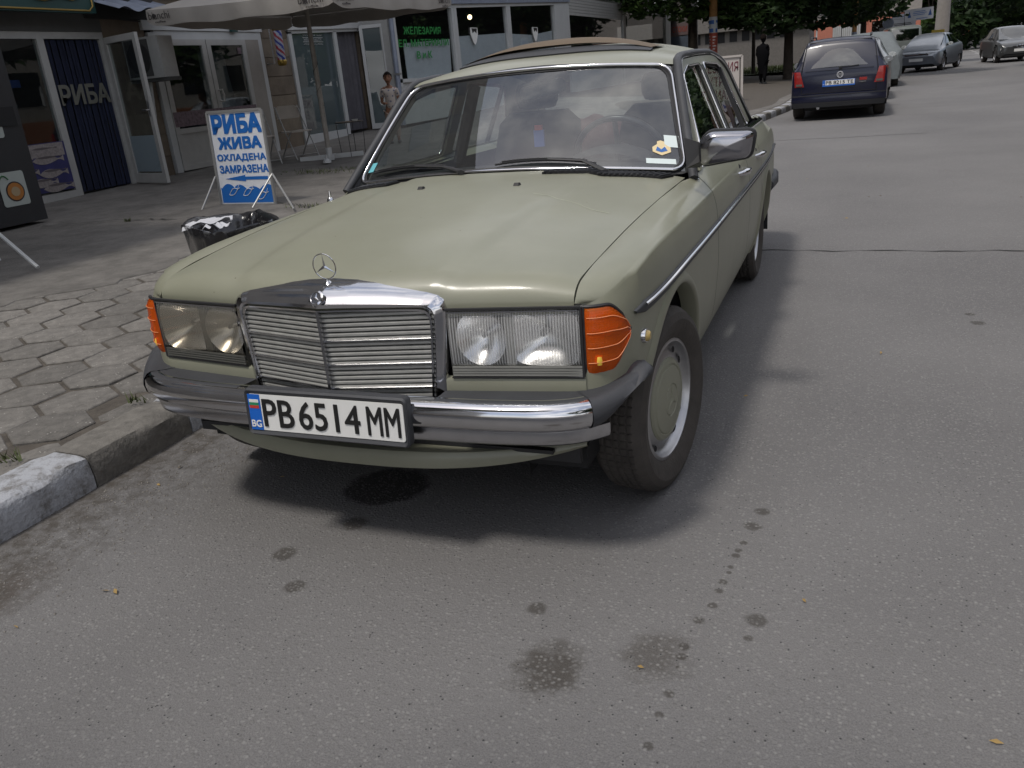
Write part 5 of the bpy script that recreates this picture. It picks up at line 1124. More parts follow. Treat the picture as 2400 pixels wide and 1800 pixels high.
# boy
mat('skin', (.26, .13, .08), .55, var=.08); mat('hair', (.010, .007, .006), .95, var=.3, vscale=40, spec=.1); mat('shorts', (.34, .25, .20), .85, var=.1)
def shirtmat():
    m = mat('shirt', (.48, .43, .40), .85); t = m.node_tree; b = t.nodes['Principled BSDF']; tc = N(t, 'ShaderNodeTexCoord'); v = N(t, 'ShaderNodeTexVoronoi'); v.inputs['Scale'].default_value = 16; L(t, tc.outputs['Object'], v.inputs[0])
    r = N(t, 'ShaderNodeValToRGB'); r.color_ramp.elements[0].position = .22; r.color_ramp.elements[1].position = .34; r.color_ramp.elements[0].color = (.12, .13, .20, 1); r.color_ramp.elements[1].color = (.48, .43, .40, 1); L(t, v.outputs['Distance'], r.inputs[0]); L(t, r.outputs[0], b.inputs['Base Color'])
shirtmat()
def skin_mesh(name, nodes, edges, m, parent, sub=2):
    me = bpy.data.meshes.new(name); me.from_pydata([n[:3] for n in nodes], edges, []); o = bpy.data.objects.new(name, me); COL.objects.link(o)
    md = o.modifiers.new('skin', 'SKIN'); md.use_smooth_shade = True
    for i, n in enumerate(nodes): r = n[3]; me.skin_vertices[0].data[i].radius = (r, n[4] if len(n) > 4 else r)
    me.skin_vertices[0].data[0].use_root = True
    s = o.modifiers.new('sub', 'SUBSURF'); s.levels = sub; s.render_levels = sub
    dg = bpy.context.evaluated_depsgraph_get(); nm = bpy.data.meshes.new_from_object(o.evaluated_get(dg)); bpy.data.objects.remove(o)
    nm.materials.clear(); nm.materials.append(MT[m]); nm.polygons.foreach_set('use_smooth', [True]*len(nm.polygons))
    q = bpy.data.objects.new(name, nm); COL.objects.link(q); q.parent = parent; return q
def person(name, label, loc, rz, H, parts_m, arms, stride=.0, dress=False):
    t = thing(name, label, 'person', loc, rz); s = H/1.30
    def P(*a): return tuple(v*s for v in a)
    # facing +x ; y left
    nodes = [P(0,0,.64,.085,.10), P(.005,0,.76,.075,.092), P(.0,0,.90,.080,.105), P(-.005,0,1.00,.055,.09), P(.0,0,1.055,.036,.036), P(.015,0,1.10,.040,.040)]
    edges = [(0,1),(1,2),(2,3),(3,4),(4,5)]
    for k, sy in enumerate((1, -1)):
        b = len(nodes); f = stride*(1 if k == 0 else -1)
        nodes += [P(0, sy*.065, .58, .068), P(.02+f*.5, sy*.070, .34, .046), P(-.01+f*.2 if f < 0 else f, sy*.072, .07, .030), P(.0+f, sy*.073, .032, .030), P(.10+f, sy*.082, .024, .026)]
        edges += [(0,b),(b,b+1),(b+1,b+2),(b+2,b+3),(b+3,b+4)]
        b = len(nodes); sh, el, wr, ha = arms[k]
        nodes += [P(-.005, sy*.125, .975, .042), P(*el, .031), P(*wr, .022), P(*ha, .024)]
        edges += [(3,b),(b,b+1),(b+1,b+2),(b+2,b+3)]
    body = skin_mesh('body', nodes, edges, parts_m['skin'], t)
    # head
    hd = MB(); P_ = []
    for i in range(15):
        a = math.pi*i/14; z = -math.cos(a); r = math.sin(a)
        row = []
        for k in range(20):
            b = 2*math.pi*k/20; x = math.cos(b)*r; y = math.sin(b)*r
            xx = .088*x+(.010 if z < -.2 and x > 0 else 0)*(1-abs(y)); yy = .070*y*(1-.18*max(0, -z)); zz = .108*z
            if x > .5 and -.25 < z < .1: xx += .016*math.exp(-(y/.22)**2)*(1-abs(z+.12)*3)
            row.append(P(.02+xx, yy, 1.185+zz))
        P_.append(row)
    hd.grid(P_, closed_v=True)
    for sy in (1, -1): hd.lathe([(0,.012*s),(.022*s,.008*s),(.026*s,0),(.02*s,-.006*s)], P(.012, sy*.070, 1.18), 'y', 10)
    head = hd.build('head', parts_m['skin'], t, 60)
    ey = MB()
    for sy in (1, -1): ey.lathe([(0,.004),(.008,.003),(.011,0)], P(.098, sy*.030, 1.195), 'x', 8); ey.bar(P(.100, sy*.016, 1.218), P(.096, sy*.046, 1.216), .005, .006)
    ey.bar(P(.100, -.022, 1.128), P(.100, .022, 1.128), .006, .007); ey.build('face', 'hair', head, 0)
    hr = MB(); P_ = []
    for i in range(9):
        a = math.pi*(.40+.60*i/8); z = -math.cos(a); r = math.sin(a); row = []
        for k in range(24):
            b = 2*math.pi*k/24; x = math.cos(b)*r; y = math.sin(b)*r; low = .50 if math.cos(b) > .25 else -.05
            zz = max(z, low+.06*math.sin(7*b)); sc = 1.17+.03*math.sin(9*b+i); row.append(P(.016+.088*x*sc-(.004), .071*y*sc, 1.188+.112*zz*1.05))
        P_.append(row)
    hr.grid(P_, closed_v=True).build('hair', parts_m['hair'], head, 60)
    # hands with five fingers
    for k, sy in enumerate((1, -1)):
        sh, el, wr, ha = arms[k]; d = (Vector(ha)-Vector(wr)).normalized(); sd_ = d.cross(Vector((0, 0, 1))).normalized(); hm = MB(); c = Vector(ha)
        for f in range(4):
            o_ = c+sd_*(f-1.5)*.011; hm.tube([P(*(o_)), P(*(o_+d*.028)), P(*(o_+d*.040+Vector((0,0,-.012)))), P(*(o_+d*.036+Vector((0,0,-.026))))], [.0075*s,.007*s,.0065*s,.005*s], 6)
        hm.tube([P(*(c-sd_*.012)), P(*(c-sd_*.028+d*.012)), P(*(c-sd_*.026+d*.030))], [.008*s,.0075*s,.005*s], 6); hm.build('fingers', parts_m['skin'], body, 60)
    # clothes
    sn = [P(0,0,.62,.112,.132), P(.005,0,.76,.100,.120), P(.0,0,.90,.102,.128), P(-.005,0,1.005,.082,.105), P(-.005,.118,.985,.062), P(.002,.165,.87,.052), P(-.005,-.118,.985,.062), P(.002,-.165,.87,.052)]
    for k, sy in ((0, 1), (1, -1)): e = arms[k][1]; sn[5+2*k] = P((e[0]-.005)*.62-.0, sy*.13*.38+e[1]*.62, .965*.38+e[2]*.62, .050)
    skin_mesh('shirt', sn, [(0,1),(1,2),(2,3),(3,4),(4,5),(3,6),(6,7)], parts_m['shirt'], body)
    if dress:
        dr = MB(); dr.grid([[(P(r*math.cos(a)*.75, 0, 0)[0], P(0, r*math.sin(a), 0)[1], P(0, 0, z)[2]) for a in np.linspace(0, 2*math.pi, 21)[:-1]] for r, z in ((.125,.98),(.165,.88),(.17,.78),(.155,.62),(.125,.45),(.09,.28))], closed_v=True); dr.build('coat', parts_m['shirt'], body, 60)
    tr = [P(0,0,.62,.098,.118)]; te = []
    for k, sy in enumerate((1, -1)): f = stride*(1 if k == 0 else -1); b = len(tr); tr += [P(.0, sy*.068, .55, .082), P(.02+f*.5, sy*.072, .33, .066), P(f*.8, sy*.073, .12, .050)]; te += [(0,b),(b,b+1),(b+1,b+2)]
    skin_mesh('trousers', tr, te, parts_m['trousers'], body)
    for k, sy in enumerate((1, -1)): f = stride*(1 if k == 0 else -1); so_ = MB(); so_.lathe([(0,-.11),(.030,-.10),(.040,-.03),(.036,.05),(.0,.075)], (0, 0, 0), 'x', 12); q = so_.build('shoe', parts_m['shoe'], body, 60); q.scale = (s, s, .75*s); q.location = P(.055+f, sy*.078, .032)
    return t
person('person', 'small boy in patterned shirt and beige trousers standing near the barber doorway', (-6.72, 11.75, pz(-6.72, 11.75)+.012), R(-62), 1.27, dict(skin='skin', hair='hair', shirt='shirt', trousers='shorts', shoe='rubber_black'),
       [((0,0,0), (-.05,.165,.78), (.10,.16,.74), (.155,.13,.75)), ((0,0,0), (-.03,-.165,.77), (.12,-.12,.74), (.185,-.09,.75))])
# ---- parasol
mat('canvas', (.32, .30, .275), .9, var=.08, vscale=2, bump=.3, bscale=5); mat('canvas_print', (.035, .03, .03), .8); mat('pole_paint', (.27, .25, .225), .5, var=.25, vscale=9)
um = thing('parasol', 'large off white cafe parasol with dark lettering on its hanging flaps', 'parasol', (-6.72, 9.52, pz(-6.72, 9.52)+.012))
CX, CY, RZ = .17, -.12, 2.17
cor = [(-1.62, -1.75), (1.62, -1.95), (1.62, 1.60), (-1.62, 1.75)]
apex = (CX, CY, RZ+.85)
for i in range(4):
    a, b = cor[i], cor[(i+1) % 4]; P = []
    za, zb = [RZ+.20-(.10 if k == 1 else 0) for k in (i, (i+1) % 4)]
    for f in np.linspace(0, 1, 13):
        sag = .05*math.sin(f*math.pi); ex = CX+a[0]+(b[0]-a[0])*f; ey_ = CY+a[1]+(b[1]-a[1])*f; ez = za+(zb-za)*f-sag*.6
        P.append([(apex[0]*(1-t)+ex*t, apex[1]*(1-t)+ey_*t, apex[2]*(1-t)+ez*t-.10*math.sin(t*math.pi)*(.5+.5*math.sin(f*math.pi))) for t in np.linspace(0, 1, 9)])
    MB().grid(P).build('canopy_panel', 'canvas', um, 60)
    Q = []; n = 40
    for k in range(n+1):
        f = k/n; ex = CX+a[0]+(b[0]-a[0])*f; ey_ = CY+a[1]+(b[1]-a[1])*f; ez = za+(zb-za)*f-.03*math.sin(f*math.pi); w = .012*math.sin(f*37); nx, ny = (b[1]-a[1]), -(b[0]-a[0]); l = math.hypot(nx, ny); drop = .205+.012*math.sin(f*19)-.05*max(0, 1-min(f, 1-f)/.04)
        Q.append([(ex+nx/l*.004, ey_+ny/l*.004, ez),(ex+nx/l*(.012+w), ey_+ny/l*(.012+w), ez-drop*.5),(ex+nx/l*(.006+w*1.4), ey_+ny/l*(.006+w*1.4), ez-drop)])
    fl_ = MB().grid(Q).build('hanging_flap', 'canvas', um, 60)
    d = Vector((b[0]-a[0], b[1]-a[1], zb-za)).normalized(); nrm = Vector((b[1]-a[1], -(b[0]-a[0]), 0)).normalized()
    Lx = math.dist(a, b)
    for off in ((.06, Lx-.52) if i in (0, 1) else ()):
        o_ = Vector((CX+a[0], CY+a[1], za))+d*off+nrm*.032+Vector((0, 0, -.135-.02*math.sin(off/Lx*math.pi)))
        text('flap_letters', 'bianchi', .40, .10, 'canvas_print', fl_, o_, d, (0, 0, 1), .001, .0); text('flap_letters', 'coffee', .20, .03, 'canvas_print', fl_, o_+d*.11+Vector((0, 0, -.05)), d, (0, 0, 1), .001, .02)
        MB().lathe([(0,0),(.032,.001),(.032,-.001)], tuple(o_+d*.10+Vector((0,0,.045))), 'y', 12).build('flap_emblem', 'canvas_print', fl_, 0)
mb = MB(); mb.tube([(.0, -.02, .06), (.005, -.03, 1.25), (.012, -.045, 2.95)], [.042,.040,.030], 12); mb.build('pole', 'pole_paint', um, 60)
mb = MB(); mb.tube([(.045*math.cos(t)+.003*0, -.025+.045*math.sin(t), .85+.05*t) for t in np.linspace(0, 14, 40)], .004, 5); mb.build('cord', 'rubber_black', um)
mb = MB(); mb.bar((-.55, -.08, .035), (.30, .55, .035), .09, .07); mb.bar((-.20, .42, .035), (.22, -.45, .035), .07, .06); mb.lathe([(0,0),(.075,.0),(.065,.05),(.05,.06),(.05,.2),(0,.2)], (0, -.02, 0), 'z', 14); mb.lathe([(0,0),(.07,0),(.06,.04),(.02,.06),(.02,.12),(0,.12)], (.24, -.47, 0), 'z', 12); mb.build('base', 'pvc', um, 40)
for (x, y) in cor: MB().tube([(CX+x, CY+y, RZ+.19), (CX, CY, RZ+.45), ] if False else [(CX+x*.98, CY+y*.98, RZ+.19), (.01, -.04, 2.72)], .012, 6).build('rib', 'pole_paint', um)
# ---- folding chairs
mat('chair_seat', (.42, .385, .35), .6, var=.1); mat('chair_frame', (.30, .30, .295), .4, .3)
def chair(loc, rz, label):
    t = thing('folding_chair', label, 'chair', loc, rz, 'folding chairs by the parasol')
    st_ = MB(); P = []
    for v in np.linspace(-1, 1, 7): P.append([(.02+.20*u, .20*v*(1-.06*u*u), .45+.006*(u*u+v*v)) for u in np.linspace(-1, 1, 7)])
    st_.grid(P); st_.grid([[(x, y, z-.02) for x, y, z in r] for r in P], flip=True); st_.grid([[(x, y, z) for x, y, z in P[0]], [(x, y, z-.02) for x, y, z in P[0]]]); st_.grid([[r[-1] for r in P], [(r[-1][0], r[-1][1], r[-1][2]-.02) for r in P]]); st_.build('seat', 'chair_seat', t, 40)
    bk = MB(); bk.prism([(-.20,.66),(.20,.66),(.215,.72),(.20,.84),(.14,.87),(-.14,.87),(-.20,.84),(-.215,.72)], lambda a, b, d: (-.20-.12*(b-.6)+d-.03*(1-(a/.2)**2), a, b), .018); bk.build('backrest', 'chair_seat', t, 40)
    for sy in (1, -1):
        MB().tube([(.30, sy*.21, .0), (-.235, sy*.205, .86)], .011, 8).build('leg', 'chair_frame', t); MB().tube([(-.30, sy*.19, .0), (.17, sy*.185, .44)], .011, 8).build('leg', 'chair_frame', t)
    MB().tube([(-.27, -.19, .03), (-.27, .19, .03)], .009, 6).build('stretcher', 'chair_frame', t); MB().tube([(.26, -.21, .07), (.26, .21, .07)], .009, 6).build('stretcher', 'chair_frame', t); return t
chair((-7.55, 9.85, pz(-7.55, 9.9)+.012), R(-28), 'beige folding chair facing the street, between the parasol pole and the stone pier')
chair((-7.75, 9.10, pz(-7.7, 9.1)+.012), R(-35), 'beige folding chair half hidden behind the blue lettered fish sign')
tb = thing('wire_table', 'small round table on thin black wire legs beside the parasol pole', 'table', (-6.58, 10.02, pz(-6.6, 10)+.012))
mb = MB(); mb.tube([(.235*math.cos(a), .235*math.sin(a), .55) for a in np.linspace(0, 2*math.pi, 33)[:-1]], .008, 6, closed=True); mb.build('ring', 'rubber_black', tb); MB().lathe([(0,.555),(.23,.555),(.23,.54),(0,.54)], (0,0,0), 'z', 28).build('table_top', mat('wood_top', (.16,.11,.06), .5, var=.2), tb, 30)
for k in range(4): a = R(20+90*k); MB().tube([(.23*math.cos(a), .23*math.sin(a), .55), (.20*math.cos(a), .20*math.sin(a), 0)], .006, 6).build('leg', 'rubber_black', tb)
ash = thing('ashtray', 'small pale ashtray on the wire table', 'ashtray', (-6.50, 10.08, pz(-6.6, 10)+.567)); MB().lathe([(0,.005),(.035,.005),(.05,.03),(.055,.03),(.04,0),(0,0)], (0,0,0), 'z', 16).build('bowl', 'pvc', ash)
# ---- blue lettered fish sign
fsn = thing('sandwich_board', 'white A-frame sign with blue lettering, arrow and drawn fish behind the bin', 'sign stand', (-5.19, 5.42, pz(-5.2, 5.4)))
mat('sign_white', (.66, .68, .72), .5, var=.04); mat('sign_blue', (.012, .12, .42), .5)
Z0 = pz(-5.2, 5.4); SL = .06
def sp_(x, z, d): return (x+5.19-5.19*0+0 if False else x+5.19, (z-.2)*SL-d, z-Z0)
MB().prism([(-5.575,.19),(-4.80,.18),(-4.815,1.22),(-5.575,1.23)], lambda a, b, d: sp_(a, b, d-.012), .012).build('board', 'sign_white', fsn, 0)
for a, b in (((-5.575,.19),(-5.575,1.23)),((-5.575,1.23),(-4.815,1.22)),((-4.815,1.22),(-4.80,.18)),((-4.80,.18),(-5.575,.19))): MB().bar(sp_(*a, .004), sp_(*b, .004), .028, .026, (0, 1, 0)).build('frame_bar', 'chair_frame', fsn, 0)
ax_ = Vector((1, 0, -.012)); up_ = Vector((0, SL, 1))
def st_txt(s, x, z, w, h, bold): text('sign_letters', s, w, h, 'sign_blue', fsn, sp_(x, z, .0025), ax_, up_, .0015, bold)
st_txt('РИБА', -5.535, .985, .69, .215, .05); st_txt('ЖИВА', -5.485, .815, .61, .135, .045); st_txt('ОХЛАДЕНА', -5.53, .672, .69, .092, .035); st_txt('ЗАМРАЗЕНА', -5.52, .548, .69, .092, .035)
MB().prism([(-5.46,.485),(-5.17,.45),(-5.17,.468),(-4.855,.462),(-4.855,.497),(-5.17,.503),(-5.17,.522)], lambda a, b, d: sp_(a, b, .0025+d), .0015).build('arrow', 'sign_blue', fsn, 0)
wv = [(-5.545,.215),(-4.825,.205)]+[(x, .365+.045*abs(math.cos((x+4.9)*2*math.pi/.36))**.7*(1 if True else 0)+.02*math.sin(x*9)) for x in np.linspace(-4.825, -5.545, 60)]
MB().prism(wv, lambda a, b, d: sp_(a, b, .0025+d), .0015).build('painted_wave', 'sign_blue', fsn, 0)
for fx, fz in ((-5.36, .325), (-5.16, .315), (-4.96, .270)):
    pts = [(fx-.075+.13*t, fz+.038*math.sin(math.pi*min(1, t))-.02+.06*t) for t in np.linspace(0, 1.25, 14)]; pts2 = [(fx-.075+.13*t, fz-.030*math.sin(math.pi*min(1, t))-.02+.06*t+max(0, t-1)*.2) for t in np.linspace(0, 1.2, 14)]
    f = MB(); f.tube([sp_(a, b, .006) for a, b in pts], .004, 5); f.tube([sp_(a, b, .006) for a, b in pts2], .004, 5); f.build('drawn_fish', 'sign_white', fsn, 0)
for x, sgn in ((-5.59, -1), (-4.775, 1)):
    MB().tube([sp_(x, .18, .34) if sgn < 0 else sp_(x-.12, .19, .30), sp_(x, .52, .02)], .011, 6).build('leg', 'chair_frame', fsn); MB().tube([sp_(x+sgn*.0, .52, .02), sp_(x+(.0 if sgn < 0 else .62), .20, -.30 if sgn < 0 else .55)], .011, 6).build('leg', 'chair_frame', fsn)
# ---- bin with black liner
bn_ = thing('litter_bin', 'black litter bin lined with a crumpled black bag behind the green car', 'bin', (-2.20, 1.60, .145)); mat('bag_black', (.012, .012, .014), .22, 0, .3, bump=.35, bscale=14)
def brim(a, r): return (r*(abs(math.cos(a))**.55)*math.copysign(1, math.cos(a))*1.18, r*(abs(math.sin(a))**.55)*math.copysign(1, math.sin(a))*.82)
P = []
for z, r in ((0,.215),(.15,.225),(.33,.235),(.44,.242),(.485,.247),(.497,.244),(.49,.222),(.44,.205),(.36,.20),(.30,.15),(.29,.0)):
    row = []
    for k in range(64):
        a = 2*math.pi*k/64; w = (z > .3)*(.006*math.sin(a*11+z*9)+.004*math.sin(a*19+2+z*20)+.002*rng.normal()); x, y = brim(a, r+w); row.append((x, y, z+(z > .46)*(.010*math.sin(a*4)+.004*math.sin(a*13))))
    P.append(row)
MB().grid(P, closed_v=True).build('bag_liner', 'bag_black', bn_, 70)
bo = bn_.children[0]; bn_.rotation_euler[2] = R(-38); bn_.scale = (1.28, 1.28, 1.0)
mat('paper_crumple', (.46, .47, .50), .85)
wp = thing('crumpled_paper', 'crumpled white paper spilling over the rim of the black bin', 'paper', (-2.30, 1.54, .645))
for (cx, cy, w, h, zt, a) in ((-.07,.05,.15,.055,.0,.5),(.06,-.03,.09,.06,-.015,-.3)):
    P = []
    for u in np.linspace(-1, 1, 13): P.append([(cx+u*w*math.cos(a)-v*h*math.sin(a), cy+u*w*math.sin(a)+v*h*math.cos(a), zt+.010*math.sin(u*5+v*3)+.008*math.sin(v*7+u*2)+.003*rng.normal()-.03*u*u*(u < 0)) for v in np.linspace(-1, 1, 9)])
    MB().grid(P).build('sheet', 'paper_crumple', wp, 50)
# ================================================================== right side
# red lettered sign board
rs = thing('sandwich_board', 'white sign board with dark red lettering partly behind the green car roof', 'sign stand', (-1.53, 21.1, .14)); mat('sign_cream', (.52, .48, .45), .6, var=.05); mat('letter_red', (.16, .02, .04), .6)
rs.rotation_euler[2] = R(0)
MB().box(-1.42, 0, -.02, 0, .02, 1.13).build('board', 'sign_cream', rs, 0)
for a, b in (((-1.42,0),(-1.42,1.15)),((-1.42,1.15),(0,1.15)),((0,1.15),(.0,0))): MB().bar((a[0], -.03, a[1]), (b[0], -.03, b[1]), .05, .035, (0, 1, 0)).build('frame_bar', 'sign_cream', rs, 0)
MB().bar((-.055, -.028, 0), (-.055, -.028, 1.10), .02, .02, (0, 1, 0)).build('frame_shadow_gap', 'ink', rs, 0)
for s, x, w, z in (('ЖЕЛЕЗАРИЯ', -1.36, 1.26, .78), ('ЕЛЕКТРО', -1.22, .88, .44), ('МАТЕРИАЛИ', -1.34, 1.22, .10)): text('sign_letters', s, w, .24, 'letter_red', rs, (x, -.025, z), (1, 0, 0), (0, 0, 1), .002, .0)
# utility pole with posters
up_p = thing('utility_pole', 'rusty orange utility pole wrapped in blue and red paper notices', 'pole', (-4.16, 33.4, .1)); mat('rust', (.24, .12, .035), .8, var=.35, vscale=2.5); mat('notice_white', (.35, .37, .38), .7); mat('notice_blue', (.03, .09, .28), .7); mat('notice_red', (.26, .05, .03), .7, var=.15)
MB().tube([(0,0,0),(0,0,6)], .155, 16).build('shaft', 'rust', up_p, 60)
def wrap(z0, z1, a0, a1, m, nm='notice', r=.162): MB().grid([[(r*math.sin(R(a)), -r*math.cos(R(a)), z) for a in np.linspace(a0, a1, 13)] for z in (z0, z1)]).build(nm, m, up_p, 60)
wrap(2.10, 2.68, -85, 85, 'notice_white'); wrap(1.0, 2.09, -88, 88, 'notice_red'); wrap(2.42, 2.56, -70, 20, 'notice_blue', r=.166); wrap(2.46, 2.55, 45, 80, 'notice_blue', r=.166); wrap(2.12, 2.26, -60, 10, 'notice_blue', r=.166); wrap(2.12, 2.25, 40, 80, 'notice_blue', r=.166)
for k in range(9):
    wrap(1.95-.11*k, 2.0-.11*k, -55, -38+10*(k % 2), 'notice_white', 'notice_print', .166)
    wrap(1.93-.11*k, 1.97-.11*k, 0, 50-15*(k % 3), 'sign_cream', 'notice_print', .166)
# trees: trunk, limbs and a crown of leaf-sized faces
def leafmat(name, a, b):
    m = bpy.data.materials.new(name); m.use_nodes = True; t = m.node_tree; bs_ = t.nodes['Principled BSDF']; bs_.inputs['Roughness'].default_value = .6; bs_.inputs['Specular IOR Level'].default_value = .3
    tc = N(t, 'ShaderNodeTexCoord'); n = N(t, 'ShaderNodeTexNoise'); n.inputs['Scale'].default_value = 1.3; n.inputs['Detail'].default_value = 5; L(t, tc.outputs['Object'], n.inputs[0])
    r = N(t, 'ShaderNodeValToRGB'); r.color_ramp.elements[0].position = .35; r.color_ramp.elements[1].position = .68; r.color_ramp.elements[0].color = (*a, 1); r.color_ramp.elements[1].color = (*b, 1); L(t, n.outputs[0], r.inputs[0]); L(t, r.outputs[0], bs_.inputs['Base Color'])
    tr = N(t, 'ShaderNodeBsdfTranslucent'); L(t, r.outputs[0], tr.inputs[0]); mxs = N(t, 'ShaderNodeMixShader'); mxs.inputs[0].default_value = .28; o = t.nodes['Material Output']; L(t, bs_.outputs[0], mxs.inputs[1]); L(t, tr.outputs[0], mxs.inputs[2]); L(t, mxs.outputs[0], o.inputs[0]); MT[name] = m
leafmat('leaf_green', (.020, .048, .012), (.070, .120, .028)); leafmat('leaf_dark', (.012, .030, .010), (.038, .068, .020)); mat('bark', (.045, .036, .028), .9, var=.3, vscale=6, bump=.5, bscale=18)
def tree(loc, trunk_r, h0, clumps, n, leaf_s, m, label, group='street trees', lean=(0, 0)):
    t = thing('tree', label, 'tree', loc, 0, group)
    tp = MB(); tp.tube([(0,0,-.2),(trunk_r*.05,0,.15),(lean[0]*.4, lean[1]*.4, h0*.5),(lean[0], lean[1], h0)], [trunk_r*1.5, trunk_r*1.08, trunk_r*.9, trunk_r*.75], 12)
    for (c, rad) in clumps[:9]:
        c = Vector(c); s_ = Vector((lean[0], lean[1], h0*.92)); md = s_*.5+c*.5+Vector((rng.normal()*.25, rng.normal()*.25, .15)); tp.tube([s_, md, c], [trunk_r*.5, trunk_r*.3, trunk_r*.10], 7)
    tp.build('trunk', 'bark', t, 60)
    V = []; tot = sum(r[0]*r[1]*r[2] for _, r in clumps); 
    per = [max(60, int(n*(r[0]*r[1]*r[2])/tot)) for _, r in clumps]
    for (c, r), k in zip(clumps, per):
        d = rng.normal(size=(k, 3)); d /= np.linalg.norm(d, axis=1)[:, None]; rr = rng.uniform(.35, 1, k)**.5; wob = 1+.22*np.sin(d[:, 0]*5+c[0])*np.sin(d[:, 1]*6+c[1])*np.cos(d[:, 2]*5); p = np.array(c)+d*rr[:, None]*wob[:, None]*np.array(r)
        a = rng.normal(size=(k, 3)); a[:, 2] *= .5; a /= np.linalg.norm(a, axis=1)[:, None]; b = np.cross(a, rng.normal(size=(k, 3))+np.array([0, 0, 1.])); b /= np.linalg.norm(b, axis=1)[:, None]
        s_ = leaf_s*rng.uniform(.6, 1.35, k)[:, None]
        V.append(np.stack([p-a*s_, p+b*s_*.42-a*s_*.1, p+a*s_, p-b*s_*.42-a*s_*.1], 1).reshape(-1, 3))
    V = np.concatenate(V); nq = len(V)//4; me = bpy.data.meshes.new('crown'); me.vertices.add(len(V)); me.vertices.foreach_set('co', V.ravel()); me.loops.add(nq*4); me.loops.foreach_set('vertex_index', np.arange(nq*4)); me.polygons.add(nq); me.polygons.foreach_set('loop_start', np.arange(nq)*4); me.update(); me.validate()
    me.materials.append(MT[m]); o = bpy.data.objects.new('crown', me); COL.objects.link(o); o.parent = t; return t
def blob(n, spread, base, rad):
    return [((rng.normal()*spread[0]*.5, rng.normal()*spread[1]*.5, base+abs(rng.normal())*spread[2]*.6), tuple(rad*rng.uniform(.7, 1.25, 3)*np.array([1, 1, .72]))) for _ in range(n)]
tree((-1.46, 35.3, .14), .19, 3.2, [((-.2,-1.6,2.5),(1.3,1.3,.75)),((1.4,-.6,2.4),(1.2,1.1,.6)),((2.5,.4,2.7),(1.3,1.2,.8)),((-1.5,-.4,2.9),(1.4,1.3,.8)),((.6,-1.9,3.3),(1.6,1.3,.8))]+blob(14, (5.4, 4.6, 4.0), 4.0, 1.5), 26000, .16, 'leaf_dark', 'thick trunked tree just left of the dark blue estate car with low dark crown')
tree((-3.55, 41.8, .26), .09, 3.4, blob(12, (4.2, 4.2, 4), 3.9, 1.5)+[((-.6,-1.2,2.9),(1.3,1.1,.7))], 14000, .17, 'leaf_dark', 'slender dark tree trunk left of the person in black')
tree((-5.6, 37.0, .2), .24, 3.0, [((1.9,-2.2,2.75),(1.2,1.1,.62)),((.4,-3.2,3.1),(1.1,1.0,.6)),((3.0,-1.2,2.9),(1.2,1.1,.65)),((-1.4,-2.6,3.4),(1.1,1.0,.6))]+blob(13, (5, 4.5, 4), 4.1, 1.5), 24000, .17, 'leaf_green', 'leafy tree behind the orange utility pole with light green low branches')
tree((1.3, 47.5, .25), .16, 2.9, [((-.6,-.6,2.7),(1.5,1.2,.8)),((1.0,0,2.75),(1.2,1.0,.7))]+blob(12, (4.6, 4.4, 4.2), 3.8, 1.6), 16000, .2, 'leaf_dark', 'dark tree hanging over the parked cars beyond the estate car')
FT = ((7.6,100,1.15,'far tree standing just left of the concrete lamp post'),(15.5,84,1.2,'far tree rising over the grey saloon at the right edge'),(19.5,72,1.3,'rightmost near tree of the row beyond the grey saloon'),(19,112,1.5,'taller far tree set back behind the far grey van'),(26,92,1.5,'wide far tree at the right corner of the picture'),(9.5,158,1.8,'far tree closing the street behind the white box van'),(30,80,1.5,'far tree beyond the right corner, paler than its neighbours'),(13.5,165,1.9,'deepest far tree of the right hand row'),(5.2,118,1.3,'far tree between the salmon building and the lamp post'),(24,135,2.0,'largest far tree filling the gap in the right hand row'),(18,160,1.9,'far tree closing the street behind the small red car'),(33,130,2.0,'far tree half out of the picture at the upper right'))
for k, (x, y, s, lb) in enumerate(FT):
    tree((x, y, zroad(x, y)), .2*s, 3.0*s, [(tuple(np.array(c)*s), tuple(np.array(r)*s)) for c, r in blob(15, (7.5, 5, 5), 1.7, 2.1)], 12000, .30*s, 'leaf_dark' if k % 2 else 'leaf_green', lb, 'far trees along the right side of the street')
tree((-2.7, -6.95, .14), .2, 4.2, [((1.4,1.4,5.6),(1.3,1.1,.8)),((2.6,1.6,6.4),(1.2,1.0,.8)),((.2,1.2,6.2),(1.3,1.1,.9)),((3.6,1.3,6.8),(1.1,.9,.7)),((-.9,.6,6.0),(1.3,1.2,.9)),((1.2,-.2,7.0),(1.6,1.4,.9)),((-1.8,1.5,5.4),(1.2,1.1,.8))], 7000, .13, 'leaf_green', 'out of view tree behind the camera, caught in reflections, crown placed to shade the foreground')  # unseen tree added here, its crown positioned to darken the near road

# person in black
mat('black_cloth', (.006, .006, .007), 1.0, spec=.05)
py = person('person', 'person in long black clothes walking under the trees beside a thick trunk', (-2.05, 31.3, .2), R(75), 1.74, dict(skin='black_cloth', hair='hair', shirt='black_cloth', trousers='black_cloth', shoe='rubber_black'),
       [((0,0,0), (-.03,.17,.78), (.06,.12,.70), (.09,.08,.69)), ((0,0,0), (-.03,-.17,.78), (.06,-.12,.70), (.09,-.08,.69))], .07, True)
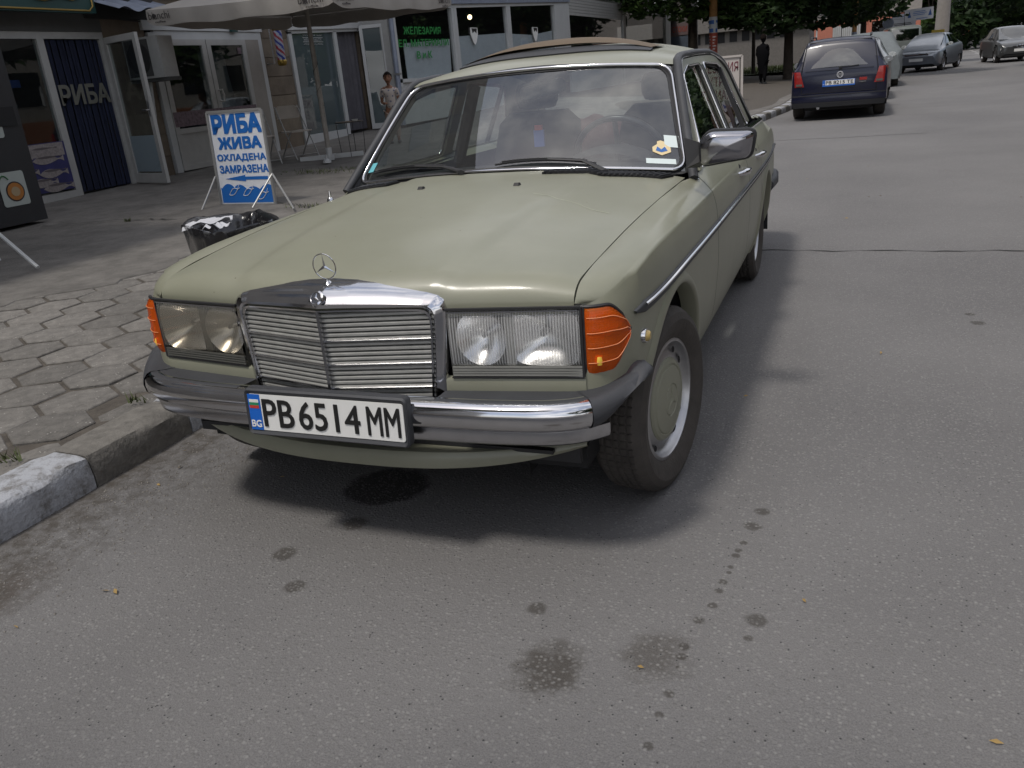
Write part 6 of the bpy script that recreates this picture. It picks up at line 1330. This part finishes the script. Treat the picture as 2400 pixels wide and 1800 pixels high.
# grass verge, dark wall with slots, kiosk
mat('verge', (.045, .060, .018), .95, var=.35, vscale=3); gv = MB(); gv.grid([[(x, y, pz(-3, 30)+.13+.02*math.sin(x*3+y)) for x in np.linspace(-12, -.9, 14)] for y in np.linspace(41, 58, 14)]); g_ = gv.build('grass', 'verge', None, 30); g_['kind'] = 'stuff'
gb = MB()
for _ in range(5000): x, y = rng.uniform(-11.5, -1), rng.uniform(41, 57); h = rng.uniform(.08, .30); a = rng.uniform(0, 6.28); gb.add([(x-.03*math.cos(a), y-.03*math.sin(a), .3),(x+.03*math.cos(a), y+.03*math.sin(a), .3),(x+rng.normal()*.06, y+rng.normal()*.06, .3+h)],[(0,1,2)])
gb.build('grass_blades', 'verge', g_, 0, fixn=False)['kind'] = 'stuff'
mat('garage_grey', (.13, .12, .11), .9, var=.15); gw = thing('garage_building', 'long grey low building with a row of dark slots behind the trees', 'building', (-8.5, 60, .4)); MB().box(-8, 6.5, 0, 6, -.4, 4.2).build('wall', 'garage_grey', gw, 0); MB().box(-8, 6.8, -.35, 0, 2.45, 3.3).build('eave', 'garage_grey', gw, 0)
for k in range(12): MB().box(-4.4+.82*k, -3.9+.82*k, -.02, .0, 1.75, 2.4).build('slot', 'dark', gw, 0)
ki = thing('kiosk', 'small kiosk with red lettered fascia and blue grey shutter left of the pole', 'kiosk', (-8.6, 46.6, .4)); MB().box(-.9, 1.25, .0, 2, -.2, 3.9).build('wall', 'garage_grey', ki, 0); MB().box(.12, 1.12, -.03, 0, 2.18, 2.78).build('fascia', mat('fascia_red', (.14, .10, .10), .7), ki, 0); MB().box(.12, 1.12, -.025, 0, .3, 2.12).build('shutter', mat('shutter_blue', (.07, .09, .12), .6, var=.2), ki, 0); text('fascia_letters', 'СТОКИ', .80, .30, 'notice_red', ki, (.22, -.033, 2.33), (1, 0, 0), (0, 0, 1), .003, .02)
# pink corner building
pb = thing('corner_building', 'tall building with salmon ground floor and grey upper storeys at the street end', 'building', (-3, 77, 0)); mat('salmon', (.36, .13, .085), .9, var=.1); mat('render_grey', (.24, .22, .20), .9, var=.1)
MB().box(-9, 8.5, 0, 12, .5, 3.35).build('ground_floor', 'salmon', pb, 0); MB().box(-9, 8.5, .02, 12, 3.35, 16).build('upper_wall', 'render_grey', pb, 0); MB().box(-9.1, 8.6, -.08, .02, 3.35, 3.5).build('string_course', 'render_grey', pb, 0)
for k in range(4):
    for zz in (3.9, 7.0, 10.1):
        w_ = thing_child('window', pb); MB().box(1.0+2.1*k-3, 2.3+2.1*k-3, -.03, .02, zz, zz+1.5).build('window_pane', 'glass_dark', w_, 0); MB().box(1.0+2.1*k-3.05, 2.35+2.1*k-3, -.06, -.03, zz-.08, zz).build('sill', 'pvc', w_, 0); MB().box(1.62+2.1*k-3, 1.68+2.1*k-3, -.05, -.03, zz, zz+1.5).build('mullion', 'pvc', w_, 0)
w_ = thing_child('window', pb); MB().box(4.9, 5.9, -.03, .02, 2.0, 2.9).build('window_pane', 'glass_dark', w_, 0); MB().box(4.85, 5.95, -.08, -.03, 1.9, 2.0).build('sill', 'pvc', w_, 0)
# hoardings
def hoarding(loc, w, h, label, lines, cone=True):
    t = thing('billboard', label, 'billboard', loc); MB().box(0, w, -.03, .0, 0, h).build('panel', 'paper_white', t, 0); MB().tube([(0, .02, -1.2), (0, .02, h+.05)], .025, 6).build('post', 'rubber_black', t)
    for z, a, b, m in lines: MB().box(a*w, b*w, -.036, -.03, z*h, z*h+.028).build('print_line', m, t, 0)
    if cone:
        for cx in (.16, .88): MB().prism([(cx*w-.09, .30*h),(cx*w+.09,.30*h),(cx*w+.01,.85*h)], lambda a, b, d: (a, -.036-d, b), .003).build('print_cone', 'notice_blue', t, 0)
    return t
hoarding((3.40, 52.3, 2.20), 1.43, .60, 'white slanted advertising panel with dark cone pictures above the parked cars', [(.72,.3,.72,'ink_blue'),(.58,.28,.76,'ink_blue'),(.44,.3,.7,'ink_blue'),(.12,.4,.8,'ink_blue')]).rotation_euler[1] = R(-2.5)
hoarding((2.78, 52.6, 1.92), 1.2, .72, 'lower white advertising panel with rows of print behind the jeep', [(.80,.05,.9,'ink_blue'),(.62,.05,.95,'notice_white'),(.30,.08,.8,'ink'),(.20,.1,.85,'ink')], False)
rd_ = thing('road_sign', 'grey round back of a traffic sign near the salmon wall', 'road sign', (2.52, 50, .3)); MB().lathe([(0,-.01),(.27,-.01),(.28,0),(.0,.012)], (0,0,1.88), 'y', 24).build('disc', 'tin', rd_, 40); MB().tube([(0,.03,-.3),(0,.03,2.1)], .03, 8).build('post', 'tin', rd_)
p2 = thing('utility_pole', 'rusty orange pole with pale blue foot among the parked cars', 'pole', (.90, 45, .1)); MB().tube([(0,0,1.75),(0,0,6)], .11, 12).build('shaft', 'rust', p2, 60); MB().tube([(0,0,-.1),(0,0,1.76)], .125, 12).build('foot', 'tin', p2, 60)
lp_ = thing('lamp_post', 'thick grey concrete lamp post behind the silver hatchback', 'lamp post', (5.63, 57, .6)); MB().tube([(0,0,-.6),(.03,0,9)], [.42,.25], 14).build('shaft', 'render_grey', lp_, 60); MB().tube([(.03,0,8.9),(-.3,-1.0,9.4),(-.6,-2,9.5)], .07, 8).build('arm', 'tin', lp_)
wf = thing('white_post', 'thin white post in the greenery beyond the estate car roof', 'post', (-1.55, 60, .4)); MB().tube([(0,0,0),(0,0,2.1)], .05, 8).build('shaft', 'pvc', wf)
sb = thing('metal_shed', 'pale ribbed metal shed beyond the estate car roof', 'shed', (-.6, 61, .5)); MB().box(0, 1.9, 0, 2, -.1, 2.0).build('wall', 'pvc_dim', sb, 0)
for k in range(14): MB().box(.05+.13*k, .12+.13*k, -.03, 0, 0, 1.95).build('rib', 'pvc', sb, 0)
# ================================================================== other vehicles
def carpaint(name, col, metal=.0, rough=.3): return mat(name, col, rough, metal, .35, coatr=.08, var=.08, vscale=4)
carpaint('blue_paint', (.0035, .005, .022)); carpaint('silver_paint', (.24, .25, .26), .55); carpaint('silver_blue', (.20, .22, .25), .5); carpaint('maroon_paint', (.07, .010, .012)); carpaint('white_paint', (.42, .44, .44)); carpaint('grey_paint', (.10, .105, .11), .3); carpaint('red_paint', (.25, .015, .012)); carpaint('pale_green', (.14, .155, .145)); carpaint('olive_grey', (.060, .062, .064), .3)
mat('cover_cloth', (.13, .145, .15), .85, var=.12, bump=.4, bscale=6); mat('headlight', (.55, .56, .57), .12, .9); mat('orange_tape', (.62, .12, .02), .5); mat('plastic_grey', (.035, .036, .04), .6)
def hull_fn(st):
    A = np.array(st, float); f = [hermite(A[:, 0], A[:, k]) for k in range(1, 7)]
    def sec(y):
        zb, zl, zt, wb, wl, wt = [g(y) for g in f]; zm = zb+.45*(zl-zb); h = max(zt-zl, .001)
        return [(wb*.86, zb), (wb, zb+.09), (max(wb, wl)*1.0, zm), (wl*.995, zl-.10), (wl*.965, zl-.02), (wl*.94, zl), (wt+(wl*.94-wt)*.45, zl+h*.52), (wt+(wl*.94-wt)*.08, zl+h*.90), (wt*.88, zt-.012*min(1, h/.2)), (wt*.5, zt+.006), (0, zt+.012)]
    return sec
def vehicle(name, label, cat, loc, rz, st, L_, paint, wheels, wr=.30, track=.72, group=None, side_win=(), rear=None, front=None, pillar='rubber_black', hub='alloy'):
    t = thing(name, label, cat, loc, rz, group); sec = hull_fn(st); ys = sorted(set(list(np.linspace(0, L_, 46))+[s[0] for s in st])); P = []
    for y in ys: s = sec(y); P.append([(x, y, z) for x, z in s]+[(-x, y, z) for x, z in s[-2::-1]])
    mb = MB().grid(P); n = len(P[0]); mb.f += [tuple(range(n)), tuple(range((len(P)-1)*n, len(P)*n))[::-1]]; mb.m += [0, 0]
    # wheel openings: drop the quads inside the arches and close them with dark wells
    keep = []
    for f in mb.f:
        c = np.mean([mb.v[i] for i in f], 0); keep.append(len(f) > 4 or not any(math.hypot(c[1]-wy, c[2]-wr) < wr*1.16 and abs(c[0]) > .45 for wy in wheels))
    mb.f = [f for f, k in zip(mb.f, keep) if k]; mb.m = [0]*len(mb.f); body = mb.build('body', paint, t, 40)
    wl = MB()
    for wy in wheels:
        for sx in (1, -1): wl.grid([[(sx*x, wy+math.cos(a)*wr*1.2, wr+math.sin(a)*wr*1.2) for x in (.45, track+.12)] for a in np.linspace(-.3, math.pi+.3, 15)])
    wl.box(-.6, .6, .15, L_-.15, .18, .5); wl.build('wheel_wells', 'dark', t, 0)
    def onside(y, f, sx, o=.012):
        s = sec(y); a, b = s[5], s[7]; x = a[0]+(b[0]-a[0])*f; z = a[1]+(b[1]-a[1])*f; return (sx*(x+o), y, z)
    for (a, b, c, d) in side_win:       # y bottom front/back, y top front/back
        for sx in (1, -1):
            MB().grid([[onside((a+(c-a)*v)+((b+(d-b)*v)-(a+(c-a)*v))*u, .08+.86*v, sx) for u in np.linspace(0, 1, 7)] for v in np.linspace(0, 1, 5)]).build('side_window', 'glass_dark', t, 60)
    def quad(name_, q, m, bul=.03, par=t):
        a, b, c, d = [np.array(p) for p in q]; n_ = np.cross(b-a, d-a); n_ /= np.linalg.norm(n_)
        return MB().grid([[(a*(1-u)+b*u)*(1-v)+(d*(1-u)+c*u)*v+n_*bul*(1-(2*u-1)**2)*(1-.3*(2*v-1)**2) for u in np.linspace(0, 1, 11)] for v in np.linspace(0, 1, 6)]).build(name_, m, par, 60)
    if rear: quad('rear_window', rear, 'glass_dark', .02)
    if front: quad('windscreen', front, 'glass_dark', .05)
    for k, wy in enumerate(wheels):
        for sx in (1, -1):
            w = MB().lathe([(wr*.62,-.10),(wr*.85,-.11),(wr*.97,-.09),(wr,-.07),(wr,.07),(wr*.97,.09),(wr*.85,.105),(wr*.62,.09)], (0,0,0), 'x', 28).build('wheel', 'tyre', t, 30); w.location = (sx*track, wy, wr)
            if sx < 0: w.rotation_euler[2] = math.pi
            MB().lathe([(wr*.63,.085),(wr*.60,.06),(wr*.25,.05),(0,.07)], (0,0,0), 'x', 28).build('rim', hub, w, 40)
            sl = MB()
            for q in range(5): a = 2*math.pi*q/5; sl.add([(.068, wr*.42*math.cos(a+d)+0, wr*.42*math.sin(a+d)) for d in (-.25, .25)]+[(.075, wr*.57*math.cos(a+.3), wr*.57*math.sin(a+.3)),(.075, wr*.57*math.cos(a-.3), wr*.57*math.sin(a-.3))],[(0,1,2,3)])
            sl.build('rim_gap', 'dark', w, 0)
    return t, quad
def mirrors(t, y, z, x, m):
    for sx in (1, -1): MB().grid([[(sx*(x+.10+.10*math.cos(a)*k), y+d, z+.065*math.sin(a)*k) for a in np.linspace(0, 2*math.pi, 13)[:-1]] for d, k in ((-.03,.2),(-.03,.9),(0,1),(.05,.9),(.08,.4))], closed_v=True).build('wing_mirror', m, t, 50); MB().bar((sx*(x-.05), y+.02, z-.04), (sx*(x+.08), y+.02, z-.03), .04, .03).build('mirror_arm', 'plastic_grey', t, 0)
# ---- dark blue estate car, seen from behind
ST = [(0,.36,.80,.83,.78,.78,.66),(.04,.30,.92,.95,.835,.83,.70),(.10,.26,.935,1.10,.848,.84,.66),(.22,.24,.94,1.36,.855,.848,.60),(.34,.23,.945,1.435,.858,.852,.575),(1.0,.20,.95,1.462,.862,.858,.570),(2.0,.19,.95,1.465,.865,.86,.565),(2.55,.19,.95,1.42,.865,.86,.56),(2.9,.19,.945,1.20,.865,.858,.60),(3.25,.19,.92,.965,.862,.85,.66),(3.9,.22,.84,.86,.85,.82,.66),(4.25,.26,.72,.73,.80,.76,.60),(4.38,.36,.60,.61,.70,.66,.55)]
vw, vq = vehicle('estate_car', 'dark blue estate car parked at the kerb, seen from behind', 'car', (.96, 15.15, 0), 0, ST, 4.38, 'blue_paint', (.92, 3.48), .31, .745, None, [(.30,.95,.42,.95),(1.02,1.75,1.02,1.72),(1.80,2.95,1.80,2.55)], None, None)
vg = vq('rear_window', [(-.60,.045,.945),(.60,.045,.945),(.515,.262,1.385),(-.515,.262,1.385)], 'glass_dark', .035)
MB().tube([(-.62,.05,.935),(.62,.05,.935),(.535,.275,1.40),(-.535,.275,1.40)], .012, 6, closed=True).build('window_seal', 'rubber_black', vg)
# bumper
P = []
for u in np.linspace(-1, 1, 25): x = u*.835; y = .10*abs(u)**4-.06; P.append([(x*.93, y+.10, .235),(x*.97, y+.02, .25),(x, y-.01, .34),(x, y-.015, .42),(x*.99, y+.0, .475),(x*.97, y+.06, .495)])
bu = MB().grid(P).build('bumper', 'blue_paint', vw, 50); MB().grid([[(x, y-.006, z) for x, y, z in r[:3]] for r in P]).build('bumper_lower', 'plastic_grey', bu, 50); MB().grid([[(r[3][0]*.99, r[3][1]-.008, .455), (r[3][0]*.99, r[3][1]-.01, .475)] for r in P]).build('bumper_strip', 'plastic_grey', bu, 0)
for sx in (1, -1):
    def lampxy(u): # wraps from the tail round the corner
        return (.60+.19*min(u/.7, 1)+.055*max(0, (u-.7)/.3), -.014+.012*u+.16*max(0, (u-.62)/.38)**1.6)
    tl = MB().grid([[(sx*lampxy(u)[0], lampxy(u)[1]+.05*max(0, v-.75), .63+.275*v) for u in np.linspace(.05+.28*v, 1.0, 12)] for v in np.linspace(0, 1, 8)]).build('tail_lamp', 'red_lens', vw, 60)
    MB().bar((sx*.65, -.022, .668), (sx*.76, -.014, .668), .006, .035).build('reversing_lens', 'lamp_grey', tl, 0)
pt = MB().box(-.285, .285, -.03, -.004, .61, .722).build('number_plate', 'plate_blue', vw, 0); MB().box(-.235, .275, -.033, -.03, .637, .718).build('plate_face', 'white_plate', pt, 0); MB().box(-.282, -.238, -.033, -.03, .637, .718).build('plate_band', 'plate_blue', pt, 0)
text('plate_letters', 'PB 8215 TE', .48, .062, 'ink', pt, (-.225, -.0335, .646), (1, 0, 0), (0, 0, 1), .001, .012); text('plate_letters', 'BG', .032, .014, 'white', pt, (-.276, -.0335, .642), (1, 0, 0), (0, 0, 1), .001, .0)
em = MB(); em.tube([(.052*math.cos(a), 0, .052*math.sin(a)) for a in np.linspace(0, 2*math.pi, 25)[:-1]], .007, 6, closed=True)
for pts in ([(-.028,.034),(-.008,-.002),(.0,.012),(.008,-.002),(.028,.034)], [(-.04,.012),(-.018,-.040),(0,-.008),(.018,-.040),(.04,.012)]): em.tube([(x, 0, z) for x, z in pts], .006, 5)
eo = em.build('badge', 'emblem_silver', vw, 40); eo.location = (.02, -.016, .81)
MB().bar((.02, -.0, .935), (.34, .02, .955), .012, .014).build('rear_wiper', 'rubber_black', vw, 0); MB().lathe([(0,-.02),(.03,-.015),(.035,.02)], (.02, .02, .925), 'y', 10).build('wiper_boss', 'rubber_black', vw)
MB().box(.36, .49, -.012, .02, .685, .735).build('red_sticker', 'red_lens', vw, 0); MB().box(.36, .47, -.014, .02, .655, .663).build('model_strip', 'chrome', vw, 0)
for sx in (1, -1): MB().tube([(sx*.53, .55, 1.455), (sx*.535, .62, 1.50), (sx*.53, 2.2, 1.505), (sx*.525, 2.3, 1.465)], .014, 6).build('roof_rail', 'plastic_grey', vw)
MB().tube([(0, .48, 1.47), (0, .40, 1.62)], .006, 5).build('aerial', 'rubber_black', vw); mirrors(vw, 2.75, .97, .80, 'silver_paint')
gp = MB()
for sx in (1, -1): gp.tube([(sx*.655, -.004, .50), (sx*.66, -.004, .62), (sx*.665, .005, .93), (sx*.585, .235, 1.40)], .006, 5)
gp.tube([(-.655, -.004, .50), (.655, -.004, .50)], .006, 5); gp.tube([(-.60, .0, .90), (.60, .0, .90)], .004, 5); gp.build('tailgate_gap', 'dark', vw, 0)
MB().tube([(-.35, .15, .24), (-.35, -.02, .235)], .03, 10).build('exhaust', 'alloy', vw)
for sx in (1, -1): MB().box(sx*.852-.01, sx*.852+.01, 1.1, 2.9, .50, .56).build('side_strip', 'plastic_grey', vw, 0)
# ---- further parked and moving cars
SED = [(0,.34,.60,.62,.70,.66,.55),(.10,.24,.70,.71,.80,.76,.60),(.45,.20,.80,.82,.85,.82,.66),(1.05,.18,.88,.93,.86,.845,.66),(1.5,.18,.91,1.18,.865,.855,.60),(1.95,.18,.93,1.40,.868,.858,.56),(2.5,.18,.94,1.45,.868,.858,.56),(3.2,.18,.95,1.43,.866,.855,.56),(3.75,.19,.95,1.24,.86,.85,.57),(4.1,.24,.93,1.0,.845,.83,.62),(4.35,.32,.80,.82,.78,.74,.60)]
def front_end(t, q, w=.8, zlamp=.64, lamp_w=.24, slim=False, grille=True):
    for sx in (1, -1): q('headlamp', [(sx*.42,.03,zlamp-.05),(sx*(.42+lamp_w),.13,zlamp-.03),(sx*(.44+lamp_w),.16,zlamp+.07),(sx*.40,.07,zlamp+.05)] if sx < 0 else [(.42,.03,zlamp-.05),(.40,.07,zlamp+.05),(.44+lamp_w,.16,zlamp+.07),(.42+lamp_w,.13,zlamp-.03)], 'headlight', .02)
    MB().box(-.32, .32, .0, .08, zlamp-.05, zlamp+.03).build('grille', 'plastic_grey', t, 0) if grille else None
    MB().box(-.62, .62, .02, .10, .25, .36).build('air_intake', 'dark', t, 0); MB().box(-.26, .26, -.012, .05, .42, .53).build('number_plate', 'white_plate', t, 0)
WF = [(.70,.98,.945),(-.70,.98,.945),(-.545,1.92,1.395),(.545,1.92,1.395)]
SW = [(1.35,2.45,2.0,2.45),(2.52,3.45,2.52,3.25)]
# the silver hatchback turning out, low wedge
WED = [(0,.30,.58,.60,.74,.70,.58),(.12,.22,.70,.71,.82,.79,.62),(.5,.18,.80,.84,.87,.84,.66),(.95,.17,.87,1.0,.88,.86,.64),(1.6,.17,.92,1.30,.885,.87,.58),(2.1,.17,.94,1.44,.885,.87,.55),(2.6,.17,.96,1.45,.885,.87,.54),(3.4,.18,.99,1.36,.88,.865,.53),(3.9,.2,1.0,1.15,.87,.85,.55),(4.2,.28,.93,.98,.83,.80,.58),(4.28,.36,.80,.82,.78,.74,.58)]
hz, hq = vehicle('hatchback', 'silver grey hatchback facing us, angled out into the street', 'car', (3.35, 37.1, 0), R(-17), WED, 4.28, 'silver_blue', (.88, 3.5), .32, .76, None, [(1.2,2.4,1.95,2.4),(2.47,3.5,2.47,3.35)], None, [(.72,.86,.945),(-.72,.86,.945),(-.56,1.95,1.405),(.56,1.95,1.405)])
front_end(hz, hq, zlamp=.66, lamp_w=.34, grille=False); mirrors(hz, 1.55, 1.0, .80, 'white_paint'); MB().box(-.45, .45, .02, .10, .66, .70).build('grille', 'headlight', hz, 0)
bm2, bq = vehicle('saloon_car', 'grey saloon driving towards us at the right edge of the street', 'car', (7.55, 40.6, 0), R(4), SED, 4.35, 'olive_grey', (.75, 3.4), .31, .74, None, SW, None, WF)
front_end(bm2, bq, zlamp=.62, lamp_w=.30); mirrors(bm2, 1.5, .99, .80, 'olive_grey')
for sx in (1, -1): MB().tube([(sx*(.07+.10*math.cos(a)), -.005, .625+.06*math.sin(a)) for a in np.linspace(0, 2*math.pi, 17)[:-1]], .014, 5, closed=True).build('grille_surround', 'chrome', bm2)
# ahead of the estate car
s2, s2q = vehicle('parked_car', 'silver car parked just ahead of the dark blue estate car, mostly hidden by it', 'car', (1.15, 20.2, 0), 0, [(4.35-a, *r) for a, *r in SED[::-1]], 4.35, 'silver_paint', (.95, 3.6), .31, .745, None, [(.9,1.85,1.1,1.85),(1.92,3.0,1.92,2.4)], [(-.60,.35,1.0),(.60,.35,1.0),(.53,.95,1.39),(-.53,.95,1.39)])
mirrors(s2, 2.85, .98, .82, 'white_paint')
s3, s3q = vehicle('parked_car', 'dark maroon car with orange tape along its rear, parked beyond the covered car', 'car', (1.45, 31.2, 0), 0, [(4.35-a, *r) for a, *r in SED[::-1]], 4.35, 'maroon_paint', (.95, 3.6), .31, .745, None, [(.9,1.85,1.1,1.85),(1.92,3.0,1.92,2.4)], [(-.60,.35,1.0),(.60,.35,1.0),(.53,.95,1.39),(-.53,.95,1.39)])
s3.scale = (1.05, 1, 1.06); MB().tube([(.62,.30,.75),(.72,.45,1.05),(.60,.95,1.46)], .018, 6).build('orange_tape', 'orange_tape', s3); MB().tube([(.875,.5,.80),(.86,.7,1.05),(.66,1.0,1.44)], .014, 6).build('orange_tape', 'orange_tape', s3)
# car under a grey cover
cv = thing('covered_car', 'car hidden under a grey cloth cover between the silver and the maroon car', 'car', (1.55, 26.4, 0)); sec = hull_fn([(4.35-a, *r) for a, *r in SED[::-1]]); P = []
for y in np.linspace(0, 4.35, 40):
    s = sec(y); row = [(x*1.05+.02, y*1.02-.04, z+.05) for x, z in s]; row[0] = (row[0][0]*1.1, row[0][1], .22+.04*math.sin(y*9)); row = row+[(-x, yy, z) for x, yy, z in row[-2::-1]]; P.append([(x*(1+.012*math.sin(y*7+z*5)), yy, z+.01*math.sin(yy*5)) for x, yy, z in row])
mb = MB().grid(P); n = len(P[0]); mb.f += [tuple(range(n)), tuple(range(39*n, 40*n))[::-1]]; mb.m += [0, 0]; cvo = mb.build('cover', 'cover_cloth', cv, 50); cvo.scale = (1, 1, 1.06)
for y in (.95, 3.5):
    for sx in (1, -1): w = MB().lathe([(0,-.1),(.3,-.09),(.31,0),(.3,.09),(0,.1)], (sx*.76, y, .30), 'x', 20).build('wheel', 'tyre', cv, 30)
# jeep and van behind
JP = [(0,.45,1.0,1.05,.80,.80,.70),(.08,.40,1.05,1.72,.83,.83,.70),(.3,.38,1.05,1.80,.84,.84,.70),(2.6,.38,1.05,1.80,.84,.84,.70),(3.0,.38,1.05,1.25,.84,.84,.68),(3.4,.40,1.0,1.03,.82,.80,.7),(4.1,.45,.92,.94,.78,.76,.66)]
jp, jq = vehicle('jeep', 'pale boxy off-road vehicle with large windows behind the silver hatchback', 'car', (3.25, 46, .13), R(6), JP, 4.1, 'pale_green', (.9, 3.3), .36, .72, None, [(.3,1.1,.35,1.1),(1.2,2.0,1.2,2.0),(2.1,2.8,2.1,2.6)], [(-.62,.02,1.12),(.62,.02,1.12),(.60,.05,1.64),(-.60,.05,1.64)])
yl = thing('taxi_sign', 'yellow roof sign beyond the roof of the silver hatchback', 'taxi sign', (4.9, 49.2, .28)); MB().box(-.3, .3, -.06, .06, 1.20, 1.34).build('lamp_box', mat('taxi_yellow', (.42, .30, .03), .5), yl, 0); MB().box(-.5,.5,-.4,.4,-.2,1.2).build('roof_block', 'olive_grey', yl, 0)
VAN = [(0,.4,1.1,1.9,.85,.85,.78),(.06,.36,1.12,2.2,.88,.88,.80),(.3,.34,1.15,2.3,.9,.9,.80),(3.4,.34,1.15,2.3,.9,.9,.80),(4.0,.34,1.12,1.95,.9,.89,.74),(4.4,.36,1.05,1.3,.88,.86,.72),(4.9,.42,.85,.9,.82,.78,.66)]
far = 'traffic far down the street'
for (nm, lb, x, y, rz, st, L_, p, wh) in (('van', 'grey panel van far down the street', 15.2, 122, 0, VAN, 4.9, 'grey_paint', (.9, 3.8)), ('van', 'white box van far down the street', 13.4, 137, 0, VAN, 4.9, 'white_paint', (.9, 3.8)), ('parked_car', 'small red car far down the street beside the grey van', 13.2, 124, 0, [(4.35-a, *r) for a, *r in SED[::-1]], 4.35, 'red_paint', (.95, 3.6)), ('parked_car', 'white car far down the street between the vans', 14.5, 130, 0, [(4.35-a, *r) for a, *r in SED[::-1]], 4.35, 'white_paint', (.95, 3.6)), ('parked_car', 'silver car far down the street left of the small red car', 11.6, 118, 0, [(4.35-a, *r) for a, *r in SED[::-1]], 4.35, 'silver_paint', (.95, 3.6))):
    c_, q_ = vehicle(nm, lb, 'van' if nm == 'van' else 'car', (x, y, zroad(x, y)), rz, st, L_, p, wh, .31, .74, far, [(.9,1.85,1.1,1.85)] if nm != 'van' else [(3.5,4.1,3.5,3.9)], [(-.60,.35,1.0),(.60,.35,1.0),(.53,.95,1.39),(-.53,.95,1.39)] if nm != 'van' else None)
mat('line_white', (.38, .38, .37), .7, var=.15, vscale=4)
for k in range(7): MB().box(7.6+.42*k, 7.72+.42*k, 52+6*k, 54.5+6*k, .001, .006).build('lane_marking', 'line_white', road, 0)
# ================================================================== what stands across the street and behind the camera (seen in the chrome and glass)
mat('opp_wall', (.33, .30, .26), .9, var=.08); mat('opp_orange', (.34, .14, .07), .9)
ob = thing('building', 'pale building with orange base across the street, seen only in reflections', 'building', (17, -12, 0)); MB().box(0, 8, 0, 62, 1.2, 13).build('upper_wall', 'opp_wall', ob, 0); MB().box(-.05, 8, 0, 62, -.2, 1.2).build('base', 'opp_orange', ob, 0)
for k in range(16):
    for zz in (1.9, 5.0, 8.1): MB().box(-.03, .05, 1.5+3.7*k, 3.2+3.7*k, zz, zz+1.5).build('window', 'glass_dark', ob, 0)
for k, (x, y) in enumerate(((11.5, 8), (12, 19), (11.5, 30), (11.5, -9))):
    tree((x, y, .1), .17, 2.6, blob(11, (4, 4, 3.2), 3.2, 1.5), 5000, .26, 'leaf_green', ('round street tree across the road, first beyond the camera', 'round street tree across the road beside the orange based wall', 'round street tree across the road nearest the far hatchback', 'round street tree across the road behind the camera')[k], 'street trees across the road')
